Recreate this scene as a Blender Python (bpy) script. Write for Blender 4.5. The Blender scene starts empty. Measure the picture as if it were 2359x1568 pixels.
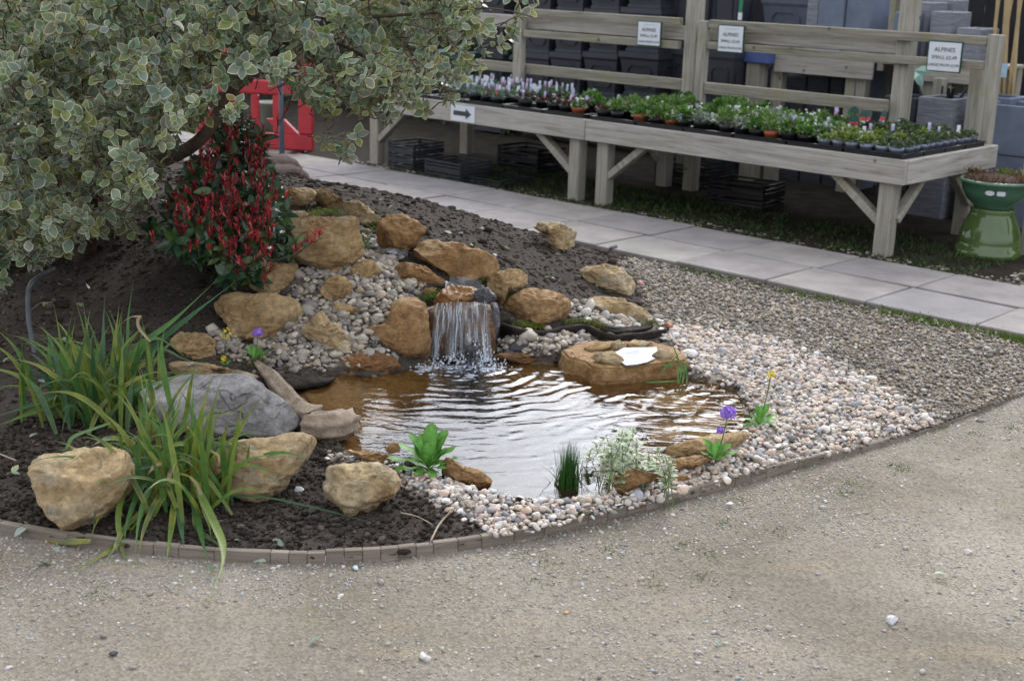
import bpy, bmesh, math, random
import numpy as np
from mathutils import Vector, Matrix, noise, Quaternion

random.seed(7)
rng = np.random.default_rng(7)
sc = bpy.context.scene
COL = sc.collection

# ------------------------------------------------------------------ camera, sky, sun, exposure
CAM_H = 1.65
PITCH, ROLL = math.radians(15.7), math.radians(1.75)
F, CX, CY = 3270 / 1.0598, 1179.5, 784.0            # focal length and centre in units of a 2359 px wide picture
fw = np.array([0, math.cos(PITCH), -math.sin(PITCH)])
_up0 = np.array([0, math.sin(PITCH), math.cos(PITCH)])
_rt0 = np.array([1.0, 0, 0])
rt = _rt0 * math.cos(ROLL) + _up0 * math.sin(ROLL)
up = -_rt0 * math.sin(ROLL) + _up0 * math.cos(ROLL)
C0 = np.array([0, 0, CAM_H])
cam = bpy.data.cameras.new('camera')
cam_o = bpy.data.objects.new('camera', cam)
COL.objects.link(cam_o)
M = Matrix((rt, up, -fw)).transposed().to_4x4()
M.translation = Vector(C0)
cam_o.matrix_world = M
cam.sensor_width = 36
cam.lens = 36 * 3270 / 2500
cam.clip_start, cam.clip_end = 0.05, 600
cam.dof.use_dof = True
cam.dof.focus_distance = 4.7
cam.dof.aperture_fstop = 4.5
sc.camera = cam_o

SUN_AZ, SUN_EL = math.radians(15), math.radians(34)
world = bpy.data.worlds.new('World')
sc.world = world
world.use_nodes = True
wn = world.node_tree
sky = wn.nodes.new('ShaderNodeTexSky')
sky.sky_type = 'NISHITA'
sky.sun_disc = False
sky.sun_elevation, sky.sun_rotation = SUN_EL, SUN_AZ
sky.dust_density = 6.0
sky.air_density = 1.4
sky.ozone_density = 2.0
# thin bright cloud over the whole sky: the blue of the clear sky is washed out and the light is cool white
_bw = wn.nodes.new('ShaderNodeRGBToBW'); wn.links.new(sky.outputs[0], _bw.inputs[0])
_tint = wn.nodes.new('ShaderNodeMix'); _tint.data_type = 'RGBA'; _tint.blend_type = 'MULTIPLY'; _tint.inputs[0].default_value = 1
wn.links.new(_bw.outputs[0], _tint.inputs[6]); _tint.inputs[7].default_value = (.96, 1.0, 1.09, 1)
_wash = wn.nodes.new('ShaderNodeMix'); _wash.data_type = 'RGBA'; _wash.inputs[0].default_value = .92
wn.links.new(sky.outputs[0], _wash.inputs[6]); wn.links.new(_tint.outputs[2], _wash.inputs[7])
_wc = wn.nodes.new('ShaderNodeTexCoord')
_wnz = wn.nodes.new('ShaderNodeTexNoise'); _wnz.inputs['Scale'].default_value = 2.6; _wnz.inputs['Detail'].default_value = 6
wn.links.new(_wc.outputs['Generated'], _wnz.inputs['Vector'])
_wr = wn.nodes.new('ShaderNodeMapRange'); _wr.inputs[1].default_value = .3; _wr.inputs[2].default_value = .7; _wr.inputs[3].default_value = .75; _wr.inputs[4].default_value = 1.3
wn.links.new(_wnz.outputs['Fac'], _wr.inputs[0])
_cl = wn.nodes.new('ShaderNodeMix'); _cl.data_type = 'RGBA'; _cl.blend_type = 'MULTIPLY'; _cl.inputs[0].default_value = 1
wn.links.new(_wash.outputs[2], _cl.inputs[6]); wn.links.new(_wr.outputs[0], _cl.inputs[7])
_add = wn.nodes.new('ShaderNodeMix'); _add.data_type = 'RGBA'; _add.blend_type = 'ADD'; _add.inputs[0].default_value = 1
wn.links.new(_cl.outputs[2], _add.inputs[6]); _add.inputs[7].default_value = (6.0, 6.25, 6.75, 1)      # even overcast veil
wn.links.new(_add.outputs[2], wn.nodes['Background'].inputs[0])
wn.nodes['Background'].inputs[1].default_value = 0.10
sun = bpy.data.lights.new('sun', 'SUN')
sun.energy = 1.0
sun.angle = math.radians(12)
sun.color = (1.0, 0.96, 0.90)
sun_o = bpy.data.objects.new('sun', sun)
COL.objects.link(sun_o)
sun_o.location = (0, 0, 20)
_sd = Vector((-math.sin(SUN_AZ) * math.cos(SUN_EL), -math.cos(SUN_AZ) * math.cos(SUN_EL), -math.sin(SUN_EL)))
sun_o.rotation_euler = _sd.to_track_quat('-Z', 'Y').to_euler()
sc.view_settings.view_transform = 'Standard'
sc.view_settings.look = 'None'
sc.view_settings.gamma = 1
sc.view_settings.use_curve_mapping = False
sc.view_settings.exposure = 0.62
sc.render.engine = 'CYCLES'
sc.cycles.max_bounces = 8
sc.cycles.transparent_max_bounces = 12
sc.cycles.caustics_reflective = False
sc.cycles.caustics_refractive = False
sc.cycles.use_denoising = True

# ------------------------------------------------------------------ helpers
def ray(x, y):
    return fw + rt * (x - CX) / F - up * (y - CY) / F

def ground(x, y, z=0.0):
    d = ray(x, y)
    return C0 + d * ((z - CAM_H) / d[2])

def project(P):
    d = np.asarray(P) - C0
    w = d @ fw
    return CX + F * (d @ rt) / w, CY - F * (d @ up) / w

def zone(ox, oy, s):
    """turns coordinates read in an enlarged view of the photograph into picture coordinates"""
    def f(*pts):
        return np.array([((ox + x / s) / 1.0598, (oy + y / s) / 1.0598) for x, y in pts])
    return f
V = lambda *p: np.array(p, float)
R1 = zone(0, 0, 2.614); R5 = zone(500, 400, 2.8514); R6 = zone(1000, 500, 3.136)
R7 = zone(0, 650, 2.614); R8 = zone(0, 1000, 2.949); S1 = zone(700, 850, 3.137)
S2 = zone(1200, 850, 3.136); S4 = zone(1600, 750, 2.949)

def inpoly(x, y, poly):
    x = np.asarray(x); y = np.asarray(y)
    r = np.zeros(x.shape, bool)
    n = len(poly)
    for i in range(n):
        x1, y1 = poly[i]; x2, y2 = poly[(i + 1) % n]
        if y1 == y2: continue
        c = ((y1 > y) != (y2 > y)) & (x < (x2 - x1) * (y - y1) / (y2 - y1) + x1)
        r ^= c
    return r

def segdist(x, y, poly, closed=True):
    d = np.full(np.shape(x), 1e9)
    n = len(poly)
    for i in range(n if closed else n - 1):
        a = poly[i]; b = poly[(i + 1) % n]
        ab = b - a
        t = np.clip(((x - a[0]) * ab[0] + (y - a[1]) * ab[1]) / (ab @ ab + 1e-12), 0, 1)
        d = np.minimum(d, np.hypot(x - a[0] - t * ab[0], y - a[1] - t * ab[1]))
    return d

def sstep(a, b, x):
    t = np.clip((x - a) / (b - a), 0, 1)
    return t * t * (3 - 2 * t)

def fbm(x, y, seed=0, octs=4):
    """cheap smooth value noise on arrays"""
    r = np.random.default_rng(seed)
    tab = r.random((64, 64))
    out = np.zeros(np.shape(x)); amp = 1.0; tot = 0
    x = np.asarray(x, float) + 31.7; y = np.asarray(y, float) + 17.3
    for _ in range(octs):
        xi = np.floor(x).astype(int); yi = np.floor(y).astype(int)
        fx = x - xi; fy = y - yi
        fx = fx * fx * (3 - 2 * fx); fy = fy * fy * (3 - 2 * fy)
        g = lambda a, b: tab[a % 64, b % 64]
        v = (g(xi, yi) * (1 - fx) + g(xi + 1, yi) * fx) * (1 - fy) + (g(xi, yi + 1) * (1 - fx) + g(xi + 1, yi + 1) * fx) * fy
        out += amp * v; tot += amp
        amp *= 0.5; x = x * 2.03 + 5.1; y = y * 2.03 + 9.7
    return out / tot

def tag(o, label=None, cat=None, group=None, kind=None):
    if label: o['label'] = label
    if cat: o['category'] = cat
    if group: o['group'] = group
    if kind: o['kind'] = kind
    return o

def link(o, parent=None):
    COL.objects.link(o)
    if parent is not None: o.parent = parent
    return o

def empty(name, loc=(0, 0, 0), rz=0.0):
    o = bpy.data.objects.new(name, None)
    o.empty_display_size = 0.1
    o.location = loc; o.rotation_euler = (0, 0, rz)
    return link(o)

def mesh_np(name, v, tris, mat, col=None, smooth=True):
    """triangle mesh straight from arrays; col is a colour per vertex"""
    v = np.ascontiguousarray(v, np.float32); tris = np.ascontiguousarray(tris, np.int32)
    me = bpy.data.meshes.new(name)
    me.vertices.add(len(v)); me.vertices.foreach_set('co', v.ravel())
    me.loops.add(tris.size); me.loops.foreach_set('vertex_index', tris.ravel())
    me.polygons.add(len(tris))
    me.polygons.foreach_set('loop_start', np.arange(0, tris.size, 3, dtype=np.int32))
    me.polygons.foreach_set('loop_total', np.full(len(tris), 3, np.int32))
    me.polygons.foreach_set('use_smooth', np.full(len(tris), smooth, bool))
    if col is not None:
        c = np.ones((len(v), 4), np.float32); c[:, :3] = col
        at = me.color_attributes.new('Col', 'FLOAT_COLOR', 'POINT')
        at.data.foreach_set('color', c.ravel())
    me.update(); me.validate()
    for m in (mat if isinstance(mat, (list, tuple)) else [mat]): me.materials.append(m)
    return me

def obj(name, me, parent=None, loc=None):
    o = bpy.data.objects.new(name, me)
    if loc is not None: o.location = loc
    return link(o, parent)

class MB:
    """collects boxes, bars, tubes and loose faces for ONE mesh object"""
    def __init__(s): s.v = []; s.f = []; s.m = []; s.c = []; s.cur = 0; s.col = (1, 1, 1)
    def add(s, v, f):
        n = len(s.v)
        s.v += [tuple(map(float, p)) for p in v]; s.c += [s.col] * len(v)
        s.f += [tuple(i + n for i in q) for q in f]; s.m += [s.cur] * len(f)
    def box(s, o, ax, ay, az):
        o, ax, ay, az = map(np.asarray, (o, ax, ay, az))
        p = [o + ax * i + ay * j + az * k for k in (0, 1) for j in (0, 1) for i in (0, 1)]
        q = [(0, 2, 3, 1), (4, 5, 7, 6), (0, 1, 5, 4), (2, 6, 7, 3), (0, 4, 6, 2), (1, 3, 7, 5)]
        if np.dot(np.cross(ax, ay), az) < 0: q = [t[::-1] for t in q]
        s.add(p, q)
    def tube(s, pts, rad, n=8, cap=True, jitter=0.0, squash=1.0):
        pts = [np.asarray(p, float) for p in pts]
        if np.isscalar(rad): rad = [rad] * len(pts)
        rings = []; ref = None
        for i, p in enumerate(pts):
            t = pts[min(i + 1, len(pts) - 1)] - pts[max(i - 1, 0)]
            t = t / (np.linalg.norm(t) + 1e-9)
            if ref is None: ref = np.array([0, 0, 1.0]) if abs(t[2]) < 0.9 else np.array([1.0, 0, 0])
            a = ref - t * (ref @ t); a /= np.linalg.norm(a) + 1e-9; b = np.cross(t, a); ref = a
            rings.append([p + (a * math.cos(2 * math.pi * k / n) * squash + b * math.sin(2 * math.pi * k / n)) * rad[i] * (1 + jitter * (random.random() - .5)) for k in range(n)])
        v = [q for r in rings for q in r]; f = []
        for i in range(len(rings) - 1):
            for k in range(n):
                f.append((i * n + k, i * n + (k + 1) % n, (i + 1) * n + (k + 1) % n, (i + 1) * n + k))
        if cap: f += [tuple(range(n))[::-1], tuple((len(rings) - 1) * n + k for k in range(n))]
        s.add(v, f)
    def lathe(s, prof, o=(0, 0, 0), n=24):
        v = []; f = []
        for r, z in prof:
            v += [(o[0] + r * math.cos(2 * math.pi * k / n), o[1] + r * math.sin(2 * math.pi * k / n), o[2] + z) for k in range(n)]
        for i in range(len(prof) - 1):
            for k in range(n):
                f.append((i * n + k, i * n + (k + 1) % n, (i + 1) * n + (k + 1) % n, (i + 1) * n + k))
        s.add(v, f)
    def mesh(s, name, mats, smooth=False):
        me = bpy.data.meshes.new(name)
        me.from_pydata(s.v, [], s.f)
        for m in (mats if isinstance(mats, (list, tuple)) else [mats]): me.materials.append(m)
        me.polygons.foreach_set('material_index', s.m)
        me.polygons.foreach_set('use_smooth', [smooth] * len(s.f))
        at = me.color_attributes.new('Col', 'FLOAT_COLOR', 'POINT')
        at.data.foreach_set('color', np.c_[np.array(s.c, np.float32), np.ones(len(s.c), np.float32)].ravel())
        me.update()
        return me
    def build(s, name, mats, parent=None, smooth=False, bevel=0.0, loc=None):
        me = s.mesh(name, mats, smooth)
        if bevel:
            bm = bmesh.new(); bm.from_mesh(me)
            bmesh.ops.bevel(bm, geom=bm.edges[:], offset=bevel, segments=1, affect='EDGES', clamp_overlap=True)
            bm.to_mesh(me); bm.free()
        return obj(name, me, parent, loc)

def instances(tv, tf, R, T, tc=None, cm=None):
    """copies of a small triangle template: R (N,3,3), T (N,3); template colours times a colour per copy"""
    N, n = len(T), len(tv)
    v = np.einsum('nij,kj->nki', R, tv) + T[:, None, :]
    f = tf[None] + (np.arange(N) * n)[:, None, None]
    c = None
    if cm is not None:
        tc = np.ones((n, 3)) if tc is None else tc
        c = (tc[None] * cm[:, None, :]).reshape(-1, 3)
    return v.reshape(-1, 3), f.reshape(-1, 3), c

def join_np(parts):
    vs, fs, cs = [], [], []; o = 0
    for v, f, c in parts:
        vs.append(v); fs.append(f + o); cs.append(c); o += len(v)
    return np.concatenate(vs), np.concatenate(fs), np.concatenate(cs)

def rand_rot(N, r=rng):
    q = r.normal(size=(N, 4)); q /= np.linalg.norm(q, axis=1)[:, None]
    w, x, y, z = q.T
    return np.stack([np.stack([1 - 2 * (y * y + z * z), 2 * (x * y - z * w), 2 * (x * z + y * w)], -1),
                     np.stack([2 * (x * y + z * w), 1 - 2 * (x * x + z * z), 2 * (y * z - x * w)], -1),
                     np.stack([2 * (x * z - y * w), 2 * (y * z + x * w), 1 - 2 * (x * x + y * y)], -1)], 1)

def frame_np(x, n):
    """rotation matrices whose first column is x and third is close to n"""
    x = x / np.linalg.norm(x, axis=1)[:, None]
    y = np.cross(n, x); y /= np.linalg.norm(y, axis=1)[:, None] + 1e-9
    z = np.cross(x, y)
    return np.stack([x, y, z], -1)

def ico(sub):
    bm = bmesh.new(); bmesh.ops.create_icosphere(bm, subdivisions=sub, radius=1)
    v = np.array([p.co[:] for p in bm.verts]); f = np.array([[q.index for q in t.verts] for t in bm.faces])
    bm.free(); return v, f
ICO1, ICO2, ICO3, ICO4, ICO5 = ico(1), ico(2), ico(3), ico(4), ico(5)

def pebble_shape(seed, base=ICO2, angular=0.5):
    r = np.random.default_rng(seed)
    v, f = base[0].copy(), base[1]
    for _ in range(11):
        n = r.normal(size=3); n /= np.linalg.norm(n)
        lim = r.uniform(.5, .88)
        d = v @ n
        v -= np.outer(np.maximum(0, d - lim) * (0.5 + angular), n)
    return v * np.array([r.uniform(1.0, 1.35), r.uniform(.75, 1.0), r.uniform(.5, .8)]), f

# ------------------------------------------------------------------ materials
def new_mat(name):
    m = bpy.data.materials.new(name); m.use_nodes = True
    nt = m.node_tree; b = nt.nodes['Principled BSDF']
    return m, nt, b

def N(nt, typ, **kw):
    n = nt.nodes.new(typ)
    for k, v in kw.items():
        if k.startswith('i_'):
            key = k[2:].replace('_', ' ')
            n.inputs[key].default_value = v
        else: setattr(n, k, v)
    return n

def ramp(nt, fac, stops):
    r = nt.nodes.new('ShaderNodeValToRGB')
    while len(r.color_ramp.elements) < len(stops): r.color_ramp.elements.new(0.5)
    for e, (p, c) in zip(r.color_ramp.elements, stops):
        e.position = p; e.color = (*c, 1) if len(c) == 3 else c
    nt.links.new(fac, r.inputs[0]); return r.outputs[0]

def objcoord(nt, per_object=True):
    tc = N(nt, 'ShaderNodeTexCoord')
    if not per_object: return tc.outputs['Object']
    oi = N(nt, 'ShaderNodeObjectInfo')
    mul = N(nt, 'ShaderNodeMath', operation='MULTIPLY'); mul.inputs[1].default_value = 37.0
    nt.links.new(oi.outputs['Random'], mul.inputs[0])
    add = N(nt, 'ShaderNodeVectorMath', operation='ADD')
    nt.links.new(tc.outputs['Object'], add.inputs[0]); nt.links.new(mul.outputs[0], add.inputs[1])
    return add.outputs[0]

def noise_tex(nt, vec, scale, detail=4, rough=.55, dist=0.0):
    n = N(nt, 'ShaderNodeTexNoise'); n.inputs['Scale'].default_value = scale
    n.inputs['Detail'].default_value = detail; n.inputs['Roughness'].default_value = rough
    n.inputs['Distortion'].default_value = dist
    nt.links.new(vec, n.inputs['Vector']); return n.outputs['Fac']

def mixc(nt, fac, a, b, mode='MIX'):
    m = N(nt, 'ShaderNodeMix', data_type='RGBA', blend_type=mode)
    for sock, val in ((m.inputs[0], fac), (m.inputs[6], a), (m.inputs[7], b)):
        if hasattr(val, 'is_linked'): nt.links.new(val, sock)
        else: sock.default_value = val if np.isscalar(val) else (*val, 1)
    return m.outputs[2]

def bump(nt, b, h, strength, dist):
    n = N(nt, 'ShaderNodeBump'); n.inputs['Strength'].default_value = strength; n.inputs['Distance'].default_value = dist
    nt.links.new(h, n.inputs['Height'])
    prev = b.inputs['Normal'].links
    if prev: nt.links.new(prev[0].from_socket, n.inputs['Normal'])
    nt.links.new(n.outputs[0], b.inputs['Normal'])

def plain(name, c1, c2=None, scale=8, rough=.6, bmp=0.0, bscale=40, bdist=.003, spec=.4, per_object=True, metallic=0.0):
    """two-tone procedural surface"""
    m, nt, b = new_mat(name)
    c2 = c2 or tuple(x * .7 for x in c1)
    vec = objcoord(nt, per_object)
    n = noise_tex(nt, vec, scale, 5, .6)
    nt.links.new(ramp(nt, n, [(.3, c2), (.7, c1)]), b.inputs['Base Color'])
    b.inputs['Roughness'].default_value = rough
    b.inputs['Specular IOR Level'].default_value = spec
    b.inputs['Metallic'].default_value = metallic
    if bmp: bump(nt, b, noise_tex(nt, vec, bscale, 4, .6), bmp, bdist)
    return m

def attr_mat(name, rough=.6, spec=.4, var=.25, scale=60, bmp=.0, bscale=120, bdist=.002, trans=0.0, wet=None):
    """colour comes from the mesh's own colour attribute, broken up by noise"""
    m, nt, b = new_mat(name)
    a = N(nt, 'ShaderNodeAttribute'); a.attribute_name = 'Col'
    tc = N(nt, 'ShaderNodeTexCoord')
    n = noise_tex(nt, tc.outputs['Object'], scale, 4, .65)
    g = ramp(nt, n, [(.25, (1 - var,) * 3), (.75, (1 + var,) * 3)])
    col = mixc(nt, 1.0, a.outputs['Color'], g, 'MULTIPLY')
    nt.links.new(col, b.inputs['Base Color'])
    b.inputs['Roughness'].default_value = rough
    b.inputs['Specular IOR Level'].default_value = spec
    if bmp: bump(nt, b, noise_tex(nt, tc.outputs['Object'], bscale, 4, .65), bmp, bdist)
    if trans:
        out = nt.nodes['Material Output']
        tr = N(nt, 'ShaderNodeBsdfTranslucent'); nt.links.new(col, tr.inputs['Color'])
        mx = N(nt, 'ShaderNodeMixShader'); mx.inputs[0].default_value = trans
        nt.links.new(b.outputs[0], mx.inputs[1]); nt.links.new(tr.outputs[0], mx.inputs[2])
        nt.links.new(mx.outputs[0], out.inputs['Surface'])
    return m

def rock_mat(name, dark, mid, light, rough=.85, spec=.25, stain=(.10, .07, .045), stain_amt=.35, pale_amt=.5, bstr=.7):
    m, nt, b = new_mat(name)
    vec = objcoord(nt)
    big = noise_tex(nt, vec, 5.5, 5, .6, .6)
    base = ramp(nt, big, [(.30, dark), (.5, mid), (.72, light)])
    fine = noise_tex(nt, vec, 34, 6, .7)
    base = mixc(nt, 1.0, base, ramp(nt, fine, [(.28, (.50,) * 3), (.72, (1.42,) * 3)]), 'MULTIPLY')
    pale = noise_tex(nt, vec, 13, 6, .75, .3)
    pf = ramp(nt, pale, [(.55, (0,) * 3), (.70, (pale_amt,) * 3)])
    base = mixc(nt, pf, base, tuple(min(.62, x * 1.25 + .06) for x in light))
    st = noise_tex(nt, vec, 9, 5, .7, .8)
    sf = ramp(nt, st, [(.58, (0,) * 3), (.72, (stain_amt,) * 3)])
    base = mixc(nt, sf, base, stain)
    # fractures and bedding cracks
    wob = N(nt, 'ShaderNodeTexNoise'); wob.inputs['Scale'].default_value = 9; wob.inputs['Detail'].default_value = 4; nt.links.new(vec, wob.inputs['Vector'])
    wm = N(nt, 'ShaderNodeVectorMath', operation='MULTIPLY_ADD'); wm.inputs[1].default_value = (.16, .16, .16); nt.links.new(wob.outputs['Color'], wm.inputs[0]); nt.links.new(vec, wm.inputs[2])
    sq = N(nt, 'ShaderNodeMapping'); sq.inputs['Scale'].default_value = (1, 1, 1.9); sq.inputs['Rotation'].default_value = (.25, -.2, .3); nt.links.new(wm.outputs[0], sq.inputs[0])
    ck = N(nt, 'ShaderNodeTexVoronoi', feature='DISTANCE_TO_EDGE'); ck.inputs['Scale'].default_value = 5.5; nt.links.new(sq.outputs[0], ck.inputs['Vector'])
    cf = ramp(nt, ck.outputs['Distance'], [(.0, (1,) * 3), (.035, (0,) * 3)])
    msk = ramp(nt, noise_tex(nt, vec, 6, 3, .6), [(.50, (0,) * 3), (.62, (.55,) * 3)])
    cm_ = N(nt, 'ShaderNodeMath', operation='MULTIPLY'); nt.links.new(cf, cm_.inputs[0]); nt.links.new(msk, cm_.inputs[1])
    base = mixc(nt, cm_.outputs[0], base, stain)
    inv_ = N(nt, 'ShaderNodeMath', operation='MULTIPLY'); inv_.inputs[1].default_value = -1; nt.links.new(cm_.outputs[0], inv_.inputs[0])
    nt.links.new(base, b.inputs['Base Color'])
    b.inputs['Roughness'].default_value = rough
    b.inputs['Specular IOR Level'].default_value = spec
    bump(nt, b, inv_.outputs[0], .8, .02)
    st2 = N(nt, 'ShaderNodeMapping'); st2.inputs['Scale'].default_value = (1, 1, 3.2); st2.inputs['Rotation'].default_value = (.2, .1, 0)
    nt.links.new(vec, st2.inputs[0])
    bump(nt, b, noise_tex(nt, st2.outputs[0], 11, 7, .74, .7), bstr, .09)
    bump(nt, b, noise_tex(nt, vec, 55, 6, .8), bstr, .016)
    return m

M_dry = rock_mat('sandstone_dry', (.36, .215, .10), (.57, .385, .19), (.70, .54, .32))
M_pale = rock_mat('sandstone_pale', (.43, .285, .135), (.62, .455, .25), (.72, .61, .43), pale_amt=.85, stain_amt=.3)
M_tan = rock_mat('sandstone_orange', (.30, .155, .06), (.46, .265, .115), (.57, .37, .19), rough=.7, pale_amt=.3)
M_amber = rock_mat('sandstone_amber', (.20, .115, .035), (.33, .195, .065), (.42, .27, .11), rough=.4, spec=.3, pale_amt=.2, stain_amt=.5)
M_fallrock = rock_mat('sandstone_soaked', (.06, .026, .010), (.15, .068, .022), (.26, .14, .055), rough=.25, spec=.6, pale_amt=.1, bstr=.6)
M_wet = rock_mat('sandstone_wet', (.15, .065, .018), (.28, .125, .034), (.38, .20, .07), rough=.28, spec=.55, pale_amt=.12, bstr=.5)
M_slate = rock_mat('slate_grey', (.20, .185, .18), (.31, .295, .29), (.41, .39, .385), stain=(.07, .06, .07), pale_amt=.25, rough=.8, bstr=.45)
M_darkstone = rock_mat('stone_dark', (.05, .045, .055), (.10, .095, .11), (.2, .19, .21), rough=.4, spec=.5)
M_pebble = attr_mat('pebble', rough=.65, spec=.35, var=.22, scale=140, bmp=.25, bscale=200, bdist=.002)
M_clod = attr_mat('clod', rough=.95, spec=.1, var=.45, scale=90, bmp=.9, bscale=160, bdist=.006)
M_leaf = attr_mat('leaf_matt', rough=.42, spec=.5, var=.18, scale=50, trans=.34)
M_gloss_leaf = attr_mat('leaf_glossy', rough=.25, spec=.6, var=.2, scale=50, trans=.25)
M_blade = attr_mat('blade', rough=.45, spec=.4, var=.22, scale=35, trans=.28)
M_small = attr_mat('small_foliage', rough=.5, spec=.3, var=.2, scale=60, trans=.25)
M_petal = attr_mat('petal', rough=.6, spec=.2, var=.12, scale=90, trans=.3)
M_bark = plain('bark', (.13, .095, .065), (.05, .036, .026), 22, .9, .9, 45, .01)
M_moss = plain('moss', (.16, .20, .035), (.055, .085, .015), 60, .95, .9, 150, .01)
M_black = plain('black_plastic', (.018, .019, .022), (.012, .012, .014), 20, .45, .1, 60)
M_red = plain('red_plastic', (.46, .03, .04), (.33, .025, .033), 9, .5, .15, 50)
M_white = plain('white_card', (.66, .69, .74), (.60, .63, .68), 20, .5)
M_darkgreen = plain('green_card', (.012, .07, .055), None, 20, .5)
M_ink = plain('ink', (.05, .055, .06), None, 20, .6)
M_teal = plain('teal_ink', (.25, .5, .47), None, 20, .6)
M_void = plain('void_boards', (.022, .022, .026), (.012, .012, .015), 3, .9, .4, 20)
M_planter = plain('planter_black', (.040, .044, .056), (.030, .033, .043), 5, .5, .12, 60)
M_planter_grey = plain('planter_grey', (.085, .10, .135), (.062, .075, .105), 5, .7, .3, 70, .004)
M_fibre = plain('fibre_mat', (.10, .06, .05), (.045, .028, .024), 60, .95, 1, 150, .01)

def wood(name, c1, c2, green=.35, along=(1, 0, 0)):
    m, nt, b = new_mat(name)
    vec = objcoord(nt)
    mp = N(nt, 'ShaderNodeMapping')
    mp.inputs['Scale'].default_value = tuple(1.2 if k else 22 for k in along)
    nt.links.new(vec, mp.inputs[0])
    g = noise_tex(nt, mp.outputs[0], 1.6, 6, .65, 1.2)
    base = ramp(nt, g, [(.28, tuple(x * .55 for x in c2)), (.45, c2), (.7, c1)])
    al = noise_tex(nt, vec, 4.5, 5, .7, .4)
    af = ramp(nt, al, [(.5, (0,) * 3), (.72, (green,) * 3)])
    base = mixc(nt, af, base, (.22, .20, .075))
    kn = N(nt, 'ShaderNodeTexVoronoi'); kn.inputs['Scale'].default_value = 4.2
    nt.links.new(vec, kn.inputs['Vector'])
    kf = ramp(nt, kn.outputs['Distance'], [(.045, (.8,) * 3), (.085, (0,) * 3)])
    base = mixc(nt, kf, base, tuple(x * .3 for x in c2))
    nt.links.new(base, b.inputs['Base Color'])
    b.inputs['Roughness'].default_value = .85
    b.inputs['Specular IOR Level'].default_value = .2
    bump(nt, b, g, .5, .004)
    return m
M_wood = wood('weathered_timber', (.47, .445, .41), (.34, .32, .29), .25)
M_woodv = wood('weathered_post', (.43, .405, .355), (.29, .275, .235), .5, (0, 0, 1))
M_wood_end = wood('bleached_timber', (.50, .475, .44), (.35, .33, .30), .12)
M_edging = wood('edging_timber', (.30, .255, .215), (.19, .16, .13), .1)

def under(o, parent, mw=None):
    """parent o while keeping it where it stands in the world"""
    o.parent = parent
    o.matrix_parent_inverse = Matrix.LocRotScale(parent.location, parent.rotation_euler, parent.scale).inverted()
    if mw is not None: o.matrix_basis = mw
    return o

# ------------------------------------------------------------------ terrain of the bed
ZW = 0.04                                            # water level of the pond
A_ = np.array([.7325, -.6808, 0]); B_ = np.array([.6808, .7325, 0])   # along the path towards us / away across it
MID = np.array([1.89, 7.34, 0])                      # a point on the centre joint of the paved path

EDGE_V = V((-700, 1110), (-330, 1172), (0, 1228), (150, 1254), (300, 1274), (500, 1293), (700, 1300), (900, 1290), (1050, 1271), (1200, 1246), (1350, 1212), (1500, 1175), (1650, 1133),
           (1800, 1090), (1900, 1064), (2000, 1037), (2090, 1010), (2180, 980), (2270, 945), (2359, 908), (2600, 800))
EDGE = np.array([ground(*p)[:2] for p in EDGE_V])
POND_V = V((1130, 806), (1000, 806), (990, 836), (940, 852), (860, 866), (790, 862), (720, 872), (665, 893), (690, 925), (725, 965), (790, 1005), (800, 1040), (870, 1066), (940, 1072), (1030, 1106), (1125, 1138),
           (1210, 1152), (1300, 1153), (1410, 1142), (1450, 1108), (1530, 1078), (1545, 1050), (1640, 1015), (1715, 985), (1720, 940), (1690, 900), (1625, 882), (1580, 872), (1480, 860), (1380, 860), (1300, 842), (1200, 838), (1145, 832))
POND = np.array([ground(*p, ZW)[:2] for p in POND_V])
SHELF_V = [V((670, 880), (760, 862), (900, 862), (880, 925), (800, 965), (745, 965), (700, 935)),
           V((1480, 880), (1625, 882), (1725, 930), (1720, 990), (1540, 1060), (1470, 1010), (1530, 960), (1440, 900)),
           V((1130, 830), (1330, 835), (1400, 870), (1300, 885), (1140, 850))]
SHELF = [np.array([ground(*p, ZW)[:2] for p in s]) for s in SHELF_V]

ctrl = []
def cz(vx, vy, z): p = ground(vx, vy, z); ctrl.append((p[0], p[1], z))
def cy(vx, vy, Y): d = ray(vx, vy); p = C0 + d * (Y / d[1]); ctrl.append((p[0], p[1], p[2]))
for p in EDGE[::2]: ctrl.append((p[0], p[1], .018))
for t in np.arange(-2.6, 7.2, .9):
    q = MID - A_ * t - B_ * .53; ctrl.append((q[0], q[1], .0))
for a in ((1065, 700, .26), (1040, 655, .275), (960, 640, .30), (880, 590, .33), (840, 520, .40), (700, 620, .36), (820, 700, .25), (760, 800, .13), (850, 850, .06),
          (600, 650, .30), (640, 780, .13), (520, 800, .11), (600, 700, .22), (480, 880, .10), (700, 860, .055), (100, 700, .20), (100, 900, .10), (250, 600, .27), (1200, 650, .24),
          (1210, 745, .13), (1400, 655, .10), (1440, 735, .075), (1300, 800, .075), (1500, 700, .04), (540, 920, .09), (600, 1000, .06), (340, 560, .36), (560, 1100, .045), (850, 1130, .05), (250, 1130, .05),
          (1020, 1160, .05), (1330, 1190, .05), (1650, 1070, .05), (1750, 960, .06), (1660, 840, .06), (1900, 960, .045), (2100, 900, .03), (1700, 740, .03), (2100, 800, .015), (980, 560, .40), (1100, 590, .31), (500, 560, .40)):
    cz(*a)
for a in ((920, 490, 6.75), (720, 435, 6.95), (740, 422, 7.5), (870, 440, 7.55), (1000, 472, 7.6), (1120, 505, 7.65), (1240, 540, 7.7), (620, 400, 7.6)):
    cy(*a)
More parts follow.
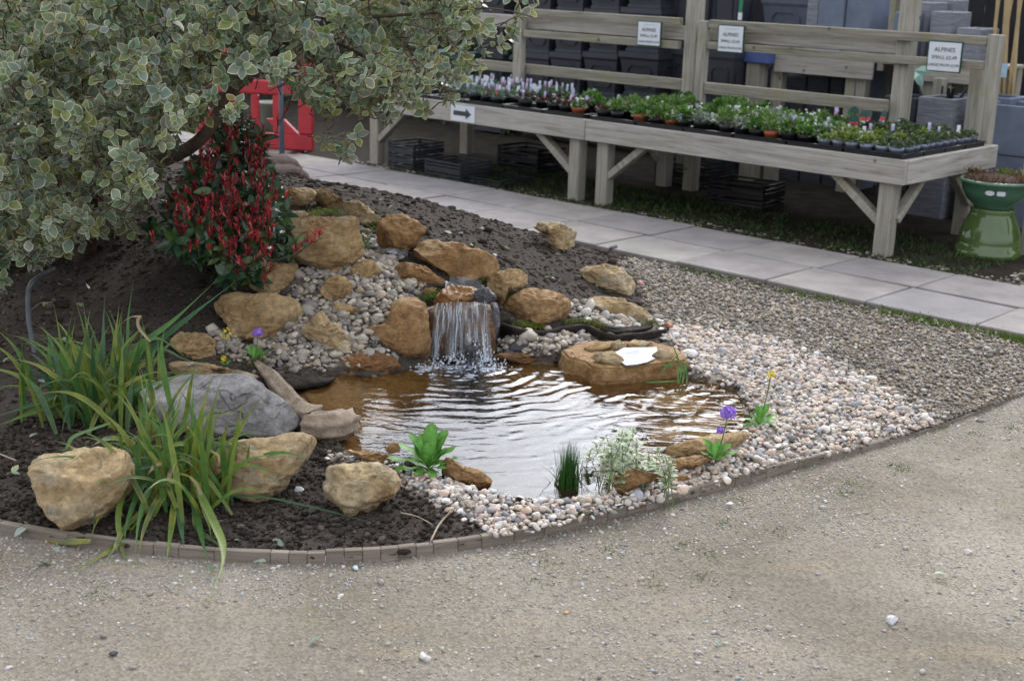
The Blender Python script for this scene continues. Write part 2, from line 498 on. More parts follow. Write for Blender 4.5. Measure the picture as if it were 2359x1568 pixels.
for x, y, z in ((-3.5, 4.5, .06), (-3.5, 6, .25), (-3.2, 8, .35), (-4.5, 7, .25), (-2.6, 7.2, .40), (-2.2, 8.6, .28), (-4.5, 10, .05), (-2.9, 4.2, .06)): ctrl.append((x, y, z))
ctrl = np.array(ctrl)
def _phi(r2): return .5 * r2 * np.log(r2 + 1e-9)
_n = len(ctrl)
_K = _phi(((ctrl[:, None, :2] - ctrl[None, :, :2]) ** 2).sum(-1)) + np.eye(_n) * .02
_P = np.c_[np.ones(_n), ctrl[:, :2]]
_sol = np.linalg.solve(np.block([[_K, _P], [_P.T, np.zeros((3, 3))]]), np.r_[ctrl[:, 2], 0, 0, 0])
PATHN = B_[:2]

def terr_exact(x, y, fine=True):
    x = np.asarray(x, float); y = np.asarray(y, float)
    sh = x.shape; x = x.ravel(); y = y.ravel()
    z = np.empty_like(x)
    for i in range(0, len(x), 20000):
        a, b = x[i:i + 20000], y[i:i + 20000]
        r2 = (a[:, None] - ctrl[None, :, 0]) ** 2 + (b[:, None] - ctrl[None, :, 1]) ** 2
        z[i:i + 20000] = _phi(r2) @ _sol[:_n] + _sol[_n] + a * _sol[_n + 1] + b * _sol[_n + 2]
    pd = (x - MID[0]) * PATHN[0] + (y - MID[1]) * PATHN[1]           # distance across the path
    z = np.where(pd > -.75, z * sstep(0, .35, -.40 - pd + 0.0), z)
    z = np.maximum(z, 0.004)
    d = segdist(x, y, POND); ins = inpoly(x, y, POND)
    sd = np.where(ins, -d, d)
    bank = ZW - .004 + (z - ZW) * sstep(.0, .16, sd) + .02 * sstep(0, .03, sd) * (1 - sstep(.06, .2, sd))
    depth = .26 * sstep(.0, .34, -sd) + .015
    sh_in = np.zeros(len(x), bool)
    for s in SHELF: sh_in |= inpoly(x, y, s)
    sdm = np.full(len(x), 1e9)
    for s in SHELF: sdm = np.minimum(sdm, np.where(inpoly(x, y, s), 0, segdist(x, y, s)))
    depth = np.minimum(depth, .032 + .25 * sstep(0, .18, sdm))
    z = np.where(ins, ZW - depth, np.where(sd < .22, bank, z))
    return z.reshape(sh)

GX, GY, GS = -5.0, 2.9, .02
_gx, _gy = np.meshgrid(GX + GS * np.arange(470), GY + GS * np.arange(520))
GRID = {False: terr_exact(_gx, _gy, False)}
_base = GRID[False]
_ins = inpoly(_gx.ravel(), _gy.ravel(), POND).reshape(_gx.shape)
_sd = np.where(_ins, -1, segdist(_gx.ravel(), _gy.ravel(), POND).reshape(_gx.shape))
GRID[True] = _base + (fbm(_gx * 9, _gy * 9, 3, 4) - .5) * .035 * sstep(.0, .1, _sd) * sstep(.02, .10, _base)

def terr(x, y, fine=True):
    """height of the bed, read from the table of heights"""
    x = np.asarray(x, float); y = np.asarray(y, float)
    g = GRID[bool(fine)]
    u = np.clip((x - GX) / GS, 0, g.shape[1] - 1.001); v = np.clip((y - GY) / GS, 0, g.shape[0] - 1.001)
    i = u.astype(int); j = v.astype(int); a = u - i; b = v - j
    return (g[j, i] * (1 - a) + g[j, i + 1] * a) * (1 - b) + (g[j + 1, i] * (1 - a) + g[j + 1, i + 1] * a) * b

def hit(vx, vy):
    d = ray(vx, vy)
    t = np.linspace(2.4, 16, 900)
    P = C0 + d * t[:, None]
    below = P[:, 2] < terr(P[:, 0], P[:, 1], False)
    i = int(np.argmax(below)) if below.any() else len(t) - 1
    lo, hi = t[max(i - 1, 0)], t[i]
    for _ in range(12):
        m = (lo + hi) / 2; p = C0 + d * m
        if p[2] < float(terr(np.array([p[0]]), np.array([p[1]]), False)[0]): hi = m
        else: lo = m
    return C0 + d * hi

PEBBLE_V = V((735, 1048), (800, 1048), (880, 1060), (905, 1085), (1000, 1100), (1130, 1140), (1210, 1150), (1300, 1155), (1415, 1142), (1440, 1120), (1560, 1085), (1650, 1040), (1745, 990), (1730, 930), (1700, 890),
             (1620, 872), (1588, 872), (1570, 805), (1535, 775), (1560, 745), (1700, 768), (1830, 800), (1950, 860), (2080, 930), (2175, 972), (2080, 1006), (1900, 1058), (1800, 1083), (1650, 1126), (1500, 1168), (1350, 1205), (1200, 1238), (1140, 1243),
             (1115, 1205), (1020, 1165), (930, 1125), (905, 1075), (800, 1062))
COBBLE_V = [R5((610, 770), (860, 735), (1000, 690), (1330, 690), (1380, 780), (1500, 860), (1480, 930), (1400, 930), (1330, 1000), (1330, 1150), (1250, 1180), (1180, 1230), (1330, 1370), (1000, 1380), (900, 1385), (860, 1440), (700, 1440), (520, 1430), (300, 1425), (60, 1300), (60, 1170), (200, 1185), (420, 1245), (640, 1130), (670, 1000), (580, 920)),
            R5((1080, 430), (1150, 470), (1160, 560), (1330, 660), (1330, 720), (1240, 740), (1150, 680), (1090, 650)),
            R6((1215, 800), (1330, 790), (1480, 850), (1900, 900), (1960, 960), (1800, 960), (1450, 960), (1330, 930), (1230, 890)),
            R6((700, 1000), (1300, 970), (1450, 1010), (1350, 1060), (1150, 1080), (1100, 1170), (900, 1140), (700, 1110))]
GRAVEL_V = V((1430, 590), (1500, 608), (1850, 690), (2120, 742), (2480, 820), (2480, 860), (2359, 905), (2180, 975), (2080, 930), (1950, 860), (1830, 800), (1700, 768), (1560, 756), (1500, 715), (1470, 650))
MOUND_LINER = R5((1060, 380), (1190, 540), (1400, 620), (1560, 830), (1950, 830), (1990, 1100), (1560, 1200), (1500, 900), (1300, 700), (1080, 640))

def classify(x, y, z):
    """0 soil 1 pebbles 2 cobbles 3 gravel 4 pond"""
    vx, vy = project(np.stack([x, y, z], -1))
    jr = np.random.default_rng(len(x)); vx = vx + jr.normal(0, 9, len(x)) + 60 * (fbm(x * 3, y * 3, 77, 3) - .5); vy = vy + jr.normal(0, 6, len(x)) + 36 * (fbm(x * 3, y * 3, 78, 3) - .5)
    k = np.zeros(len(x), int)
    k[inpoly(vx, vy, GRAVEL_V)] = 3
    for c in COBBLE_V: k[inpoly(vx, vy, c)] = 2
    k[inpoly(vx, vy, PEBBLE_V)] = 1
    k[inpoly(x, y, POND)] = 4
    return k

# the bed as one sheet; only what lies between the edging and the paved path
gx, gy = np.meshgrid(np.arange(-6.0, 3.9, .024), np.arange(3.2, 12.6, .024))
sx, sy = gx.ravel(), gy.ravel()
pd = (sx - MID[0]) * PATHN[0] + (sy - MID[1]) * PATHN[1]
edge_poly = np.r_[EDGE, [[4.2, 6.6]], [[4.2, 14]], [[-6, 14]], [[-6, 3.8]]]
keep = inpoly(sx, sy, edge_poly) & (pd < -.49)
hz = terr(sx, sy)
kind_ = classify(sx, sy, hz)
n1 = fbm(sx * 5, sy * 5, 11, 5)[:, None]
C_soil = np.array([.060, .050, .043]) * (.65 + .8 * n1)
C_gr = np.array([.20, .175, .14]) * (.5 + .9 * n1)
C_pb = np.array([.30, .26, .22]) * (.5 + .8 * n1)
C_cb = np.array([.16, .14, .12]) * (.5 + .8 * n1)
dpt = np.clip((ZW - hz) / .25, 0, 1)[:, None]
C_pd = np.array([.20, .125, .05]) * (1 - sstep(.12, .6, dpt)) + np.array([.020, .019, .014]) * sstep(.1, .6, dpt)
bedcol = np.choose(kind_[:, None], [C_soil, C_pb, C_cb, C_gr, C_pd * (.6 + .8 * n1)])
idx = np.arange(gx.size).reshape(gx.shape)
q = np.stack([idx[:-1, :-1], idx[:-1, 1:], idx[1:, 1:], idx[1:, :-1]], -1).reshape(-1, 4)
q = q[keep[q].sum(1) >= 3]
used, inv = np.unique(q, return_inverse=True); q = inv.reshape(-1, 4)
M_bed = attr_mat('bed_soil', rough=.95, spec=.1, var=.45, scale=55, bmp=1.0, bscale=70, bdist=.012)
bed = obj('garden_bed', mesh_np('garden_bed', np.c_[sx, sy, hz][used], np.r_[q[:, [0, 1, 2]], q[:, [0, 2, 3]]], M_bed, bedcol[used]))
tag(bed, kind='structure')

# ------------------------------------------------------------------ gravel yard, ground behind
def yard_mat():
    m, nt, b = new_mat('yard_gravel')
    tc = N(nt, 'ShaderNodeTexCoord'); vec = tc.outputs['Object']
    big = noise_tex(nt, vec, .9, 6, .6, .6)
    base = ramp(nt, big, [(.32, (.155, .135, .105)), (.5, (.222, .195, .157)), (.68, (.295, .262, .216))])
    st = N(nt, 'ShaderNodeMapping'); st.inputs['Scale'].default_value = (.6, 3.2, 1); nt.links.new(vec, st.inputs[0])
    base = mixc(nt, ramp(nt, noise_tex(nt, st.outputs[0], 1.2, 6, .7, 1.2), [(.55, (0,) * 3), (.75, (.55,) * 3)]), base, (.30, .235, .15))
    sp = N(nt, 'ShaderNodeTexVoronoi'); sp.inputs['Scale'].default_value = 130; nt.links.new(vec, sp.inputs['Vector'])
    base = mixc(nt, .8, base, ramp(nt, sp.outputs['Color'], [(.15, (.66,) * 3), (.5, (.97,) * 3), (.9, (1.25,) * 3)]), 'MULTIPLY')
    mo = noise_tex(nt, vec, 3.1, 6, .72, .4)
    fine = noise_tex(nt, vec, 26, 4, .7)
    mm = N(nt, 'ShaderNodeMath', operation='MULTIPLY'); nt.links.new(ramp(nt, mo, [(.56, (0,) * 3), (.68, (1,) * 3)]), mm.inputs[0]); nt.links.new(ramp(nt, fine, [(.45, (0,) * 3), (.62, (.6,) * 3)]), mm.inputs[1])
    base = mixc(nt, mm.outputs[0], base, (.15, .155, .06))
    nt.links.new(base, b.inputs['Base Color']); b.inputs['Roughness'].default_value = .95; b.inputs['Specular IOR Level'].default_value = .12
    bump(nt, b, noise_tex(nt, vec, 5, 6, .7), .3, .04)
    bump(nt, b, sp.outputs['Distance'], .5, .004)
    return m
yard = MB()
_e = [(p[0], p[1], 0) for p in EDGE]; _q = lambda t, b: tuple(MID + A_ * t + B_ * b)
_pts = _e + [_q(2.4, 0), _q(400, 0), (300, -400, 0), (-300, -400, 0), (-300, 3.8, 0), (-6, 3.8, 0)]
yard.add(_pts, [tuple(range(len(_pts)))[::-1]])
yard.add([_q(-400, 0), _q(400, 0), _q(400, 400), _q(-400, 400)], [(0, 1, 2, 3)])
yard = yard.build('gravel_yard', yard_mat()); tag(yard, kind='structure')

def scatter(poly_fn, n, box, seed):
    r = np.random.default_rng(seed)
    x = r.uniform(box[0], box[1], n); y = r.uniform(box[2], box[3], n)
    m = poly_fn(x, y); return x[m], y[m], r

def stones(name, x, y, z, size, cols, seed, shapes, squash=1.0, mat=None, sink=.3, cvar=.18):
    r = np.random.default_rng(seed)
    n = len(x); parts = []
    which = r.integers(0, len(shapes), n)
    R = rand_rot(n, r)
    # lie mostly flat: turn about the vertical, tilt a little
    a = r.uniform(0, 2 * np.pi, n); tilt = r.normal(0, .35, n)
    ca, sa, ct, st = np.cos(a), np.sin(a), np.cos(tilt), np.sin(tilt); o = np.zeros(n); l = np.ones(n)
    Rz = np.stack([np.stack([ca, -sa, o], -1), np.stack([sa, ca, o], -1), np.stack([o, o, l], -1)], 1)
    Rx = np.stack([np.stack([l, o, o], -1), np.stack([o, ct, -st], -1), np.stack([o, st, ct], -1)], 1)
    R = np.einsum('nij,njk->nik', Rz, Rx) * size[:, None, None]
    T = np.stack([x, y, z + size * (.5 - sink)], -1)
    ci = r.integers(0, len(cols), n)
    c = np.array(cols)[ci] * (1 + r.normal(0, cvar, (n, 1)))
    c = np.clip(c, .01, .75)
    for k, (tv, tf) in enumerate(shapes):
        m = which == k
        if m.any(): parts.append(instances(tv, tf, R[m], T[m], None, c[m]))
    me = mesh_np(name, *[*join_np(parts)[:2]], mat or M_pebble, join_np(parts)[2])
    return obj(name, me), R, T, c, which

SH1 = [pebble_shape(s, ICO1) for s in range(6)]
SH2 = [pebble_shape(20 + s, ICO2) for s in range(8)]
PEB_COL = [(.53, .46, .40), (.45, .385, .33), (.58, .53, .48), (.42, .37, .34), (.50, .38, .29), (.54, .42, .33), (.33, .33, .35), (.23, .22, .23), (.62, .585, .55), (.47, .36, .30), (.38, .32, .25), (.50, .45, .40), (.31, .26, .21)]
COB_COL = [(.33, .285, .235), (.27, .235, .195), (.37, .325, .265), (.22, .195, .175), (.33, .265, .19), (.43, .39, .33), (.18, .165, .16), (.30, .27, .24)]
GRV_COL = [(.28, .225, .16), (.20, .16, .115), (.34, .30, .25), (.15, .13, .11), (.28, .22, .16), (.22, .20, .19), (.40, .37, .33), (.12, .105, .09)]
YRD_COL = [(.34, .31, .27), (.27, .245, .21), (.40, .38, .35), (.22, .20, .175), (.30, .31, .32), (.36, .31, .25), (.46, .45, .44)]

def stony(name, kindno, n, box, size, jit, cols, seed, shapes, layers=2, piece=None, n_single=0, label=None):
    x, y, r = scatter(lambda x, y: classify(x, y, terr(x, y)) == kindno, n, box, seed)
    m = inpoly(x, y, edge_poly); x, y = x[m], y[m]
    z = terr(x, y)
    s = size * np.exp(r.normal(0, jit, len(x)))
    z = z + r.integers(0, layers, len(x)) * size * .55
    o, R, T, c, which = stones(name, x, y, z, s, cols, seed + 1, shapes)
    tag(o, kind='stuff')
    return o, x, y, T, s

def singles(name, poly_v, n, size, jit, cols, seed, parent, lift=.5):
    """the stones that show largest, each an object of its own, lying on top of the loose ones"""
    r = np.random.default_rng(seed)
    lo, hi = poly_v.min(0), poly_v.max(0)
    variants = []
    for k in range(14):
        tv, tf = pebble_shape(100 + seed + k, ICO2)
        c = np.clip(np.array(cols[k % len(cols)]) * (1 + r.normal(0, .08)), .01, .72)
        variants.append(mesh_np(name, tv, tf, M_pebble, np.tile(c, (len(tv), 1))))
    placed = []; tries = 0
    while len(placed) < n and tries < n * 60:
        tries += 1
        vx, vy = r.uniform(lo, hi)
        if not inpoly(np.array([vx]), np.array([vy]), poly_v)[0]: continue
        p = hit(vx, vy)
        s = size * math.exp(r.normal(0, jit))
        if any((p[0] - a) ** 2 + (p[1] - b) ** 2 < (.8 * (s + c)) ** 2 for a, b, c in placed): continue
        if inpoly(np.array([p[0]]), np.array([p[1]]), POND)[0]: continue
        placed.append((p[0], p[1], s))
        o = bpy.data.objects.new(name, variants[r.integers(0, 14)])
        o.location = (p[0], p[1], p[2] + s * lift); o.scale = (s, s, s)
        o.rotation_euler = (r.normal(0, .4), r.normal(0, .4), r.uniform(0, 6.28))
        link(o, parent)

peb, *_ = stony('pebble_border', 1, 40000, (-.9, 2.0, 3.5, 6.8), .0102, .30, PEB_COL, 41, SH2, 2)
singles('pebble', V((900, 1085), (1000, 1105), (1130, 1150), (1300, 1160), (1420, 1146), (1460, 1115), (1600, 1085), (1700, 1060), (1740, 1085), (1500, 1165), (1350, 1200), (1200, 1235), (1140, 1238), (1030, 1165), (930, 1115)), 290, .0118, .25, PEB_COL, 5, peb, .75)
cob, *_ = stony('cobble_slope', 2, 28000, (-1.6, 1.1, 4.6, 7.2), .0130, .40, COB_COL, 47, SH2, 2)
singles('cobble', COBBLE_V[0], 260, .0155, .35, COB_COL, 6, cob, .7)
singles('cobble', COBBLE_V[2], 16, .024, .2, [(.50, .47, .43), (.42, .40, .38)], 8, cob, .8)
grv, *_ = stony('dark_gravel', 3, 52000, (.3, 3.9, 4.6, 8.0), .0086, .30, GRV_COL, 53, SH1, 2)
x, y, r = scatter(lambda x, y: inpoly(x, y, np.r_[[ground(1200, 840, ZW)[:2]], POND]) & (sum(inpoly(x, y, s) for s in SHELF) > 0), 2600, (-1.1, 1.0, 3.8, 5.8), 61)
o, *_ = stones('submerged_gravel', x, y, terr(x, y), .011 * np.exp(r.normal(0, .35, len(x))), [(.26, .17, .08), (.20, .13, .06), (.30, .22, .12), (.15, .12, .08), (.36, .30, .22)], 62, SH1)
tag(o, kind='stuff')

# grains and larger stones lying on the yard
def yard_ok(x, y):
    vx, vy = project(np.stack([x, y, 0 * x], -1))
    return ~inpoly(x, y, edge_poly) & (vx > -60) & (vx < 2420) & (vy < 1640)
x, y, r = scatter(yard_ok, 120000, (-1.75, 2.9, 2.6, 5.6), 71)
dens = fbm(x * 2.2, y * 2.2, 5, 4) + .30 * (1 - sstep(0, .5, segdist(x, y, EDGE, False))) + .25 * (x < -.4) * (y > 3.2)
m = dens > r.uniform(.42, .92, len(x)); x, y = x[m], y[m]
o, *_ = stones('yard_grains', x, y, 0 * x, .0030 * np.exp(r.normal(0, .42, len(x))), YRD_COL, 72, SH1[:3], sink=.4)
tag(o, kind='stuff')

x, y, r = scatter(yard_ok, 3600, (-1.75, 2.9, 2.6, 5.6), 73)
m = fbm(x * 1.6, y * 1.6, 8, 3) > r.uniform(.2, .75, len(x)); x, y = x[m], y[m]
o, *_ = stones('yard_pebbles', x, y, 0 * x, .0052 * np.exp(r.normal(0, .35, len(x))), YRD_COL, 74, SH1, sink=.35)
tag(o, kind='stuff')
# clods on the soil
x, y, r = scatter(lambda x, y: (classify(x, y, terr(x, y)) == 0) & inpoly(x, y, edge_poly) & ((x - MID[0]) * PATHN[0] + (y - MID[1]) * PATHN[1] < -.5), 26000, (-2.6, 1.3, 3.4, 8.6), 81)
s = .0065 * np.exp(r.normal(0, .55, len(x)))
o, *_ = stones('soil_clods', x, y, terr(x, y), s, [(.065, .053, .044), (.05, .041, .034), (.085, .07, .057), (.042, .034, .029), (.12, .10, .083)], 82, SH1, mat=M_clod, cvar=.25)
tag(o, kind='stuff')

rg = MB(); _o = MID - A_ * 26 + B_ * .565 + np.array([0, 0, .004]); rg.add([_o, _o + A_ * 20.6, _o + A_ * 20.6 + B_ * 9, _o + B_ * 9], [(0, 1, 2, 3)]); _o = _o + A_ * 20.6; rg.add([_o, _o + A_ * 9, _o + A_ * 9 + B_ * 7, _o + B_ * 7], [(0, 1, 2, 3)])
tag(rg.build('rear_ground', plain('shaded_rear_earth', (.048, .04, .031), (.018, .015, .012), 7, .95, .8, 50, .015, .1, False)), kind='structure')  # dark earth sheet, with the shade under the benches put into its colour
x, y, r = scatter(lambda x, y: (classify(x, y, terr(x, y)) == 0) & inpoly(x, y, edge_poly), 9000, (-1.7, .25, 3.4, 4.4), 83); m = (segdist(x, y, EDGE, False) > .03); x, y = x[m], y[m]
o, *_ = stones('front_clods', x, y, terr(x, y), np.minimum(.013, .0046 * np.exp(r.normal(0, .6, len(x)))), [(.045, .036, .03), (.034, .027, .023), (.06, .05, .042), (.028, .023, .02)], 84, SH2[:4], mat=M_clod, cvar=.25, sink=.2)
tag(o, kind='stuff')
# gravel and weeds beyond the path
def beyond(x, y):
    pd = (x - MID[0]) * PATHN[0] + (y - MID[1]) * PATHN[1]
    al = (x - MID[0]) * A_[0] + (y - MID[1]) * A_[1]
    return (pd > .5) & (pd < 3.6) & (al > -5.2)
x, y, r = scatter(beyond, 52000, (-1.5, 5.5, 6.2, 12.5), 91)
al = (x - MID[0]) * A_[0] + (y - MID[1]) * A_[1]; pd = (x - MID[0]) * PATHN[0] + (y - MID[1]) * PATHN[1]
m = (al > .55) | ((pd < .74) & (r.random(len(x)) < .5)); x, y = x[m], y[m]
o, *_ = stones('far_gravel', x, y, 0 * x, .012 * np.exp(r.normal(0, .3, len(x))), GRV_COL, 92, SH1[:3])
tag(o, kind='stuff')

# ------------------------------------------------------------------ paved path: every slab a piece
M_slab = []
for i, c in enumerate([(.30, .275, .27), (.33, .30, .285), (.28, .262, .262), (.34, .315, .295)]):
    M_slab.append(plain('slab_stone', tuple(v * .93 for v in c), tuple(v * .62 for v in c), 4.5, .85, .6, 45, .005, .2))
pb = MB(); n = np.array([0, 0, 1.0])
o0 = MID - A_ * 7.6 - B_ * .56
pb.box(o0 - n * .06, A_ * 13.2, B_ * 1.12, n * .062)
path = pb.build('paved_path', plain('path_bedding', (.075, .062, .048), (.045, .037, .03), 30, .95, .8, 60, .01))
tag(path, kind='structure')
rs = random.Random(4)
for row in (0, 1):
    t = -7.5 + (.03 if row else 0)
    while t < 5.4:
        L = .605
        g = .007 + rs.random() * .008
        w = .497
        dz = rs.uniform(-.003, .004)
        mb = MB()
        s0 = 0.004 if row else -w
        mb.box((0, 0, 0), A_ * (L - g), B_ * (w - .006), n * .05)
        ob = mb.build('slab', M_slab[rs.randrange(4)], path, bevel=.005)
        p = MID + A_ * t + B_ * s0 + n * (-.022 + dz)
        ob.location = p; ob.rotation_euler = (rs.gauss(0, .003), rs.gauss(0, .003), rs.gauss(0, .006))
        t += L

# ------------------------------------------------------------------ timber edging: short sawn blocks along a curve
edg = empty('timber_edging', (EDGE[6][0], EDGE[6][1], 0))
tag(edg, 'low curved grey timber edging of short sawn blocks round the front of the bed', 'edging')
Lc = np.r_[0, np.cumsum(np.hypot(*np.diff(EDGE, axis=0).T))]
from_t = lambda s: np.array([np.interp(s, Lc, EDGE[:, 0]), np.interp(s, Lc, EDGE[:, 1])])
ss = np.linspace(0, Lc[-1], 600); sm = np.array([from_t(s) for s in ss])
for _ in range(14): sm[1:-1] = (sm[:-2] + sm[1:-1] * 2 + sm[2:]) / 4
from_s = lambda s: np.array([np.interp(s, ss, sm[:, 0]), np.interp(s, ss, sm[:, 1])])
s = 0.0
while s < Lc[-1] - .02:
    vx = project(np.r_[from_s(s), 0])[0]
    L = .052 if 560 < vx < 960 else rs.choice((.105, .16, .075))
    a, b2 = from_s(s), from_s(min(s + L, Lc[-1])); d = b2 - a; ln = np.hypot(*d); d3 = np.r_[d / ln, 0]; nn = np.array([-d3[1], d3[0], 0])
    hgt = .035 + rs.uniform(-.002, .002) - (.024 * sstep(1750, 2150, vx))
    mb = MB(); mb.box((-ln / 2 + .0007, 0, -.04), (ln - .0014, 0, 0), (0, .022, 0), (0, 0, hgt + .04))
    ob = mb.build('edging_block', M_edging, bevel=.002)
    c = (a + b2) / 2
    mw = Matrix((d3, nn, (0, 0, 1))).transposed().to_4x4(); mw.translation = (c[0], c[1], 0)
    under(ob, edg, mw)
    s += L

# ------------------------------------------------------------------ pond water
def water_mat():
    m, nt, b = new_mat('pond_water'); nt.nodes.remove(b); out = nt.nodes['Material Output']
    tc = N(nt, 'ShaderNodeTexCoord')
    bp = N(nt, 'ShaderNodeBump'); bp.inputs['Strength'].default_value = .22; bp.inputs['Distance'].default_value = .012
    mp = N(nt, 'ShaderNodeMapping'); mp.inputs['Scale'].default_value = (7, 17, 1); nt.links.new(tc.outputs['Object'], mp.inputs[0])
    nt.links.new(noise_tex(nt, mp.outputs[0], 1.3, 3, .5, .8), bp.inputs['Height'])
    lw = N(nt, 'ShaderNodeLayerWeight'); lw.inputs['Blend'].default_value = .5; nt.links.new(bp.outputs[0], lw.inputs['Normal'])
    pw = N(nt, 'ShaderNodeMath', operation='POWER'); pw.inputs[1].default_value = 5; nt.links.new(lw.outputs['Facing'], pw.inputs[0])
    fr = N(nt, 'ShaderNodeMath', operation='MULTIPLY_ADD'); fr.inputs[1].default_value = .92; fr.inputs[2].default_value = .08; nt.links.new(pw.outputs[0], fr.inputs[0])
    gl = N(nt, 'ShaderNodeBsdfGlossy'); gl.inputs['Roughness'].default_value = .03; nt.links.new(bp.outputs[0], gl.inputs['Normal'])
    tr = N(nt, 'ShaderNodeBsdfTransparent'); tr.inputs['Color'].default_value = (.80, .72, .58, 1)
    mx = N(nt, 'ShaderNodeMixShader')
    nt.links.new(fr.outputs[0], mx.inputs[0]); nt.links.new(tr.outputs[0], mx.inputs[1]); nt.links.new(gl.outputs[0], mx.inputs[2])
    nt.links.new(mx.outputs[0], out.inputs['Surface'])
    return m
M_water = water_mat()
FALL = ground(1065, 835, ZW)
wx, wy = np.meshgrid(np.arange(-1.25, 1.25, .0115), np.arange(3.7, 5.85, .0115))
X, Y = wx.ravel(), wy.ravel()
inside = inpoly(X, Y, POND) | (segdist(X, Y, POND) < .05)
dF = np.hypot(X - FALL[0], Y - FALL[1]); ang = np.arctan2(X - FALL[0], -(Y - FALL[1]))
wob = (fbm(X * 3, Y * 3, 21, 3) - .5)
h = np.zeros_like(X)
for lam, amp, ph, k in ((.075, .0017, 0, 5.), (.049, .0010, 1.7, 4.), (.11, .0014, .6, 6.)):
    h += amp * np.sin(2 * np.pi * (dF + .09 * wob * k * .5) / lam + ph + 14 * fbm(X * 2.6, Y * 2.6, 30 + int(k), 3)) * np.exp(-dF * 1.15) * (.4 + 1.2 * fbm(X * 4, Y * 4, 33, 3))
h += .006 * (fbm(X * 14, Y * 14, 22, 4) - .5) * np.exp(-dF * 4.0)
h += .0052 * (fbm(X * 6, Y * 17, 23, 3) - .5) * np.exp(-dF * 1.0)
idx = np.arange(wx.size).reshape(wx.shape)
q = np.stack([idx[:-1, :-1], idx[:-1, 1:], idx[1:, 1:], idx[1:, :-1]], -1).reshape(-1, 4)
q = q[inside[q].all(1)]; used, inv = np.unique(q, return_inverse=True); q = inv.reshape(-1, 4)
pond = obj('pond_water', mesh_np('pond_water', np.c_[X, Y, ZW + h][used], np.r_[q[:, [0, 1, 2]], q[:, [0, 2, 3]]], M_water))
tag(pond, kind='structure')

# ------------------------------------------------------------------ rocks
DEBUG = False
ROCK_GROUP = 'sandstone rocks of the pond and waterfall'
def radial(poly, cx, cy, n=120):
    th = np.linspace(-np.pi, np.pi, n, endpoint=False); out = np.zeros(n)
    for i in range(len(poly)):
        ax_, ay_ = poly[i] - (cx, cy); bx_, by_ = poly[(i + 1) % len(poly)] - (cx, cy)
        dx, dy = np.cos(th), np.sin(th); ex, ey = bx_ - ax_, by_ - ay_
        den = dx * ey - dy * ex
        with np.errstate(divide='ignore', invalid='ignore'):
            t = (ax_ * ey - ay_ * ex) / den; s = (ax_ * dy - ay_ * dx) / den
        ok = (np.abs(den) > 1e-9) & (t > 0) & (s >= -1e-6) & (s <= 1 + 1e-6)
        out = np.where(ok & (t > out), t, out)
    return th, out

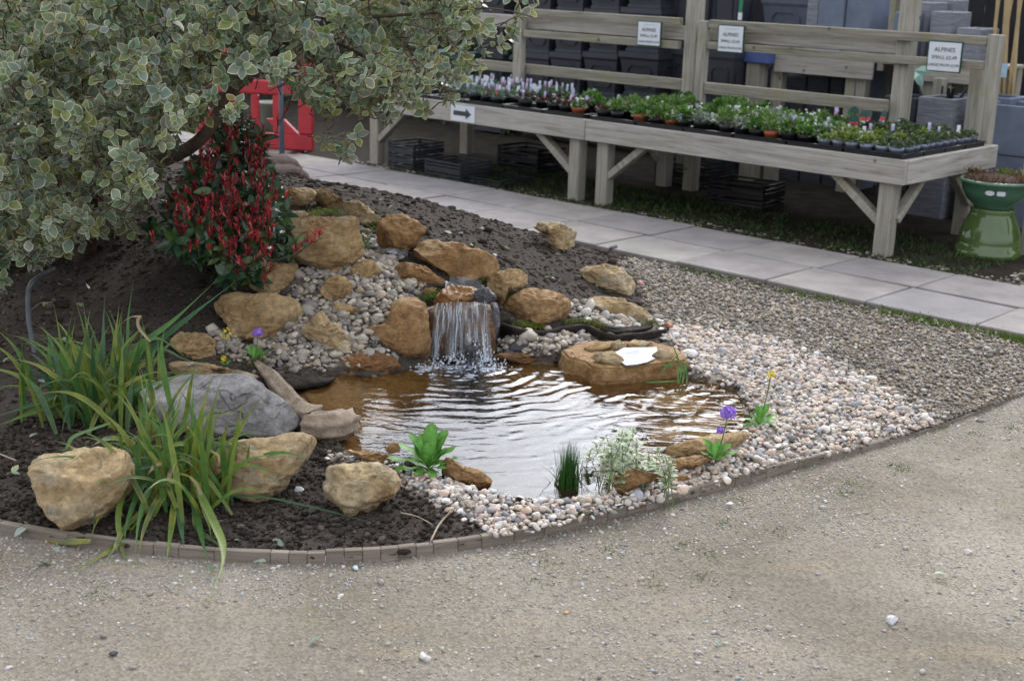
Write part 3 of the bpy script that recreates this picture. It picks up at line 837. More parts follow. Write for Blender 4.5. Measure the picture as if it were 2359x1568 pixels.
def rock(label, outline, mat, depth=.9, base='bed', Y=None, seed=0, name='sandstone_rock', cat='rock', group=ROCK_GROUP, rough=1.0, flat=.92, back=.5, facets=5, sub=None, blocky=.62):
    """a closed stone whose outline is the one in the photograph, with its own distance, depth and broken faces"""
    r = np.random.default_rng(1000 + seed)
    o = np.array(outline, float)
    bi = int(np.argmax(o[:, 1])); cx, cy = (o.min(0) + o.max(0)) / 2
    if Y is not None: w = Y
    else:
        p = hit(*o[bi]) if base == 'bed' else ground(*o[bi], ZW if base == 'water' else base)
        w = (p - C0) @ fw
    if DEBUG: print('ROCK', label[:40], 'w', round(float(w), 2), 'hit', hit(*o[bi]).round(2))
    mr = np.sqrt(np.ptp(o[:, 0]) * np.ptp(o[:, 1])) / 2 * w / F
    w += depth * mr * back
    th, rad = radial(o, cx, cy)
    k = np.array([1, 2, 1.]) / 4
    rad = np.convolve(np.r_[rad[-1], rad, rad[0]], k, 'valid') * w / F
    v, f = (sub or ICO5)
    rho = np.hypot(v[:, 0], v[:, 1]); t = np.arctan2(-v[:, 1], v[:, 0])
    rr = np.interp(t, np.r_[th, np.pi], np.r_[rad, rad[0]]) * rho ** blocky
    dz = depth * mr * np.sign(v[:, 2]) * np.abs(v[:, 2]) ** .7
    P = (rr * np.cos(t))[:, None] * rt - (rr * np.sin(t))[:, None] * up + dz[:, None] * fw
    rim = np.abs(v[:, 2]) < .12
    def cut(nv, lim, soft=.93):
        nonlocal P
        nv = np.array(nv, float); nv /= np.linalg.norm(nv)
        P = P - np.outer(np.maximum(0, P @ nv - lim) * soft, nv)
    nt_ = np.array([r.normal(0, .15), -.42 + r.normal(0, .1), .9]); nt_ /= np.linalg.norm(nt_)
    cut(nt_, (P[rim] @ nt_).max() * flat, .97)
    nf = np.array([r.normal(0, .25), -.95, .12 + r.normal(0, .1)]); nf /= np.linalg.norm(nf)
    cut(nf, (P @ nf).max() * r.uniform(.62, .8))
    for _ in range(facets):
        nv = np.array([r.choice((-1, 1)) * r.uniform(.3, 1), -r.uniform(.3, 1), r.normal(.1, .45)]); nv /= np.linalg.norm(nv)
        cut(nv, (P @ nv).max() * r.uniform(.66, .9), .97)
    # give the cut stone its outline back
    for _ in range(2):
        iu, iv = P @ rt, P @ up; ti = np.arctan2(iv, iu); ri = np.hypot(iu, iv)
        bins = ((ti + np.pi) / (2 * np.pi) * 72).astype(int) % 72
        mx = np.zeros(72); np.maximum.at(mx, bins, ri)
        bc = -np.pi + (np.arange(72) + .5) * 2 * np.pi / 72
        want = np.interp(-bc, th, rad, period=2 * np.pi)
        mx = np.maximum(mx, np.maximum(np.roll(mx, 1), np.roll(mx, -1)) * .8)
        ratio = np.clip(want / np.maximum(mx, 1e-4), .6, 2.0)
        rt_ = np.interp(ti, bc, ratio, period=2 * np.pi)[:, None]
        P = P + (rt_ - 1) * (iu[:, None] * rt + iv[:, None] * up)
    # broken surface
    L = np.linalg.norm(P, axis=1)[:, None] + 1e-6; d = P / L
    off = Vector(r.uniform(-50, 50, 3))
    fq = np.c_[P[:, 0], P[:, 1], P[:, 2] * 1.7] / mr
    a = np.array([noise.noise(Vector(q) * 1.1 + off) + .6 * (.4 - abs(noise.noise(Vector(q) * 2.6 + off))) * 2 + .40 * noise.noise(Vector(q) * 6 + off) + .22 * noise.noise(Vector(q) * 13 + off) for q in fq])
    amp = np.minimum(mr, .08)
    P = P + d * (a * .17 * amp * rough)[:, None]
    me = mesh_np(name, P, f[:, ::-1], mat)
    ob = obj(name, me, None, C0 + ray(cx, cy) * w)
    tag(ob, label, cat, group)
    return ob

rock('long ochre stone at the very top of the rock pile beside the red-leaved shrub', R5((470, 215), (520, 190), (600, 180), (690, 165), (745, 180), (775, 215), (755, 260), (700, 290), (590, 295), (490, 275)), M_dry, .8, seed=1)
rock('ochre stone leaning against the topmost stone, over a dark hollow', R5((752, 185), (820, 165), (880, 178), (902, 215), (950, 245), (975, 275), (965, 312), (900, 322), (815, 312), (770, 260)), M_dry, .8, seed=2)
rock('banded tan stone half buried in soil right of the topmost stones', R5((962, 268), (1050, 260), (1110, 290), (1165, 345), (1230, 372), (1180, 440), (1100, 445), (1060, 400), (985, 345)), M_pale, .8, seed=3)
rock('flat pale stone lying on top of the biggest block', R5((430, 350), (540, 326), (690, 330), (722, 355), (650, 400), (560, 440), (450, 430)), M_pale, .9, seed=4)
rock('biggest squarish ochre block, behind the red shoots of the shrub', R5((545, 445), (640, 410), (720, 385), (860, 372), (1000, 366), (1062, 395), (1078, 480), (1092, 570), (1090, 650), (1040, 680), (950, 705), (860, 730), (700, 755), (620, 700), (580, 560)), M_dry, .7, seed=5, flat=.97)
rock('rounded brown boulder at the top of the stream, water at its foot', R5((1205, 420), (1240, 385), (1290, 362), (1380, 368), (1470, 400), (1538, 445), (1530, 490), (1500, 520), (1470, 570), (1410, 620), (1310, 618), (1240, 590), (1192, 540)), M_tan, .9, seed=6, facets=2)
rock('long rounded brown boulder bridging the right bank above the waterfall', R6((0, 375), (60, 310), (130, 272), (210, 268), (260, 290), (380, 296), (470, 335), (560, 338), (640, 390), (690, 450), (672, 520), (560, 595), (470, 602), (330, 572), (150, 505), (80, 435), (0, 415)), M_tan, .8, seed=7, facets=2)
rock('forked ochre stone with moss beside the waterfall lip', R6((596, 560), (680, 506), (780, 505), (862, 512), (918, 545), (900, 600), (875, 632), (750, 655), (742, 735), (702, 765), (672, 700), (600, 640)), M_dry, .8, seed=8)
rock('large wet brown rock right of the waterfall with a slanting face', R6((672, 840), (690, 780), (780, 695), (880, 648), (1050, 645), (1170, 680), (1232, 742), (1215, 830), (1180, 885), (1000, 922), (850, 902), (720, 880)), M_tan, .8, seed=9)
rock('pale ochre rock on the soil beside the paved path, topmost on the right', R6((930, 185), (1000, 142), (1130, 138), (1200, 165), (1272, 208), (1255, 310), (1180, 342), (1095, 348), (1066, 300), (1058, 225), (1000, 208)), M_pale, .8, seed=10)
rock('pale square boulder with a white top on soil above the gravel', R6((1288, 502), (1350, 466), (1500, 454), (1620, 490), (1690, 560), (1727, 605), (1722, 680), (1690, 706), (1560, 690), (1430, 652), (1340, 612), (1330, 545)), M_pale, .8, seed=11, flat=.95)
rock('long low yellow rock with a row of white cobbles at its foot', R6((1348, 760), (1390, 700), (1500, 694), (1640, 730), (1790, 792), (1880, 852), (1942, 905), (1880, 915), (1700, 912), (1500, 860), (1355, 850)), M_pale, .7, seed=12)
rock('egg-shaped tan stone standing amid the grey cobbles', R5((808, 870), (850, 802), (930, 770), (1000, 808), (1030, 850), (990, 930), (930, 972), (850, 966), (805, 912)), M_dry, .8, seed=13)
rock('small wedge of ochre stone under the biggest block', R5((855, 732), (920, 703), (958, 720), (950, 748), (890, 757)), M_dry, .8, seed=14, sub=ICO3)
rock('tan stone among cobbles just left of the upper stream', R5((975, 775), (1060, 690), (1130, 670), (1200, 685), (1227, 740), (1190, 790), (1110, 802), (1030, 782)), M_dry, .8, seed=15)
rock('slanting reddish stone left of the stream below the long boulder', R5((1328, 725), (1380, 684), (1450, 690), (1570, 750), (1660, 792), (1682, 835), (1620, 862), (1500, 842), (1360, 802)), M_tan, .7, seed=16)
rock('small flat brown stone at the left of the waterfall lip', R5((1468, 895), (1530, 858), (1640, 864), (1648, 890), (1580, 932), (1480, 917)), M_tan, .8, seed=17, sub=ICO3)
rock('ochre block below the red shrub, above the large left rock', R5((325, 705), (420, 680), (560, 690), (638, 692), (612, 790), (580, 880), (520, 922), (420, 900), (330, 860)), M_dry, .8, seed=18)
rock('large broad ochre rock on the left bank, above the purple flower', R5((48, 985), (130, 912), (230, 888), (380, 910), (500, 905), (600, 930), (655, 970), (672, 1050), (640, 1120), (580, 1172), (480, 1212), (400, 1247), (300, 1232), (200, 1190), (150, 1110), (80, 1055)), M_dry, .65, seed=19, facets=4)
rock('ridged flat tan rock lying on the cobble slope above the pond', R5((825, 1035), (860, 1080), (900, 1130), (980, 1190), (1082, 1222), (1062, 1282), (1030, 1327), (880, 1312), (760, 1262), (662, 1212), (700, 1110), (770, 1060)), M_pale, .6, seed=20)
rock('tall smooth orange boulder standing left of the waterfall', R5((1290, 990), (1350, 940), (1450, 934), (1530, 970), (1552, 1050), (1562, 1150), (1577, 1230), (1562, 1340), (1480, 1377), (1350, 1352), (1280, 1302), (1190, 1270), (1108, 1190), (1150, 1130), (1262, 1105), (1285, 1050)), M_tan, .6, base='water', seed=21, facets=1, rough=.6, back=-.25, flat=.99)
rock('low wet brown stone at the water edge below the ridged rock', R5((885, 1385), (1000, 1340), (1180, 1310), (1300, 1330), (1347, 1380), (1352, 1425), (1250, 1447), (1100, 1452), (950, 1425)), M_wet, .8, base='water', seed=22)
rock('thin flat tan stone half covered by grey cobbles', R5((838, 978), (930, 972), (1080, 1000), (1092, 1030), (1000, 1047), (900, 1022)), M_dry, .8, seed=23, sub=ICO3)
rock('small ochre stone behind the strap-leaved clump', R7((1105, 455), (1160, 425), (1300, 430), (1366, 480), (1368, 600), (1260, 600), (1150, 540), (1095, 495)), M_dry, .8, seed=24)
rock('pale flat stone edge showing behind the grey slab', R7((1050, 610), (1200, 600), (1400, 640), (1560, 665), (1645, 690), (1640, 730), (1400, 740), (1150, 720)), M_pale, .8, seed=25)
rock('big flat grey slab of stone on the left bank of the pond', R7((870, 770), (1000, 715), (1160, 690), (1400, 690), (1580, 680), (1640, 730), (1740, 800), (1830, 880), (1900, 950), (1912, 1010), (1870, 1062), (1780, 1085), (1640, 1090), (1400, 1105), (1250, 1080), (1100, 1040), (950, 900)), M_slate, .6, seed=26, name='slate_slab', group=None, flat=.86, rough=.6, blocky=.5, facets=1)
rock('pale cream boulder at the front left behind the arching leaves', R8((208, 450), (250, 370), (340, 310), (450, 318), (560, 290), (740, 284), (880, 310), (950, 400), (962, 520), (900, 620), (800, 720), (690, 820), (600, 862), (500, 887), (420, 872), (290, 822), (272, 740), (220, 700), (208, 560)), M_pale, .85, seed=27, facets=4)
rock('big angular yellow boulder right of the strap-leaved clump', R8((1460, 330), (1600, 242), (1780, 216), (1980, 202), (2060, 170), (2180, 168), (2272, 230), (2245, 310), (2160, 420), (2080, 500), (2020, 600), (1950, 662), (1850, 657), (1700, 592), (1560, 552), (1490, 490), (1440, 410)), M_pale, .8, seed=28, facets=4, flat=.95)
rock('squarish yellow boulder on dark soil by the front edging', S1((305, 915), (400, 890), (560, 884), (680, 878), (790, 930), (862, 1010), (862, 1090), (800, 1140), (705, 1170), (690, 1230), (600, 1272), (500, 1287), (380, 1252), (325, 1190), (288, 1140), (298, 1000)), M_pale, .85, seed=29, facets=4)
rock('low brown stone at the pond rim behind the square yellow boulder', S1((430, 775), (560, 792), (700, 797), (790, 828), (818, 880), (760, 910), (680, 870), (560, 840), (440, 808)), M_tan, .8, seed=30)
rock('small brown stone behind the broad-leaved green rosette', S1((755, 765), (800, 722), (840, 724), (872, 760), (862, 795), (790, 805)), M_tan, .8, seed=31, Y=4.1, sub=ICO3)
rock('orange stone tapering into the front of the pond', S1((1188, 885), (1240, 830), (1290, 858), (1350, 908), (1470, 933), (1542, 980), (1592, 1052), (1500, 1066), (1380, 1040), (1280, 1010), (1205, 985)), M_tan, .7, base='water', seed=32)
rock('reddish brown stone at the front water edge by the pale plant', S2((928, 995), (990, 942), (1100, 928), (1230, 948), (1320, 985), (1325, 1020), (1140, 1030), (1030, 1070), (1000, 1125), (968, 1135), (940, 1060)), M_tan, .7, base='water', seed=33)
rock('small reddish stone partly under the front pebbles', S2((1335, 990), (1390, 953), (1480, 973), (1505, 1005), (1420, 1030), (1340, 1022)), M_tan, .8, seed=34, sub=ICO3)
rock('long pale orange rock between the purple flower and the water', S2((1320, 790), (1360, 752), (1450, 720), (1650, 684), (1800, 650), (1930, 628), (1992, 655), (1982, 712), (1900, 750), (1780, 780), (1650, 830), (1500, 860), (1360, 850)), M_dry, .7, seed=35)
rock('orange stone below the long pale rock at the pond edge', S2((1362, 885), (1450, 838), (1600, 824), (1690, 850), (1610, 895), (1480, 900), (1420, 930), (1390, 955), (1352, 925)), M_tan, .8, seed=36)
def slab_rock(label, top_v, zt, thick, mat, seed, name='sandstone_rock', group=ROCK_GROUP, grow=1.06):
    """a flat-topped stone: its upper face is the one seen in the photograph, at height zt"""
    P = np.array([ground(*p, zt) for p in top_v]); c = P.mean(0)
    bm = bmesh.new()
    t = [bm.verts.new(q - c) for q in P]; b_ = [bm.verts.new((q - c) * [grow, grow, 1] - [0, 0, thick]) for q in P]; m_ = [bm.verts.new((q - c) * [grow * 1.02, grow * 1.02, 1] - [0, 0, thick * .45]) for q in P]
    n = len(P); ft = bm.faces.new(t)
    for A1, A2 in ((t, m_), (m_, b_)):
        for i in range(n): bm.faces.new((A1[i], A2[i], A2[(i + 1) % n], A1[(i + 1) % n]))
    bm.faces.new(b_[::-1]); bmesh.ops.recalc_face_normals(bm, faces=bm.faces[:])
    bmesh.ops.bevel(bm, geom=[e for e in bm.edges], offset=.009, segments=2, affect='EDGES', clamp_overlap=True)
    bmesh.ops.triangulate(bm, faces=bm.faces[:])
    for _ in range(5):
        es = [e for e in bm.edges if e.calc_length() > .016]
        if not es: break
        bmesh.ops.subdivide_edges(bm, edges=es, cuts=1); bmesh.ops.triangulate(bm, faces=bm.faces[:])
    off = Vector((seed * 3.1, seed, 0)); bm.normal_update()
    for v in bm.verts: v.co += v.normal * (.007 * noise.noise(v.co * 16 + off) + .004 * noise.noise(v.co * 45 + off))
    me = bpy.data.meshes.new(name); bm.to_mesh(me); bm.free(); me.materials.append(mat)
    me.polygons.foreach_set('use_smooth', [True] * len(me.polygons))
    ob = obj(name, me, None, c); tag(ob, label, 'rock', group); return ob
ZL = ZW + .062
ledge = slab_rock('broad orange ledge rock in the water carrying the white sheet', R6((1165, 1110), (1260, 1055), (1400, 1045), (1600, 1038), (1850, 1036), (2000, 1075), (2085, 1120), (2130, 1185), (1900, 1215), (1640, 1245), (1470, 1250), (1390, 1235), (1330, 1190), (1210, 1165)), ZL, .13, M_tan, 37)
for lab, o_, sd, mt in (('long flat stone on the ledge, front left of the white sheet', ((1380, 1170), (1450, 1130), (1550, 1120), (1620, 1160), (1657, 1200), (1600, 1232), (1500, 1217), (1420, 1197)), 38, M_pale),
                        ('flat brown stone on the ledge, leftmost of those round the sheet', ((1305, 1112), (1400, 1060), (1530, 1040), (1562, 1080), (1530, 1112), (1380, 1122)), 39, M_dry),
                        ('small upright stone behind the white sheet', ((1538, 1060), (1600, 1030), (1652, 1060), (1642, 1110), (1560, 1117)), 40, M_pale),
                        ('pale flat stone along the back edge of the white sheet', ((1655, 1072), (1720, 1030), (1860, 1050), (1877, 1097), (1780, 1107), (1690, 1097)), 41, M_pale),
                        ('oval stone on the ledge right of the white sheet', ((1855, 1142), (1920, 1105), (2000, 1120), (2032, 1160), (1960, 1187), (1880, 1172)), 42, M_pale)):
    rock(lab, R6(*o_), mt, .8, base=ZL - .003, seed=sd, sub=ICO4, group='stones holding down the white sheet', rough=.6)
rock('long wet rust-coloured stone strip at the water right of the waterfall', R6((615, 1155), (700, 1130), (880, 1140), (1060, 1170), (1092, 1200), (900, 1215), (700, 1187)), M_wet, .9, base='water', seed=43)
rock('flat grey-green wet stone behind the rust-coloured strip', R6((718, 1092), (820, 1060), (1000, 1065), (1062, 1100), (1000, 1130), (780, 1130)), M_darkstone, .9, seed=44, sub=ICO3)
rock('dark purple rounded stone on the right of the waterfall lip', R6((488, 692), (530, 640), (600, 638), (667, 700), (642, 747), (570, 757), (508, 732)), M_darkstone, .9, Y=5.63, seed=45)
rock('dark upright stone closing the right side of the waterfall', R6((600, 770), (680, 760), (690, 880), (670, 1000), (640, 1090), (590, 1090)), M_darkstone, .9, Y=5.68, seed=46, sub=ICO3)
fallrock = rock('wet rust-brown rock face behind the falling water', R6((95, 800), (240, 745), (450, 742), (625, 760), (655, 950), (640, 1190), (120, 1190), (100, 980)), M_fallrock, .5, Y=5.66, seed=47, flat=.99, facets=0)
rock('wet orange lip stone the stream slides over', R6((180, 745), (260, 640), (330, 612), (470, 622), (540, 650), (600, 740), (600, 790), (420, 775), (200, 800)), M_wet, .9, Y=5.70, seed=48, flat=.9)
for lab, o_, sd in (('drowned amber stone at the far right of the shallows', S2((1195, 380), (1330, 350), (1560, 350), (1680, 410), (1650, 480), (1480, 500), (1280, 460)), 49),
                    ('drowned amber stone nearest the long pale rock', S2((1470, 640), (1600, 600), (1850, 610), (1870, 680), (1700, 710), (1480, 710)), 50),
                    ('drowned amber slab in the middle of the right shallows', S2((1425, 530), (1600, 500), (1800, 520), (1870, 570), (1700, 620), (1460, 600)), 51),
                    ('drowned brown stone facing the open water', S2((1190, 660), (1290, 580), (1440, 560), (1480, 650), (1400, 720), (1220, 720)), 52),
                    ('drowned amber slab below the mossy log', S2((430, 140), (560, 120), (740, 180), (740, 240), (560, 230), (440, 190)), 53)):
    slab_rock(lab, o_, ZW - .005 - .003 * (sd % 3), .07, M_amber, sd, group='stones under the shallow water', grow=1.1)
slab_rock('drowned amber shelf stone by the black driftwood', V((695, 905), (730, 872), (820, 864), (895, 868), (885, 900), (830, 935), (765, 948), (715, 935)), ZW - .008, .07, M_amber, 54, group='stones under the shallow water', grow=1.1)

# ------------------------------------------------------------------ waterfall, stream, splash
def cascade_mat():
    m, nt, b = new_mat('falling_water'); out = nt.nodes['Material Output']
    b.inputs['Base Color'].default_value = (.82, .88, .95, 1); b.inputs['Roughness'].default_value = .12
    b.inputs['Specular IOR Level'].default_value = .8
    tr = N(nt, 'ShaderNodeBsdfTransparent'); tr.inputs['Color'].default_value = (.95, .97, 1, 1)
    a = N(nt, 'ShaderNodeAttribute'); a.attribute_name = 'Col'
    mx = N(nt, 'ShaderNodeMixShader'); nt.links.new(a.outputs['Fac'], mx.inputs[0])
    nt.links.new(tr.outputs[0], mx.inputs[1]); nt.links.new(b.outputs[0], mx.inputs[2]); nt.links.new(mx.outputs[0], out.inputs['Surface'])
    return m
M_fall = cascade_mat()
lip0 = C0 + ray(*R6((205, 772))[0]) * 5.63; lip1 = C0 + ray(*R6((590, 765))[0]) * 5.59
mb = MB(); rr_ = random.Random(12)
for i in range(85):
    u = min(1, max(0, rr_.choice((.04, .18, .30, .47, .58, .77, .93)) + rr_.gauss(0, .03))); p0 = lip0 + (lip1 - lip0) * u + np.array([0, rr_.uniform(-.02, .03), rr_.uniform(-.006, .02)])
    out_ = rr_.uniform(.02, .11); drop = p0[2] - ZW; spread = (u - .45) * .03 + rr_.gauss(0, .016)
    t0 = rr_.choice((0, 0, .1, .25, .4, .55)); t1 = min(1, t0 + rr_.choice((.25, .4, .6, 1)))
    pts = []
    for k in range(9):
        t = t0 + (t1 - t0) * k / 8
        pts.append(p0 + np.array([spread * t + rr_.gauss(0, .0018), -out_ * math.sqrt(t) * .9, -drop * t ** 1.25]))
    w_ = rr_.uniform(.0006, .0019); g = rr_.choice((.04, .08, .14, .32))
    mb.col = (g, g, g)
    mb.tube(pts, [w_ * (.35 + 1.0 * math.sin(math.pi * (k + .6) / 9.4)) * rr_.uniform(.5, 1.4) for k in range(9)], 5)
fall = mb.build('waterfall', M_fall, smooth=True)
tag(fall, 'thin curtain of falling water between the orange boulder and the brown rock', 'waterfall')
# glassy sheet behind the strands
nv, nu = 26, 60; vs = []; cs = []
for j in range(nv):
    for i in range(nu):
        u = i / (nu - 1); t = j / (nv - 1)
        p0 = lip0 + (lip1 - lip0) * u; drop = p0[2] - ZW
        q_ = p0 + np.array([(u - .45) * .05 * t + .004 * math.sin(u * 40), -.055 * math.sqrt(t) * (1 + .5 * math.sin(u * 23) * t), .012 - drop * t ** 1.3])
        vs.append(q_); cs.append([.04 + .65 * max(0, noise.noise(Vector((u * 26, t * 2.2, 3.0))) + .5 * noise.noise(Vector((u * 60, t * 4, 7.0)))) + .22 * t ** 3] * 3)
ix = np.arange(nv * nu).reshape(nv, nu)
q = np.stack([ix[:-1, :-1], ix[:-1, 1:], ix[1:, 1:], ix[1:, :-1]], -1).reshape(-1, 4)
obj('water_sheet', mesh_np('water_sheet', np.array(vs), np.r_[q[:, [0, 1, 2]], q[:, [0, 2, 3]]], M_fall, np.array(cs)), fall)
# splash: drops and foam at the foot
r = np.random.default_rng(5); n_ = 300
ang = r.uniform(0, 2 * np.pi, n_); rad_ = np.abs(r.normal(0, .085, n_))
px_ = FALL[0] + .0 + r.uniform(-.17, .17, n_) + rad_ * np.cos(ang) * .5; py_ = FALL[1] - .05 + rad_ * np.sin(ang) * .8
pz_ = ZW + np.abs(r.normal(0, .028, n_)) * np.exp(-((px_ - FALL[0] - .03) / .14) ** 2)
sz_ = .0022 * np.exp(r.normal(0, .45, n_))
v, f, c = instances(*ICO2, np.eye(3)[None] * sz_[:, None, None] * np.array([1, 1, 1.3]), np.stack([px_, py_, pz_], -1), None, np.tile([.55, .55, .55], (n_, 1)))
m_ = 240; qx = FALL[0] + .055 + r.normal(0, .045, m_); qy = FALL[1] - .03 + r.normal(0, .03, m_); qz = ZW + np.abs(r.normal(.03, .035, m_)); qs = .0016 * np.exp(r.normal(0, .45, m_))
v2, f2, c2 = instances(*ICO2, np.eye(3)[None] * qs[:, None, None] * np.array([1, 1, 2.2]), np.stack([qx, qy, qz], -1), None, np.tile([.5, .5, .5], (m_, 1)))
v, f, c = join_np([(v, f, c), (v2, f2, c2)])
splash = obj('splash_drops', mesh_np('splash_drops', v, f, M_fall, c)); tag(splash, kind='stuff')
n_ = 150; px_ = FALL[0] + r.normal(0, .13, n_); py_ = FALL[1] - .06 - np.abs(r.normal(0, .07, n_)); sz_ = .005 * np.exp(r.normal(0, .5, n_))
v, f, c = instances(*ICO2, np.eye(3)[None] * sz_[:, None, None] * np.array([1.6, 1.1, .28]), np.stack([px_, py_, np.full(n_, ZW + .004)], -1), None, np.tile([.22, .22, .22], (n_, 1)))
foam = obj('foam', mesh_np('foam', v, f, M_fall, c)); tag(foam, kind='stuff')
# stream above the lip and the small upper pool
def stream(poly_v, lift, name):
    P = np.array([hit(*p) for p in poly_v]); lo = P.min(0); hi = P.max(0)
    a, b = np.meshgrid(np.arange(lo[0], hi[0], .014), np.arange(lo[1], hi[1], .014)); a2, b2 = a.ravel(), b.ravel()
    vx, vy = project(np.stack([a2, b2, terr(a2, b2, False)], -1)); ins = inpoly(vx, vy, poly_v)
    z = terr(a2, b2, False) + lift + .006 * (fbm(a2 * 30, b2 * 16, 44, 3) - .5) * 2
    ix = np.arange(a.size).reshape(a.shape); q = np.stack([ix[:-1, :-1], ix[:-1, 1:], ix[1:, 1:], ix[1:, :-1]], -1).reshape(-1, 4)
    q = q[ins[q].all(1)]; us, inv = np.unique(q, return_inverse=True); q = inv.reshape(-1, 4)
    white = .10 + .55 * np.clip((fbm(a2 * 22, b2 * 9, 45, 3) - .5) * 4, 0, 1)
    o = obj(name, mesh_np(name, np.c_[a2, b2, z][us], np.r_[q[:, [0, 1, 2]], q[:, [0, 2, 3]]], M_fall, np.repeat(white[us][:, None], 3, 1)))
    return tag(o, kind='structure')
stream(R5((1130, 565), (1190, 555), (1290, 610), (1420, 620), (1430, 690), (1370, 690), (1290, 670), (1180, 630)), .03, 'upper_stream_water')
stream(R6((275, 640), (300, 600), (500, 600), (560, 640), (600, 740), (220, 740)), .035, 'lip_stream_water')

# ------------------------------------------------------------------ driftwood, log, spout, sheet
def along(pts_v, ys):
    """points on the bed seen at these places, lifted a little towards the eye"""
    out = []
    for p, y in zip(pts_v, ys):
        q = hit(*p)
        if q[2] < ZW: q = ground(*p, ZW)
        out.append(q - ray(*p) * .03)
    return out
def spline(P, n):
    P = np.array(P); t = np.linspace(0, len(P) - 1, n); out = []
    for s in t:
        i = min(int(s), len(P) - 2); f_ = s - i
        p0, p1, p2, p3 = P[max(i - 1, 0)], P[i], P[i + 1], P[min(i + 2, len(P) - 1)]
        out.append(.5 * (2 * p1 + (p2 - p0) * f_ + (2 * p0 - 5 * p1 + 4 * p2 - p3) * f_ ** 2 + (3 * p1 - p0 - 3 * p2 + p3) * f_ ** 3))
    return np.array(out)
def gnarled(name, P, rad, mat, n=40, k=14, ridges=5, amp=.22, seed=0, twist=2.0):
    P = spline(P, n); rad = np.interp(np.linspace(0, 1, n), np.linspace(0, 1, len(rad)), rad)
    r = random.Random(seed); ph = r.uniform(0, 6); vs = []
    for i in range(n):
        t = P[min(i + 1, n - 1)] - P[max(i - 1, 0)]; t /= np.linalg.norm(t)
        a = np.array([0, 0, 1.]) - t * t[2]; a /= np.linalg.norm(a); b = np.cross(t, a)
        for j in range(k):
            th = 2 * math.pi * j / k
            rr = rad[i] * (1 + amp * math.sin(ridges * th + ph + twist * i / n) + .18 * noise.noise(Vector((i * .25, th * 1.5, seed))))
            vs.append(P[i] + (a * math.cos(th) + b * math.sin(th)) * rr)
    fs = []
    for i in range(n - 1):
        for j in range(k):
            a_, b_, c_, d_ = i * k + j, i * k + (j + 1) % k, (i + 1) * k + (j + 1) % k, (i + 1) * k + j
            fs += [(a_, b_, c_), (a_, c_, d_)]
    for e in (0, (n - 1) * k):
        for j in range(1, k - 1): fs.append((e, e + j + 1, e + j) if e == 0 else (e, e + j, e + j + 1))
    return obj(name, mesh_np(name, np.array(vs), np.array(fs), mat))
M_drift = plain('driftwood', (.46, .37, .28), (.18, .13, .095), 16, .9, .9, 50, .012)
M_logdark = plain('wet_log', (.035, .027, .022), (.012, .010, .009), 14, .75, .8, 50, .01, .15)
dw = gnarled('driftwood', along(R7((1640, 665), (1720, 740), (1800, 840), (1870, 930), (1950, 1010), (2020, 1045)), (4.92, 4.82, 4.68, 4.55, 4.45, 4.4)), [.010, .026, .030, .032, .042, .05], M_drift, seed=3, amp=.3); dw.location.z += .03
tag(dw, 'twisted pale driftwood root lying between grey slab and water', 'driftwood')
mb_ = gnarled('root_end', along(S1((150, 640), (260, 660), (370, 660), (470, 620)), (4.35, 4.33, 4.33, 4.36)), [.035, .05, .052, .045], M_drift, n=26, ridges=8, amp=.16, seed=5, k=24)
mb_.parent = dw
bd = gnarled('black_driftwood', along(S1((-60, 270), (60, 290), (180, 275), (280, 265), (370, 228)), (5.0, 4.98, 4.97, 4.97, 4.96)), [.012, .022, .024, .02, .004], M_logdark, n=30, k=10, ridges=3, amp=.4, seed=9)
tag(bd, 'jagged black piece of driftwood lying in the amber shallows', 'driftwood')
lg = gnarled('mossy_log', along(R6((650, 1030), (665, 970), (730, 945), (850, 975), (1000, 995), (1150, 965), (1330, 945), (1450, 995), (1560, 1035), (1700, 1015), (1870, 992), (1960, 962)), (5.5, 5.5, 5.5, 5.52, 5.55, 5.6, 5.65, 5.65, 5.62, 5.68, 5.75, 5.8)), [.02, .03, .026, .022, .02, .02, .022, .026, .026, .022, .018, .008], M_logdark, n=60, ridges=3, amp=.25, seed=6)
tag(lg, 'wavy dark mossy log lying along the bank right of the waterfall', 'log')
lg2 = gnarled('upper_ridge', along(R6((690, 920), (800, 925), (950, 945), (1150, 925), (1350, 905), (1470, 950), (1600, 975), (1800, 945), (1900, 920)), (5.55, 5.56, 5.58, 5.62, 5.68, 5.7, 5.7, 5.76, 5.8)), [.022, .02, .018, .018, .018, .02, .02, .016, .008], M_logdark, n=50, ridges=3, amp=.3, seed=7); lg2.parent = lg

def fuzz(name, pts, rad, n, h, col, parent=None, mat=None, seed=0):
    """tuft or cushion of many small blades round some points"""
    r = np.random.default_rng(seed); pts = np.array(pts)
    b = pts[r.integers(0, len(pts), n)] + r.normal(0, 1, (n, 3)) * rad
    d = np.c_[r.normal(0, .6, n), r.normal(0, .6, n), np.abs(r.normal(.9, .3, n))]; d /= np.linalg.norm(d, axis=1)[:, None]
    L = h * r.uniform(.5, 1.2, n)[:, None]; s = np.cross(d, r.normal(size=(n, 3))); s /= np.linalg.norm(s, axis=1)[:, None]
    w = L * .16
    v = np.stack([b - s * w, b + s * w, b + d * L], 1).reshape(-1, 3); f = np.arange(3 * n).reshape(-1, 3)
    c = np.repeat(np.clip(np.array(col) * (1 + r.normal(0, .3, (n, 1))), .004, 1), 3, 0)
    o = obj(name, mesh_np(name, v, f, mat or M_small, c, False), parent); return o
def patch(name, z_pts, ys, rad, n, h, col, parent=None, seed=0):
    return fuzz(name, spline(along(z_pts, ys), 30) + np.array([0, -.01, .012]), rad, n, h, col, parent, None, seed)
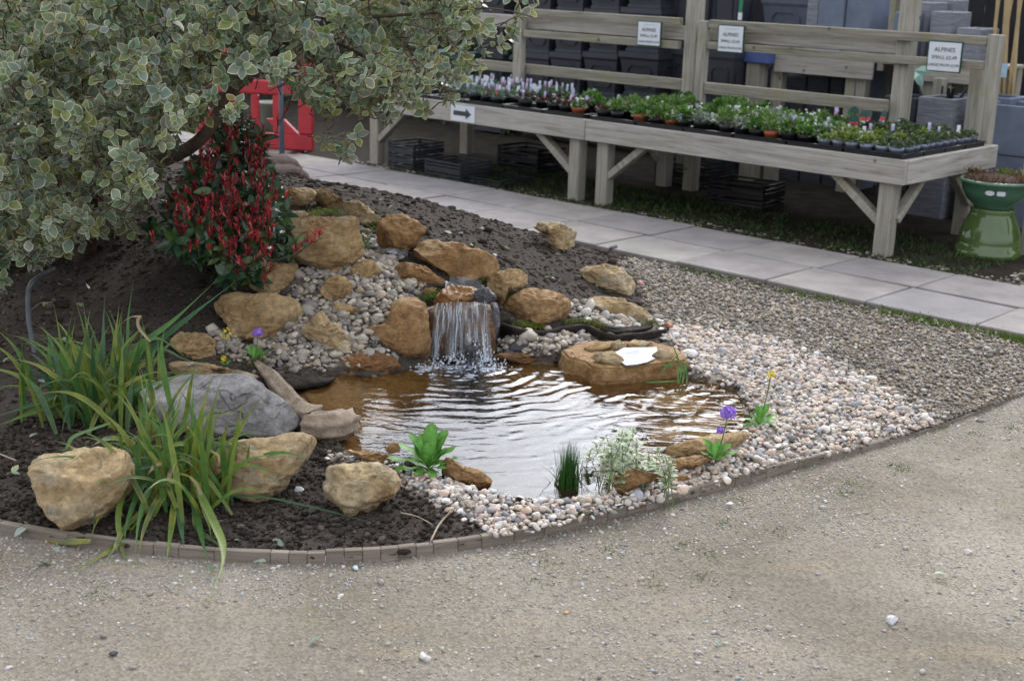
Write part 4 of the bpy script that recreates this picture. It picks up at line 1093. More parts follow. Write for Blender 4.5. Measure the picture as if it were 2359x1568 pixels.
tag(patch('moss', R6((830, 930), (930, 945), (1000, 950)), (5.5, 5.52, 5.53), (.012, .012, .006), 900, .012, (.13, .16, .015), lg, 1), kind='stuff')
tag(patch('moss', R6((1180, 915), (1330, 905), (1400, 930), (1480, 950)), (5.58, 5.6, 5.62, 5.62), (.012, .012, .006), 1000, .012, (.13, .16, .015), lg, 2), kind='stuff')
tag(patch('moss', R6((1780, 930), (1850, 920), (1880, 940)), (5.68, 5.7, 5.7), (.012, .012, .006), 500, .011, (.11, .13, .02), lg, 3), kind='stuff')
for i, (pts, y, n_, h_, c_, lab) in enumerate(((R5((740, 370), (830, 345), (930, 350)), 6.35, 900, .011, (.20, .24, .06), 'pale green moss cushion behind the biggest block'),
                                           (R5((1160, 390), (1200, 440), (1180, 480)), 6.1, 600, .016, (.06, .10, .015), 'dark green moss beside the round boulder at the stream top'),
                                           (R5((1080, 490), (1110, 560), (1110, 600)), 6.0, 400, .014, (.10, .14, .03), 'small green moss strip beside the biggest block'),
                                           (R6((560, 600), (590, 550), (620, 520)), 5.62, 600, .016, (.07, .13, .015), 'bright green moss between the long boulder and the forked stone'),
                                           (R6((755, 680), (770, 720), (750, 700)), 5.45, 350, .016, (.09, .16, .02), 'small green tuft between the forked stone and the slanting brown rock'),
                                           (R6((150, 733), (190, 715), (215, 703)), 5.4, 500, .014, (.09, .15, .02), 'green moss at the left end of the waterfall lip'),
                                           (R5((310, 1420), (370, 1400), (430, 1410)), 5.15, 500, .011, (.10, .085, .03), 'brown moss cushion at the water edge below the purple flower'))):
    o = patch('moss_cushion', pts, (y, y, y), (.022, .02, .008), n_, h_, c_, None, 20 + i); tag(o, lab, 'moss')

mb = MB(); base = ground(*R6((470, 1230))[0], ZW); base[1] -= 0
mb.lathe([(.0, -.05), (.040, -.05), (.034, .0), (.026, .03), (.026, .06), (.03, .075), (.022, .085), (0, .085)], base, 14)
sp = mb.build('spout_stone', M_darkstone, smooth=True); tag(sp, 'dark green knobbly stump standing in the splash of the waterfall', 'stump')
fuzz('moss', [base + np.array([0, 0, .05])], (.02, .02, .03), 350, .014, (.02, .04, .012), sp, None, 71)['kind'] = 'stuff'

sh_v = R6((1540, 1150), (1640, 1098), (1770, 1096), (1890, 1094), (1895, 1122), (1850, 1165), (1880, 1178), (1820, 1207), (1740, 1225), (1655, 1232), (1600, 1190))
P = [ground(*p, ZL + .008 + .004 * math.sin(k)) for k, p in enumerate(sh_v)]
mb = MB(); n_ = len(P); cen = sum(P) / n_
mb.add([*(p + np.array([0, 0, .003]) for p in P), *(p for p in P)], [tuple(range(n_))] + [tuple(range(n_, 2 * n_))[::-1]] + [(i, i + n_, (i + 1) % n_ + n_, (i + 1) % n_) for i in range(n_)])
sheet = mb.build('paper_sheet', plain('paper', (.42, .45, .49), (.37, .40, .44), 30, .45)); tag(sheet, 'white laminated paper sheet held down by stones on the ledge', 'paper sheet')
mb = MB()
for k, (a, b, w) in enumerate(((.25, .85, .0025), (.2, .8, .0015), (.3, .7, .0015), (.35, .9, .0012))):
    p = P[0] * (1 - .18 * k - .1) + P[3] * 0 + P[9] * (.18 * k + .1); q_ = P[3] * (1 - .18 * k - .1) + P[7] * (.18 * k + .1)
    s_ = p + (q_ - p) * a; e_ = p + (q_ - p) * b; d_ = (e_ - s_); nrm = np.cross(d_, fw); nrm /= np.linalg.norm(nrm)
    side = np.cross(nrm, d_); side /= np.linalg.norm(side)
    mb.add([s_ + np.array([0, 0, .006]) - side * w, e_ + np.array([0, 0, .006]) - side * w, e_ + np.array([0, 0, .006]) + side * w, s_ + np.array([0, 0, .006]) + side * w], [(0, 1, 2, 3)])
mb.build('printed_lines', M_ink, sheet)

# ------------------------------------------------------------------ leaves
def leaf_shape(width=.30, rim=.0, inner=(.1, .16, .09), edge=(.5, .5, .35), n=8, fold=.25, curl=.25, tip=.8, wave=.02, rib=None, seed=0, blunt=.85):
    """one leaf of length 1 along x; with a margin of another colour where rim > 0"""
    r = np.random.default_rng(seed)
    t = np.linspace(0, 1, n)
    w = width * np.maximum(0, np.sin(np.pi * t ** tip)) ** blunt; w[0] = width * .06; w[-1] = 0.004
    def surf(x, y): return np.stack([x, y, fold * np.abs(y) - curl * x ** 2 * .5 + wave * np.sin(11 * x + 9 * np.sign(y) + seed) * np.abs(y) / width], -1)
    vs, fs, cs = [], [], []
    k = 1 - rim; ti = .5 + (t - .5) * (1 - rim * .55); wi = w * k
    inn = np.array(inner)
    a = len(vs); vs += list(surf(ti, wi)); cs += [inn] * n
    b = len(vs); vs += list(surf(ti, 0 * t)); cs += [inn * (1.0 if rib is None else rib)] * n
    c = len(vs); vs += list(surf(ti, -wi)); cs += [inn] * n
    for i in range(n - 1):
        for p, q in ((a, b), (b, c)): fs += [(p + i, q + i, q + i + 1), (p + i, q + i + 1, p + i + 1)]
    if rim:
        for sgn in (1, -1):
            o_ = len(vs); vs += list(surf(t, sgn * w)); cs += [np.array(edge)] * n
            i_ = len(vs); vs += list(surf(ti, sgn * wi)); cs += [np.array(edge) * .85] * n
            for i in range(n - 1):
                f2 = [(o_ + i, i_ + i, i_ + i + 1), (o_ + i, i_ + i + 1, o_ + i + 1)]
                fs += f2 if sgn > 0 else [x[::-1] for x in f2]
    return np.array(vs), np.array(fs), np.array(cs)

def rosette_leaves(p, axis, n, L, spread, r, stem=.05):
    """positions and frames of n leaves round a shoot"""
    axis = axis / np.linalg.norm(axis)
    u = np.cross(axis, [.3, .2, 1.]); u /= np.linalg.norm(u); v = np.cross(axis, u)
    out = []
    for i in range(n):
        a = i * 2.4 + r.uniform(-.3, .3); rad = u * math.cos(a) + v * math.sin(a)
        th = spread * (1.15 - .6 * i / n) + r.normal(0, .15)
        d = axis * math.cos(th) + rad * math.sin(th)
        nn = axis * math.sin(th) - rad * math.cos(th) + r.normal(0, .2, 3)
        out.append((p - axis * stem * (1 - i / n), d, nn, L * r.uniform(.7, 1.15) * (.65 + .35 * math.sin(math.pi * (i + 1) / (n + 1)))))
    return out

def plant_leaves(parent, leaves, shapes, mat, singles, cvar, r, name='leaf', rest='leaves', pick=None):
    """leaves: list of (pos, dir, normal, length, shape index); the ones that show largest become objects"""
    pos = np.array([l[0] for l in leaves]); d = np.array([l[1] for l in leaves]); nn = np.array([l[2] for l in leaves]); L = np.array([l[3] for l in leaves]); k = np.array([l[4] for l in leaves])
    R = frame_np(d, nn)
    depth = (pos - C0) @ fw
    vx, vy = project(pos)
    inside = (vx > 0) & (vx < 2359) & (vy > 0) & (vy < 1568)
    order = np.argsort(np.where(inside, depth, 99) - (pick if pick is not None else 0)); one = np.zeros(len(L), bool); one[order[:singles]] = True; one &= inside
    cm = np.clip(1 + r.normal(0, cvar, (len(L), 1)) + r.normal(0, cvar * .35, (len(L), 3)), .4, 1.7)
    parts = []
    for j, (tv, tf, tc) in enumerate(shapes):
        m = (k == j) & ~one
        if m.any(): parts.append(instances(tv, tf, R[m] * L[m][:, None, None], pos[m], tc, cm[m]))
    if parts:
        v, f, c = join_np(parts)
        ob = obj(rest, mesh_np(rest, v - np.array(parent.location), f, mat, c), parent); ob['kind'] = 'stuff'
    variants = {}
    for i in np.nonzero(one)[0]:
        key = (k[i], r.integers(0, 4))
        if key not in variants:
            tv, tf, tc = shapes[k[i]]; variants[key] = mesh_np(name, tv, tf, mat, np.clip(tc * (1 + r.normal(0, cvar)), 0, 1))
        ob = bpy.data.objects.new(name, variants[key])
        m = Matrix(R[i] * L[i]).to_4x4(); m.translation = Vector(pos[i] - np.array(parent.location))
        ob.matrix_basis = m; link(ob, parent)

def twigs(parent, segs, name, mat, n=4):
    """thin stems, one mesh"""
    mb = MB(); o_ = np.array(parent.location)
    for pts, ra in segs: mb.tube([np.array(p) - o_ for p in pts], ra, n, False)
    ob = mb.build(name, mat, parent, True); return ob

def in_poly_pts(poly, n, r):
    lo, hi = poly.min(0), poly.max(0); out = []
    while len(out) < n:
        p = r.uniform(lo, hi)
        if inpoly(np.array([p[0]]), np.array([p[1]]), poly)[0]: out.append(p)
    return out

# ------------------------------------------------------------------ variegated shrub over the left of the bed
r = np.random.default_rng(33)
base = hit(150, 640); base = np.array([-2.25, 6.3, float(terr(-2.25, 6.3))])
shrub = empty('variegated_shrub', base)
tag(shrub, 'large evergreen shrub with grey-green cream-edged leaves overhanging the bed', 'shrub')
vs_ = [leaf_shape(.33, .20, c, e, 8, .18, .22, .9, .03, seed=i) for i, (c, e) in enumerate((((.20, .265, .175), (.60, .60, .42)), ((.22, .285, .19), (.62, .62, .44)), ((.17, .23, .13), (.56, .56, .36)), ((.24, .295, .18), (.64, .63, .42)), ((.20, .26, .20), (.56, .57, .45)), ((.21, .24, .09), (.55, .54, .28))))]
def crown_w(vx, vy):
    return 4.95 + .55 * sstep(300, 1100, vx) + .25 * sstep(300, 0, vy) + .16 * math.sin(vx * .021 + 1.3) * math.sin(vy * .027) + .10 * math.sin(vx * .05) * math.sin(vy * .06 + 2)
leaves = []; segs = []
def add_rosettes(poly, n, depth, L=.060, nl=(6, 10), axis_bias=(0, -.5, .25), dark=False):
    for p in in_poly_pts(poly, n, r):
        w = crown_w(*p) + depth(r)
        q = C0 + ray(*p) * w
        ax_ = np.array(axis_bias) + r.normal(0, .55, 3) + np.array([(p[0] - 500) / 1400, 0, -.3 * sstep(250, 600, p[1])])
        ax_ /= np.linalg.norm(ax_)
        for l in rosette_leaves(q, ax_, r.integers(*nl), L * r.uniform(.8, 1.15), 1.2, r, .06): leaves.append((*l, r.integers(0, 6) if r.random() > .04 else 5))
        s1 = q - ax_ * .08; s2 = s1 - ax_ * .03 + r.normal(0, .02, 3) + np.array([-.03, .08, -.02])
        segs.append(((q, s1, s2), (.0016, .0024, .003)))
P1 = V((-60, -120), (600, -120), (640, 60), (590, 130), (530, 205), (460, 275), (400, 325), (362, 400), (335, 470), (305, 525), (250, 540), (225, 545), (150, 570), (60, 620), (-60, 690))
add_rosettes(P1, 540, lambda r: abs(r.normal(0, .12)))
add_rosettes(P1, 340, lambda r: .25 + r.uniform(0, .45))
add_rosettes(P1, 260, lambda r: .7 + r.uniform(0, .6), .075)
add_rosettes(V((-60, -120), (520, -120), (480, 200), (330, 380), (300, 500), (-60, 620)), 420, lambda r: 1.2 + r.uniform(0, .7), .09)
add_rosettes(V((540, -160), (1120, -160), (1135, 30), (1060, 120), (900, 150), (700, 185), (610, 165), (570, 60)), 200, lambda r: abs(r.normal(0, .15)))
add_rosettes(V((560, -160), (1000, -160), (1000, 60), (860, 120), (700, 150), (600, 120)), 150, lambda r: .8 + r.uniform(0, .6), .085)
add_rosettes(V((540, -160), (1080, -160), (1090, 20), (900, 110), (700, 150), (590, 110)), 140, lambda r: .3 + r.uniform(0, .6))
add_rosettes(V((1000, -120), (1240, -120), (1240, 50), (1170, 118), (1100, 170), (1040, 130), (960, 60)), 62, lambda r: r.normal(0, .14), .06, (5, 9), (.4, -.4, -.3))
add_rosettes(V((640, 180), (760, 150), (1000, 120), (1082, 165), (1065, 235), (1000, 255), (970, 292), (880, 268), (800, 245), (720, 255)), 95, lambda r: r.normal(0, .12), .058, (6, 9), (.3, -.4, -.45))
add_rosettes(V((640, 180), (1000, 130), (1060, 180), (900, 230), (720, 230)), 40, lambda r: .3 + r.uniform(0, .3), .058)
add_rosettes(V((830, 296), (842, 325), (812, 382), (742, 362), (735, 335), (790, 322)), 8, lambda r: r.normal(0, .03), .05, (5, 8), (-.2, -.4, -.6))
add_rosettes(V((820, 245), (850, 245), (842, 300), (826, 300)), 3, lambda r: r.normal(0, .03), .05, (3, 5), (-.2, -.4, -.6))
add_rosettes(V((510, 245), (560, 250), (545, 290), (515, 285)), 3, lambda r: -.1, .055)
plant_leaves(shrub, leaves, vs_, M_leaf, 290, .16, r)
def limb(pts_v, ws, rads): segs2.append((spline([C0 + ray(*p) * w for p, w in zip(pts_v, ws)], 26), np.interp(np.linspace(0, 1, 26), np.linspace(0, 1, len(rads)), rads)))
segs2 = []
limb(V((180, 600), (230, 430), (295, 393), (360, 375), (433, 343), (480, 300), (510, 245), (545, 200), (590, 165), (640, 120), (700, 60)), (6.3, 6.0, 5.75, 5.7, 5.65, 5.6, 5.6, 5.6, 5.65, 5.7, 5.7), (.05, .04, .034, .031, .029, .026, .024, .021, .018, .013, .008))
ob = twigs(shrub, segs2[-1:], 'branch', M_bark, 9); tag(ob, 'thick bare limb rising to the right')
for pts, ws, rads in ((V((180, 620), (150, 500), (100, 350), (60, 150), (20, -60)), (6.4, 6.1, 5.9, 5.8, 5.8), (.055, .045, .035, .025, .015)),
                      (V((190, 620), (220, 480), (260, 300), (330, 130), (420, -60)), (6.4, 6.1, 5.9, 5.85, 5.8), (.05, .04, .03, .022, .012)),
                      (V((700, 60), (800, 110), (900, 160), (1000, 200), (1060, 215)), (5.75, 5.7, 5.6, 5.6, 5.6), (.010, .008, .006, .004, .002)),
                      (V((700, 60), (850, 40), (1000, 30), (1130, 20), (1230, 40)), (5.75, 5.75, 5.75, 5.7, 5.7), (.010, .008, .006, .004, .002)),
                      (V((800, 110), (830, 200), (836, 280), (825, 340), (770, 350)), (5.7, 5.6, 5.6, 5.6, 5.6), (.005, .004, .003, .002, .0015)),
                      (V((230, 430), (180, 350), (140, 300), (80, 260)), (6.0, 5.7, 5.5, 5.4), (.02, .015, .01, .005))):
    limb(pts, ws, rads); twigs(shrub, segs2[-1:], 'branch', M_bark, 8)
ob = twigs(shrub, segs, 'fine_twigs', plain('twig_red', (.13, .06, .05), (.06, .035, .03), 30, .8)); ob['kind'] = 'stuff'

# ------------------------------------------------------------------ red-leaved shrub
r = np.random.default_rng(34)
base = hit(450, 640)
red = empty('red_tipped_shrub', base)
tag(red, 'bushy shrub with crimson young shoots and dark glossy green leaves beside the rocks', 'shrub')
gs = [leaf_shape(.21, 0, c, n=7, fold=.3, curl=.3, tip=.85, seed=i, rib=1.5) for i, c in enumerate(((.022, .06, .022), (.03, .075, .028), (.018, .048, .022), (.05, .09, .02)))]
rs_ = [leaf_shape(.115, 0, c, n=6, fold=.4, curl=-.18, tip=.8, seed=i, rib=.8) for i, c in enumerate(((.55, .045, .07), (.40, .025, .05), (.64, .11, .09), (.30, .02, .04)))]
leaves, shoots, segs = [], [], []
PP = V((500, 240), (570, 262), (600, 300), (615, 380), (640, 430), (665, 470), (660, 520), (690, 565), (660, 595), (600, 610), (590, 650), (540, 655), (500, 640), (470, 600), (420, 590), (370, 560), (345, 535), (390, 440), (450, 370), (490, 300))
def pw_(p): return 5.42 + .22 * sstep(400, 620, p[0]) + .35 * sstep(560, 250, p[1])
hub = base + np.array([0, .15, .1])
for lay, n in ((0, 180), (1, 90), (2, 80)):
    for p in in_poly_pts(PP, n, r):
        q = C0 + ray(*p) * (pw_(p) + lay * .22 + r.normal(0, .06))
        ax_ = (q - hub) / np.linalg.norm(q - hub) * .7 + np.array([0, -.35, .5]) + r.normal(0, .3, 3); ax_ /= np.linalg.norm(ax_)
        for l in rosette_leaves(q, ax_, r.integers(5, 9), .068 * r.uniform(.8, 1.2), 1.25, r, .05): leaves.append((*l, r.integers(0, 4)))
        segs.append(((q, q - ax_ * .1, q - ax_ * .16 + (hub - q) * .2), (.0015, .0022, .003)))
def shoot(p, dw=-.05, n=(9, 15), L=.030, ax0=(0, -.1, 1.0)):
    q = C0 + ray(*p) * (pw_(p) + dw + r.normal(0, .05))
    ax_ = np.array(ax0) + r.normal(0, .22, 3); ax_ /= np.linalg.norm(ax_)
    for i in range(r.integers(*n)):
        s = r.uniform(-.7, .5); a = r.uniform(0, 6.28); th = r.uniform(.15, .95)
        u = np.cross(ax_, [.2, .9, .1]); u /= np.linalg.norm(u); v = np.cross(ax_, u); rad = u * math.cos(a) + v * math.sin(a)
        shoots.append((q + ax_ * .035 * s, ax_ * math.cos(th) + rad * math.sin(th), ax_ * math.sin(th) - rad * math.cos(th), L * r.uniform(.7, 1.15), r.integers(0, 4)))
    segs.append(((q + ax_ * .01, q - ax_ * .03, q - ax_ * .045 + (hub - q) * .03), (.0012, .0016, .002)))
for p in in_poly_pts(V((500, 240), (575, 265), (610, 300), (640, 440), (640, 520), (590, 560), (560, 600), (480, 600), (400, 560), (360, 530), (400, 440), (470, 340)), 185, r): shoot(p)
for p in in_poly_pts(V((470, 400), (620, 400), (630, 530), (640, 590), (540, 600), (470, 520)), 70, r): shoot(p, -.14)
for p in V((690, 570), (705, 555), (715, 560), (725, 545), (738, 535), (680, 580), (560, 615), (575, 600), (610, 640), (622, 622), (545, 640), (352, 548), (658, 455), (640, 280), (655, 265)): shoot(p, -.08, (9, 13), .033, (.25, -.1, 1.0))
plant_leaves(red, leaves + [(*l[:4], l[4] + 4) for l in shoots], gs + rs_, M_gloss_leaf, 290, .2, r, pick=np.r_[np.zeros(len(leaves)), np.full(len(shoots), .1)])
segs.append((spline([C0 + ray(*p) * w for p, w in zip(V((560, 600), (620, 600), (670, 590), (720, 560)), (5.6, 5.5, 5.45, 5.45))], 10), .0028))
for a in ((400, 480), (470, 380), (540, 330), (580, 420), (520, 500), (600, 540)): segs.append((spline([hub - [0, 0, .1], hub + (C0 + ray(*a) * 5.85 - hub) * .5 + r.normal(0, .03, 3), C0 + ray(*a) * 5.85], 8), np.linspace(.012, .005, 8)))
ob = twigs(red, segs, 'stems', M_bark); ob['kind'] = 'stuff'

# ------------------------------------------------------------------ strap-leaved clumps
def blade_mesh(name, P, width, col, tipcol=(.28, .17, .06), seed=0, twist=0.0, fold=.35, tip_at=.88):
    n = len(P); P = np.array(P); vs = []; cs = []; r = random.Random(seed)
    col = np.array(col); yel = np.array((.36, .31, .05))
    off = r.uniform(0, 20); yamt = r.choice((.0, .2, .5, .9))
    for i in range(n):
        t = i / (n - 1)
        T = P[min(i + 1, n - 1)] - P[max(i - 1, 0)]; T /= np.linalg.norm(T) + 1e-9
        view = C0 - P[i]; view /= np.linalg.norm(view)
        s = np.cross(T, view * .75 + np.array([0, 0, .5])); s /= np.linalg.norm(s) + 1e-9
        nrm = np.cross(s, T); ca, sa = math.cos(twist * t), math.sin(twist * t); s = s * ca + nrm * sa; nrm = np.cross(s, T)
        w = width * (.55 + .45 * math.sin(math.pi * min(1, t * 1.3))) * (1 - sstep(.55, 1.0, t) * .97) * .5 if width else 0
        vs += [P[i] - s * w - nrm * w * 0, P[i] - nrm * w * fold, P[i] + s * w]
        yy = yamt * max(0, noise.noise(Vector((t * 9 + off, off, 0))) + .25); edge = np.clip(yy * 1.4 + .12 * yamt, 0, .8)
        k = sstep(tip_at, 1, t)
        for e in (edge, yy * .5, edge):
            cs.append((col * (1 - e) + yel * e) * (1 - k) + np.array(tipcol) * k)
    f = []
    for i in range(n - 1):
        a = i * 3
        f += [(a, a + 1, a + 4), (a, a + 4, a + 3), (a + 1, a + 2, a + 5), (a + 1, a + 5, a + 4)]
    return mesh_np(name, np.array(vs), np.array(f), M_blade, np.clip(np.array(cs), 0, 1))
GREENS = [(.055, .145, .03), (.07, .17, .035), (.04, .11, .04), (.11, .185, .03), (.055, .13, .055), (.14, .21, .04)]
def clump(name, label, base_v, group=None):
    b = hit(*base_v); o = empty(name, b); tag(o, label, 'plant', group); return o, b
clA, bA = clump('strap_leaved_plant', 'upright clump of green strap leaves in the left of the bed, farther from the edging', (240, 960))
clB, bB = clump('strap_leaved_plant', 'arching clump of strap leaves spilling over the front edging', (400, 1150))
wA = float((bA - C0) @ fw); wB = float((bB - C0) @ fw)
bl_n = 0
def blade(own, pts, w0, w1, width, col=None, n=18, **kw):
    """pts in picture coordinates from foot to tip; w0, w1 distances at foot and tip"""
    global bl_n
    bl_n += 1
    m = len(pts); L = np.r_[0, np.cumsum(np.hypot(*np.diff(pts, axis=0).T))]; L /= L[-1]
    P = spline([C0 + ray(*p) * (w0 + (w1 - w0) * l) for p, l in zip(pts, L)], n)
    P = P - np.array(own.location)[None] * 0
    me = blade_mesh('leaf', P, width, col or GREENS[bl_n % 6], seed=bl_n, **kw)
    me.transform(Matrix.Translation(-Vector(own.location)))
    ob = obj('leaf', me, own); return ob
def gw(p): return float((hit(*p) - C0) @ fw)
PX = wA / F
up_blades = [
    (R7((790, 640), (880, 510), (1100, 350), (1365, 105)), 15, 0), (R7((850, 650), (1000, 490), (1250, 290), (1500, 100)), 14, .05), (R7((560, 700), (540, 560), (550, 430), (577, 262)), 11, .1),
    (R7((650, 720), (660, 560), (660, 380), (668, 192)), 9, .1), (R7((700, 720), (725, 560), (740, 420), (762, 235)), 11, 0), (R7((800, 640), (815, 450), (820, 310), (852, 85)), 7, .15),
    (R7((1120, 1000), (1060, 760), (1030, 540), (1055, 378)), 14, -.05), (R7((960, 1120), (975, 900), (960, 760), (935, 630)), 14, -.1), (R7((1160, 1050), (1190, 930), (1220, 740), (1265, 588)), 11, -.1),
    (R7((1020, 1080), (1060, 980), (1120, 830), (1230, 690), (1300, 650)), 9, -.1), (R7((1120, 1095), (1200, 1020), (1350, 960), (1582, 905)), 11, -.15), (R7((1150, 960), (1300, 990), (1500, 1050), (1725, 1142)), 14, -.25),
    (R7((1270, 1010), (1300, 1100), (1450, 1140), (1690, 1172)), 12, -.25), (R7((560, 740), (430, 770), (230, 870), (-30, 960)), 24, -.25), (R7((600, 760), (400, 840), (200, 930), (-30, 1025)), 22, -.2),
    (R7((900, 1180), (800, 1110), (680, 1095), (580, 1150)), 14, -.2), (R7((930, 1150), (840, 1120), (720, 1100), (590, 1140)), 12, -.2), (R7((700, 830), (620, 760), (560, 740), (450, 770), (330, 810)), 13, -.1),
    (R7((780, 680), (860, 620), (940, 480), (1040, 470), (1200, 600)), 11, -.05), (R7((840, 560), (900, 540), (1050, 530), (1200, 600), (1430, 630)), 7, 0), (R7((760, 660), (690, 690), (560, 590), (430, 660)), 9, 0),
    (R7((980, 690), (960, 560), (945, 470), (890, 380), (860, 320), (800, 340)), 6, -.05), (R7((640, 700), (590, 560), (580, 480), (600, 430)), 9, 0), (R7((760, 700), (790, 560), (770, 430), (780, 280)), 9, .1), (R7((700, 1000), (480, 1080), (430, 1150), (380, 1205)), 9, -.2),
    (R7((540, 800), (350, 760), (260, 760), (290, 850)), 10, -.1), (R7((1080, 830), (1200, 790), (1400, 770), (1520, 730)), 5, -.1), (R7((730, 880), (500, 830), (420, 950), (390, 1100)), 8, -.2), (R7((620, 900), (560, 970), (540, 1060), (545, 1140)), 10, -.15),
    (R7((830, 920), (870, 760), (850, 640), (760, 580)), 8, 0), (R7((900, 900), (830, 800), (740, 760), (640, 750)), 11, -.1), (R7((1010, 900), (960, 780), (940, 640), (930, 470)), 12, -.1), (R7((700, 900), (660, 820), (680, 740), (840, 630)), 9, -.1)]
for pts, w_, dw_ in up_blades:
    foot = pts[0]; near = foot[1] > 960
    own, w0 = (clB, wB + .15) if near else (clA, wA)
    blade(own, pts, w0, w0 + dw_, w_ * w0 / F)
down_blades = [
    (R8((1130, 440), (900, 350), (740, 480), (690, 700), (665, 960)), 12), (R8((1170, 470), (950, 500), (860, 700), (860, 900), (920, 1080), (1145, 1132)), 13), (R8((1160, 480), (1020, 560), (920, 800), (890, 1010)), 12),
    (R8((1210, 480), (1080, 560), (1000, 800), (970, 1085)), 13), (R8((1220, 500), (1110, 680), (1030, 880), (1000, 1050)), 11), (R8((1270, 560), (1240, 800), (1195, 1130)), 15), (R8((1290, 560), (1300, 800), (1330, 1020)), 15),
    (R8((1360, 440), (1460, 640), (1560, 850), (1605, 980), (1590, 1150), (1455, 1462)), 19), (R8((1400, 560), (1430, 800), (1460, 950), (1505, 1115)), 13), (R8((1420, 640), (1480, 900), (1600, 1160), (1850, 1250), (2255, 1316)), 13),
    (R8((1450, 700), (1560, 640), (1750, 618), (1980, 640), (2359, 725), (2640, 800), (2780, 790)), 5), (R8((1180, 560), (1000, 760), (800, 1000), (395, 1232)), 17), (R8((1150, 600), (900, 850), (830, 990), (740, 1115)), 12),
    (R8((1120, 560), (880, 540), (760, 680), (690, 820), (640, 940)), 9), (R8((1250, 300), (1100, 420), (960, 470), (880, 560), (830, 720)), 11), (R8((1300, 500), (1180, 470), (1050, 520), (940, 640), (860, 680)), 14),
    (R8((1340, 520), (1400, 700), (1420, 850), (1560, 960), (1600, 1010)), 13), (R8((1310, 420), (1340, 250), (1200, 270), (1150, 350)), 12), (R8((1280, 500), (1220, 600), (1160, 640), (1100, 640)), 13), (R8((1390, 500), (1440, 620), (1500, 800), (1520, 930)), 12),
    (R8((1360, 470), (1300, 340), (1180, 120), (1030, 20)), 13), (R8((1240, 420), (1130, 330), (1040, 200), (1025, 195)), 13), (R8((1330, 460), (1400, 430), (1480, 340), (1510, 310)), 13), (R8((1350, 480), (1400, 300), (1420, 100), (1480, -60)), 12), (R8((1300, 460), (1180, 380), (1000, 420), (900, 380)), 10)]
for i, (pts, w_) in enumerate(down_blades):
    tip = pts[-1]; wt = gw(tip) if tip[1] > 1140 else wB - .1
    wt = min(wt, wB + .1)
    kw = {}
    if i == 22: kw = dict(col=(.42, .17, .03))
    if i == 7: kw = dict(twist=.5)
    blade(clB, pts, wB - .02, wt - .03, w_ * wB / F, n=22, **kw)
ob = blade(clB, R8((650, 945), (430, 940), (300, 890), (110, 758)), gw(R8((650, 955))[0]) - .03, gw(R8((110, 775))[0]) - .02, .024, (.16, .19, .08)); ob.name = 'fallen_leaf_blade'
rr2 = random.Random(8)
for own, b, n_ in ((clA, bA, 120), (clB, bB, 100)):
    for i in range(n_):
        a = rr2.uniform(0, 6.28); el = math.radians(rr2.uniform(54, 88) if own is clA else rr2.uniform(48, 86)); L = rr2.uniform(.22, .44)
        p = np.array(b) + np.array([rr2.gauss(0, .085), rr2.gauss(0, .07), 0]); d = np.array([math.cos(a) * math.cos(el), math.sin(a) * math.cos(el), math.sin(el)]); P = []
        for k in range(14):
            P.append(p.copy()); p = p + d * L / 13; d = d + np.array([0, 0, -.06 - .20 * (k / 13)]) * rr2.uniform(.6, 1.2); d /= np.linalg.norm(d)
            if p[2] < float(terr(p[0], p[1])) + .01: p[2] = float(terr(p[0], p[1])) + .012
        me = blade_mesh('leaf', P, rr2.uniform(.011, .021), GREENS[rr2.randrange(6)], seed=500 + i + 100 * n_); me.transform(Matrix.Translation(-Vector(own.location))); obj('leaf', me, own)
for i, (pts, w_, own) in enumerate(((R7((960, 480), (890, 400), (880, 340), (900, 320), (830, 325), (760, 380)), 7, clA), (R8((1270, 380), (1230, 430), (1220, 500), (1260, 520), (1290, 470)), 9, clB), (R8((1180, 380), (1120, 400), (1090, 430), (1060, 470)), 8, clB), (R8((1370, 480), (1430, 560), (1450, 650), (1470, 740), (1500, 830), (1495, 915)), 8, clB), (R7((1350, 1180), (1390, 1200), (1398, 1240), (1395, 1280)), 5, clB))):
    blade(own, pts, (wA if own is clA else wB) - .12, (wA if own is clA else wB) - .14, w_ * wA / F, (.36, .27, .18), tipcol=(.4, .3, .22)).name = 'withered_leaf'

# ------------------------------------------------------------------ small plants round the pond
def paddle(own, b, az, el, L, wd, col, bend=.4, nm='leaf', mat=None, r=random.Random(1)):
    tv, tf, tc = leaf_shape(wd, 0, col, n=12, fold=.25, curl=bend, tip=1.5, wave=.05, rib=1.45, blunt=.55, seed=r.randrange(99))
    d = np.array([[math.sin(az) * math.cos(el), math.cos(az) * math.cos(el), math.sin(el)]]); nn = np.array([[-math.sin(az) * math.sin(el), -math.cos(az) * math.sin(el), math.cos(el)]])
    R = frame_np(d, nn)[0] * L
    me = mesh_np(nm, tv @ R.T, tf, mat or M_small, tc); o = obj(nm, me, own); o.location = np.array(b) - np.array(own.location); return o
def rosette_plant(label, v, leaves, cat='plant', group=None, name='rosette_plant', lift=.0, near=.0):
    b = hit(*v) - ray(*v) * near; b[2] += lift
    o = empty(name, b); tag(o, label, cat, group)
    rr = random.Random(int(v[0]))
    for az, el, L, wd in leaves:
        g = rr.uniform(.8, 1.25); paddle(o, b, math.radians(az), math.radians(el), L, wd, (.095 * g, .24 * g, .04 * g), .35, r=rr)
    return o, b
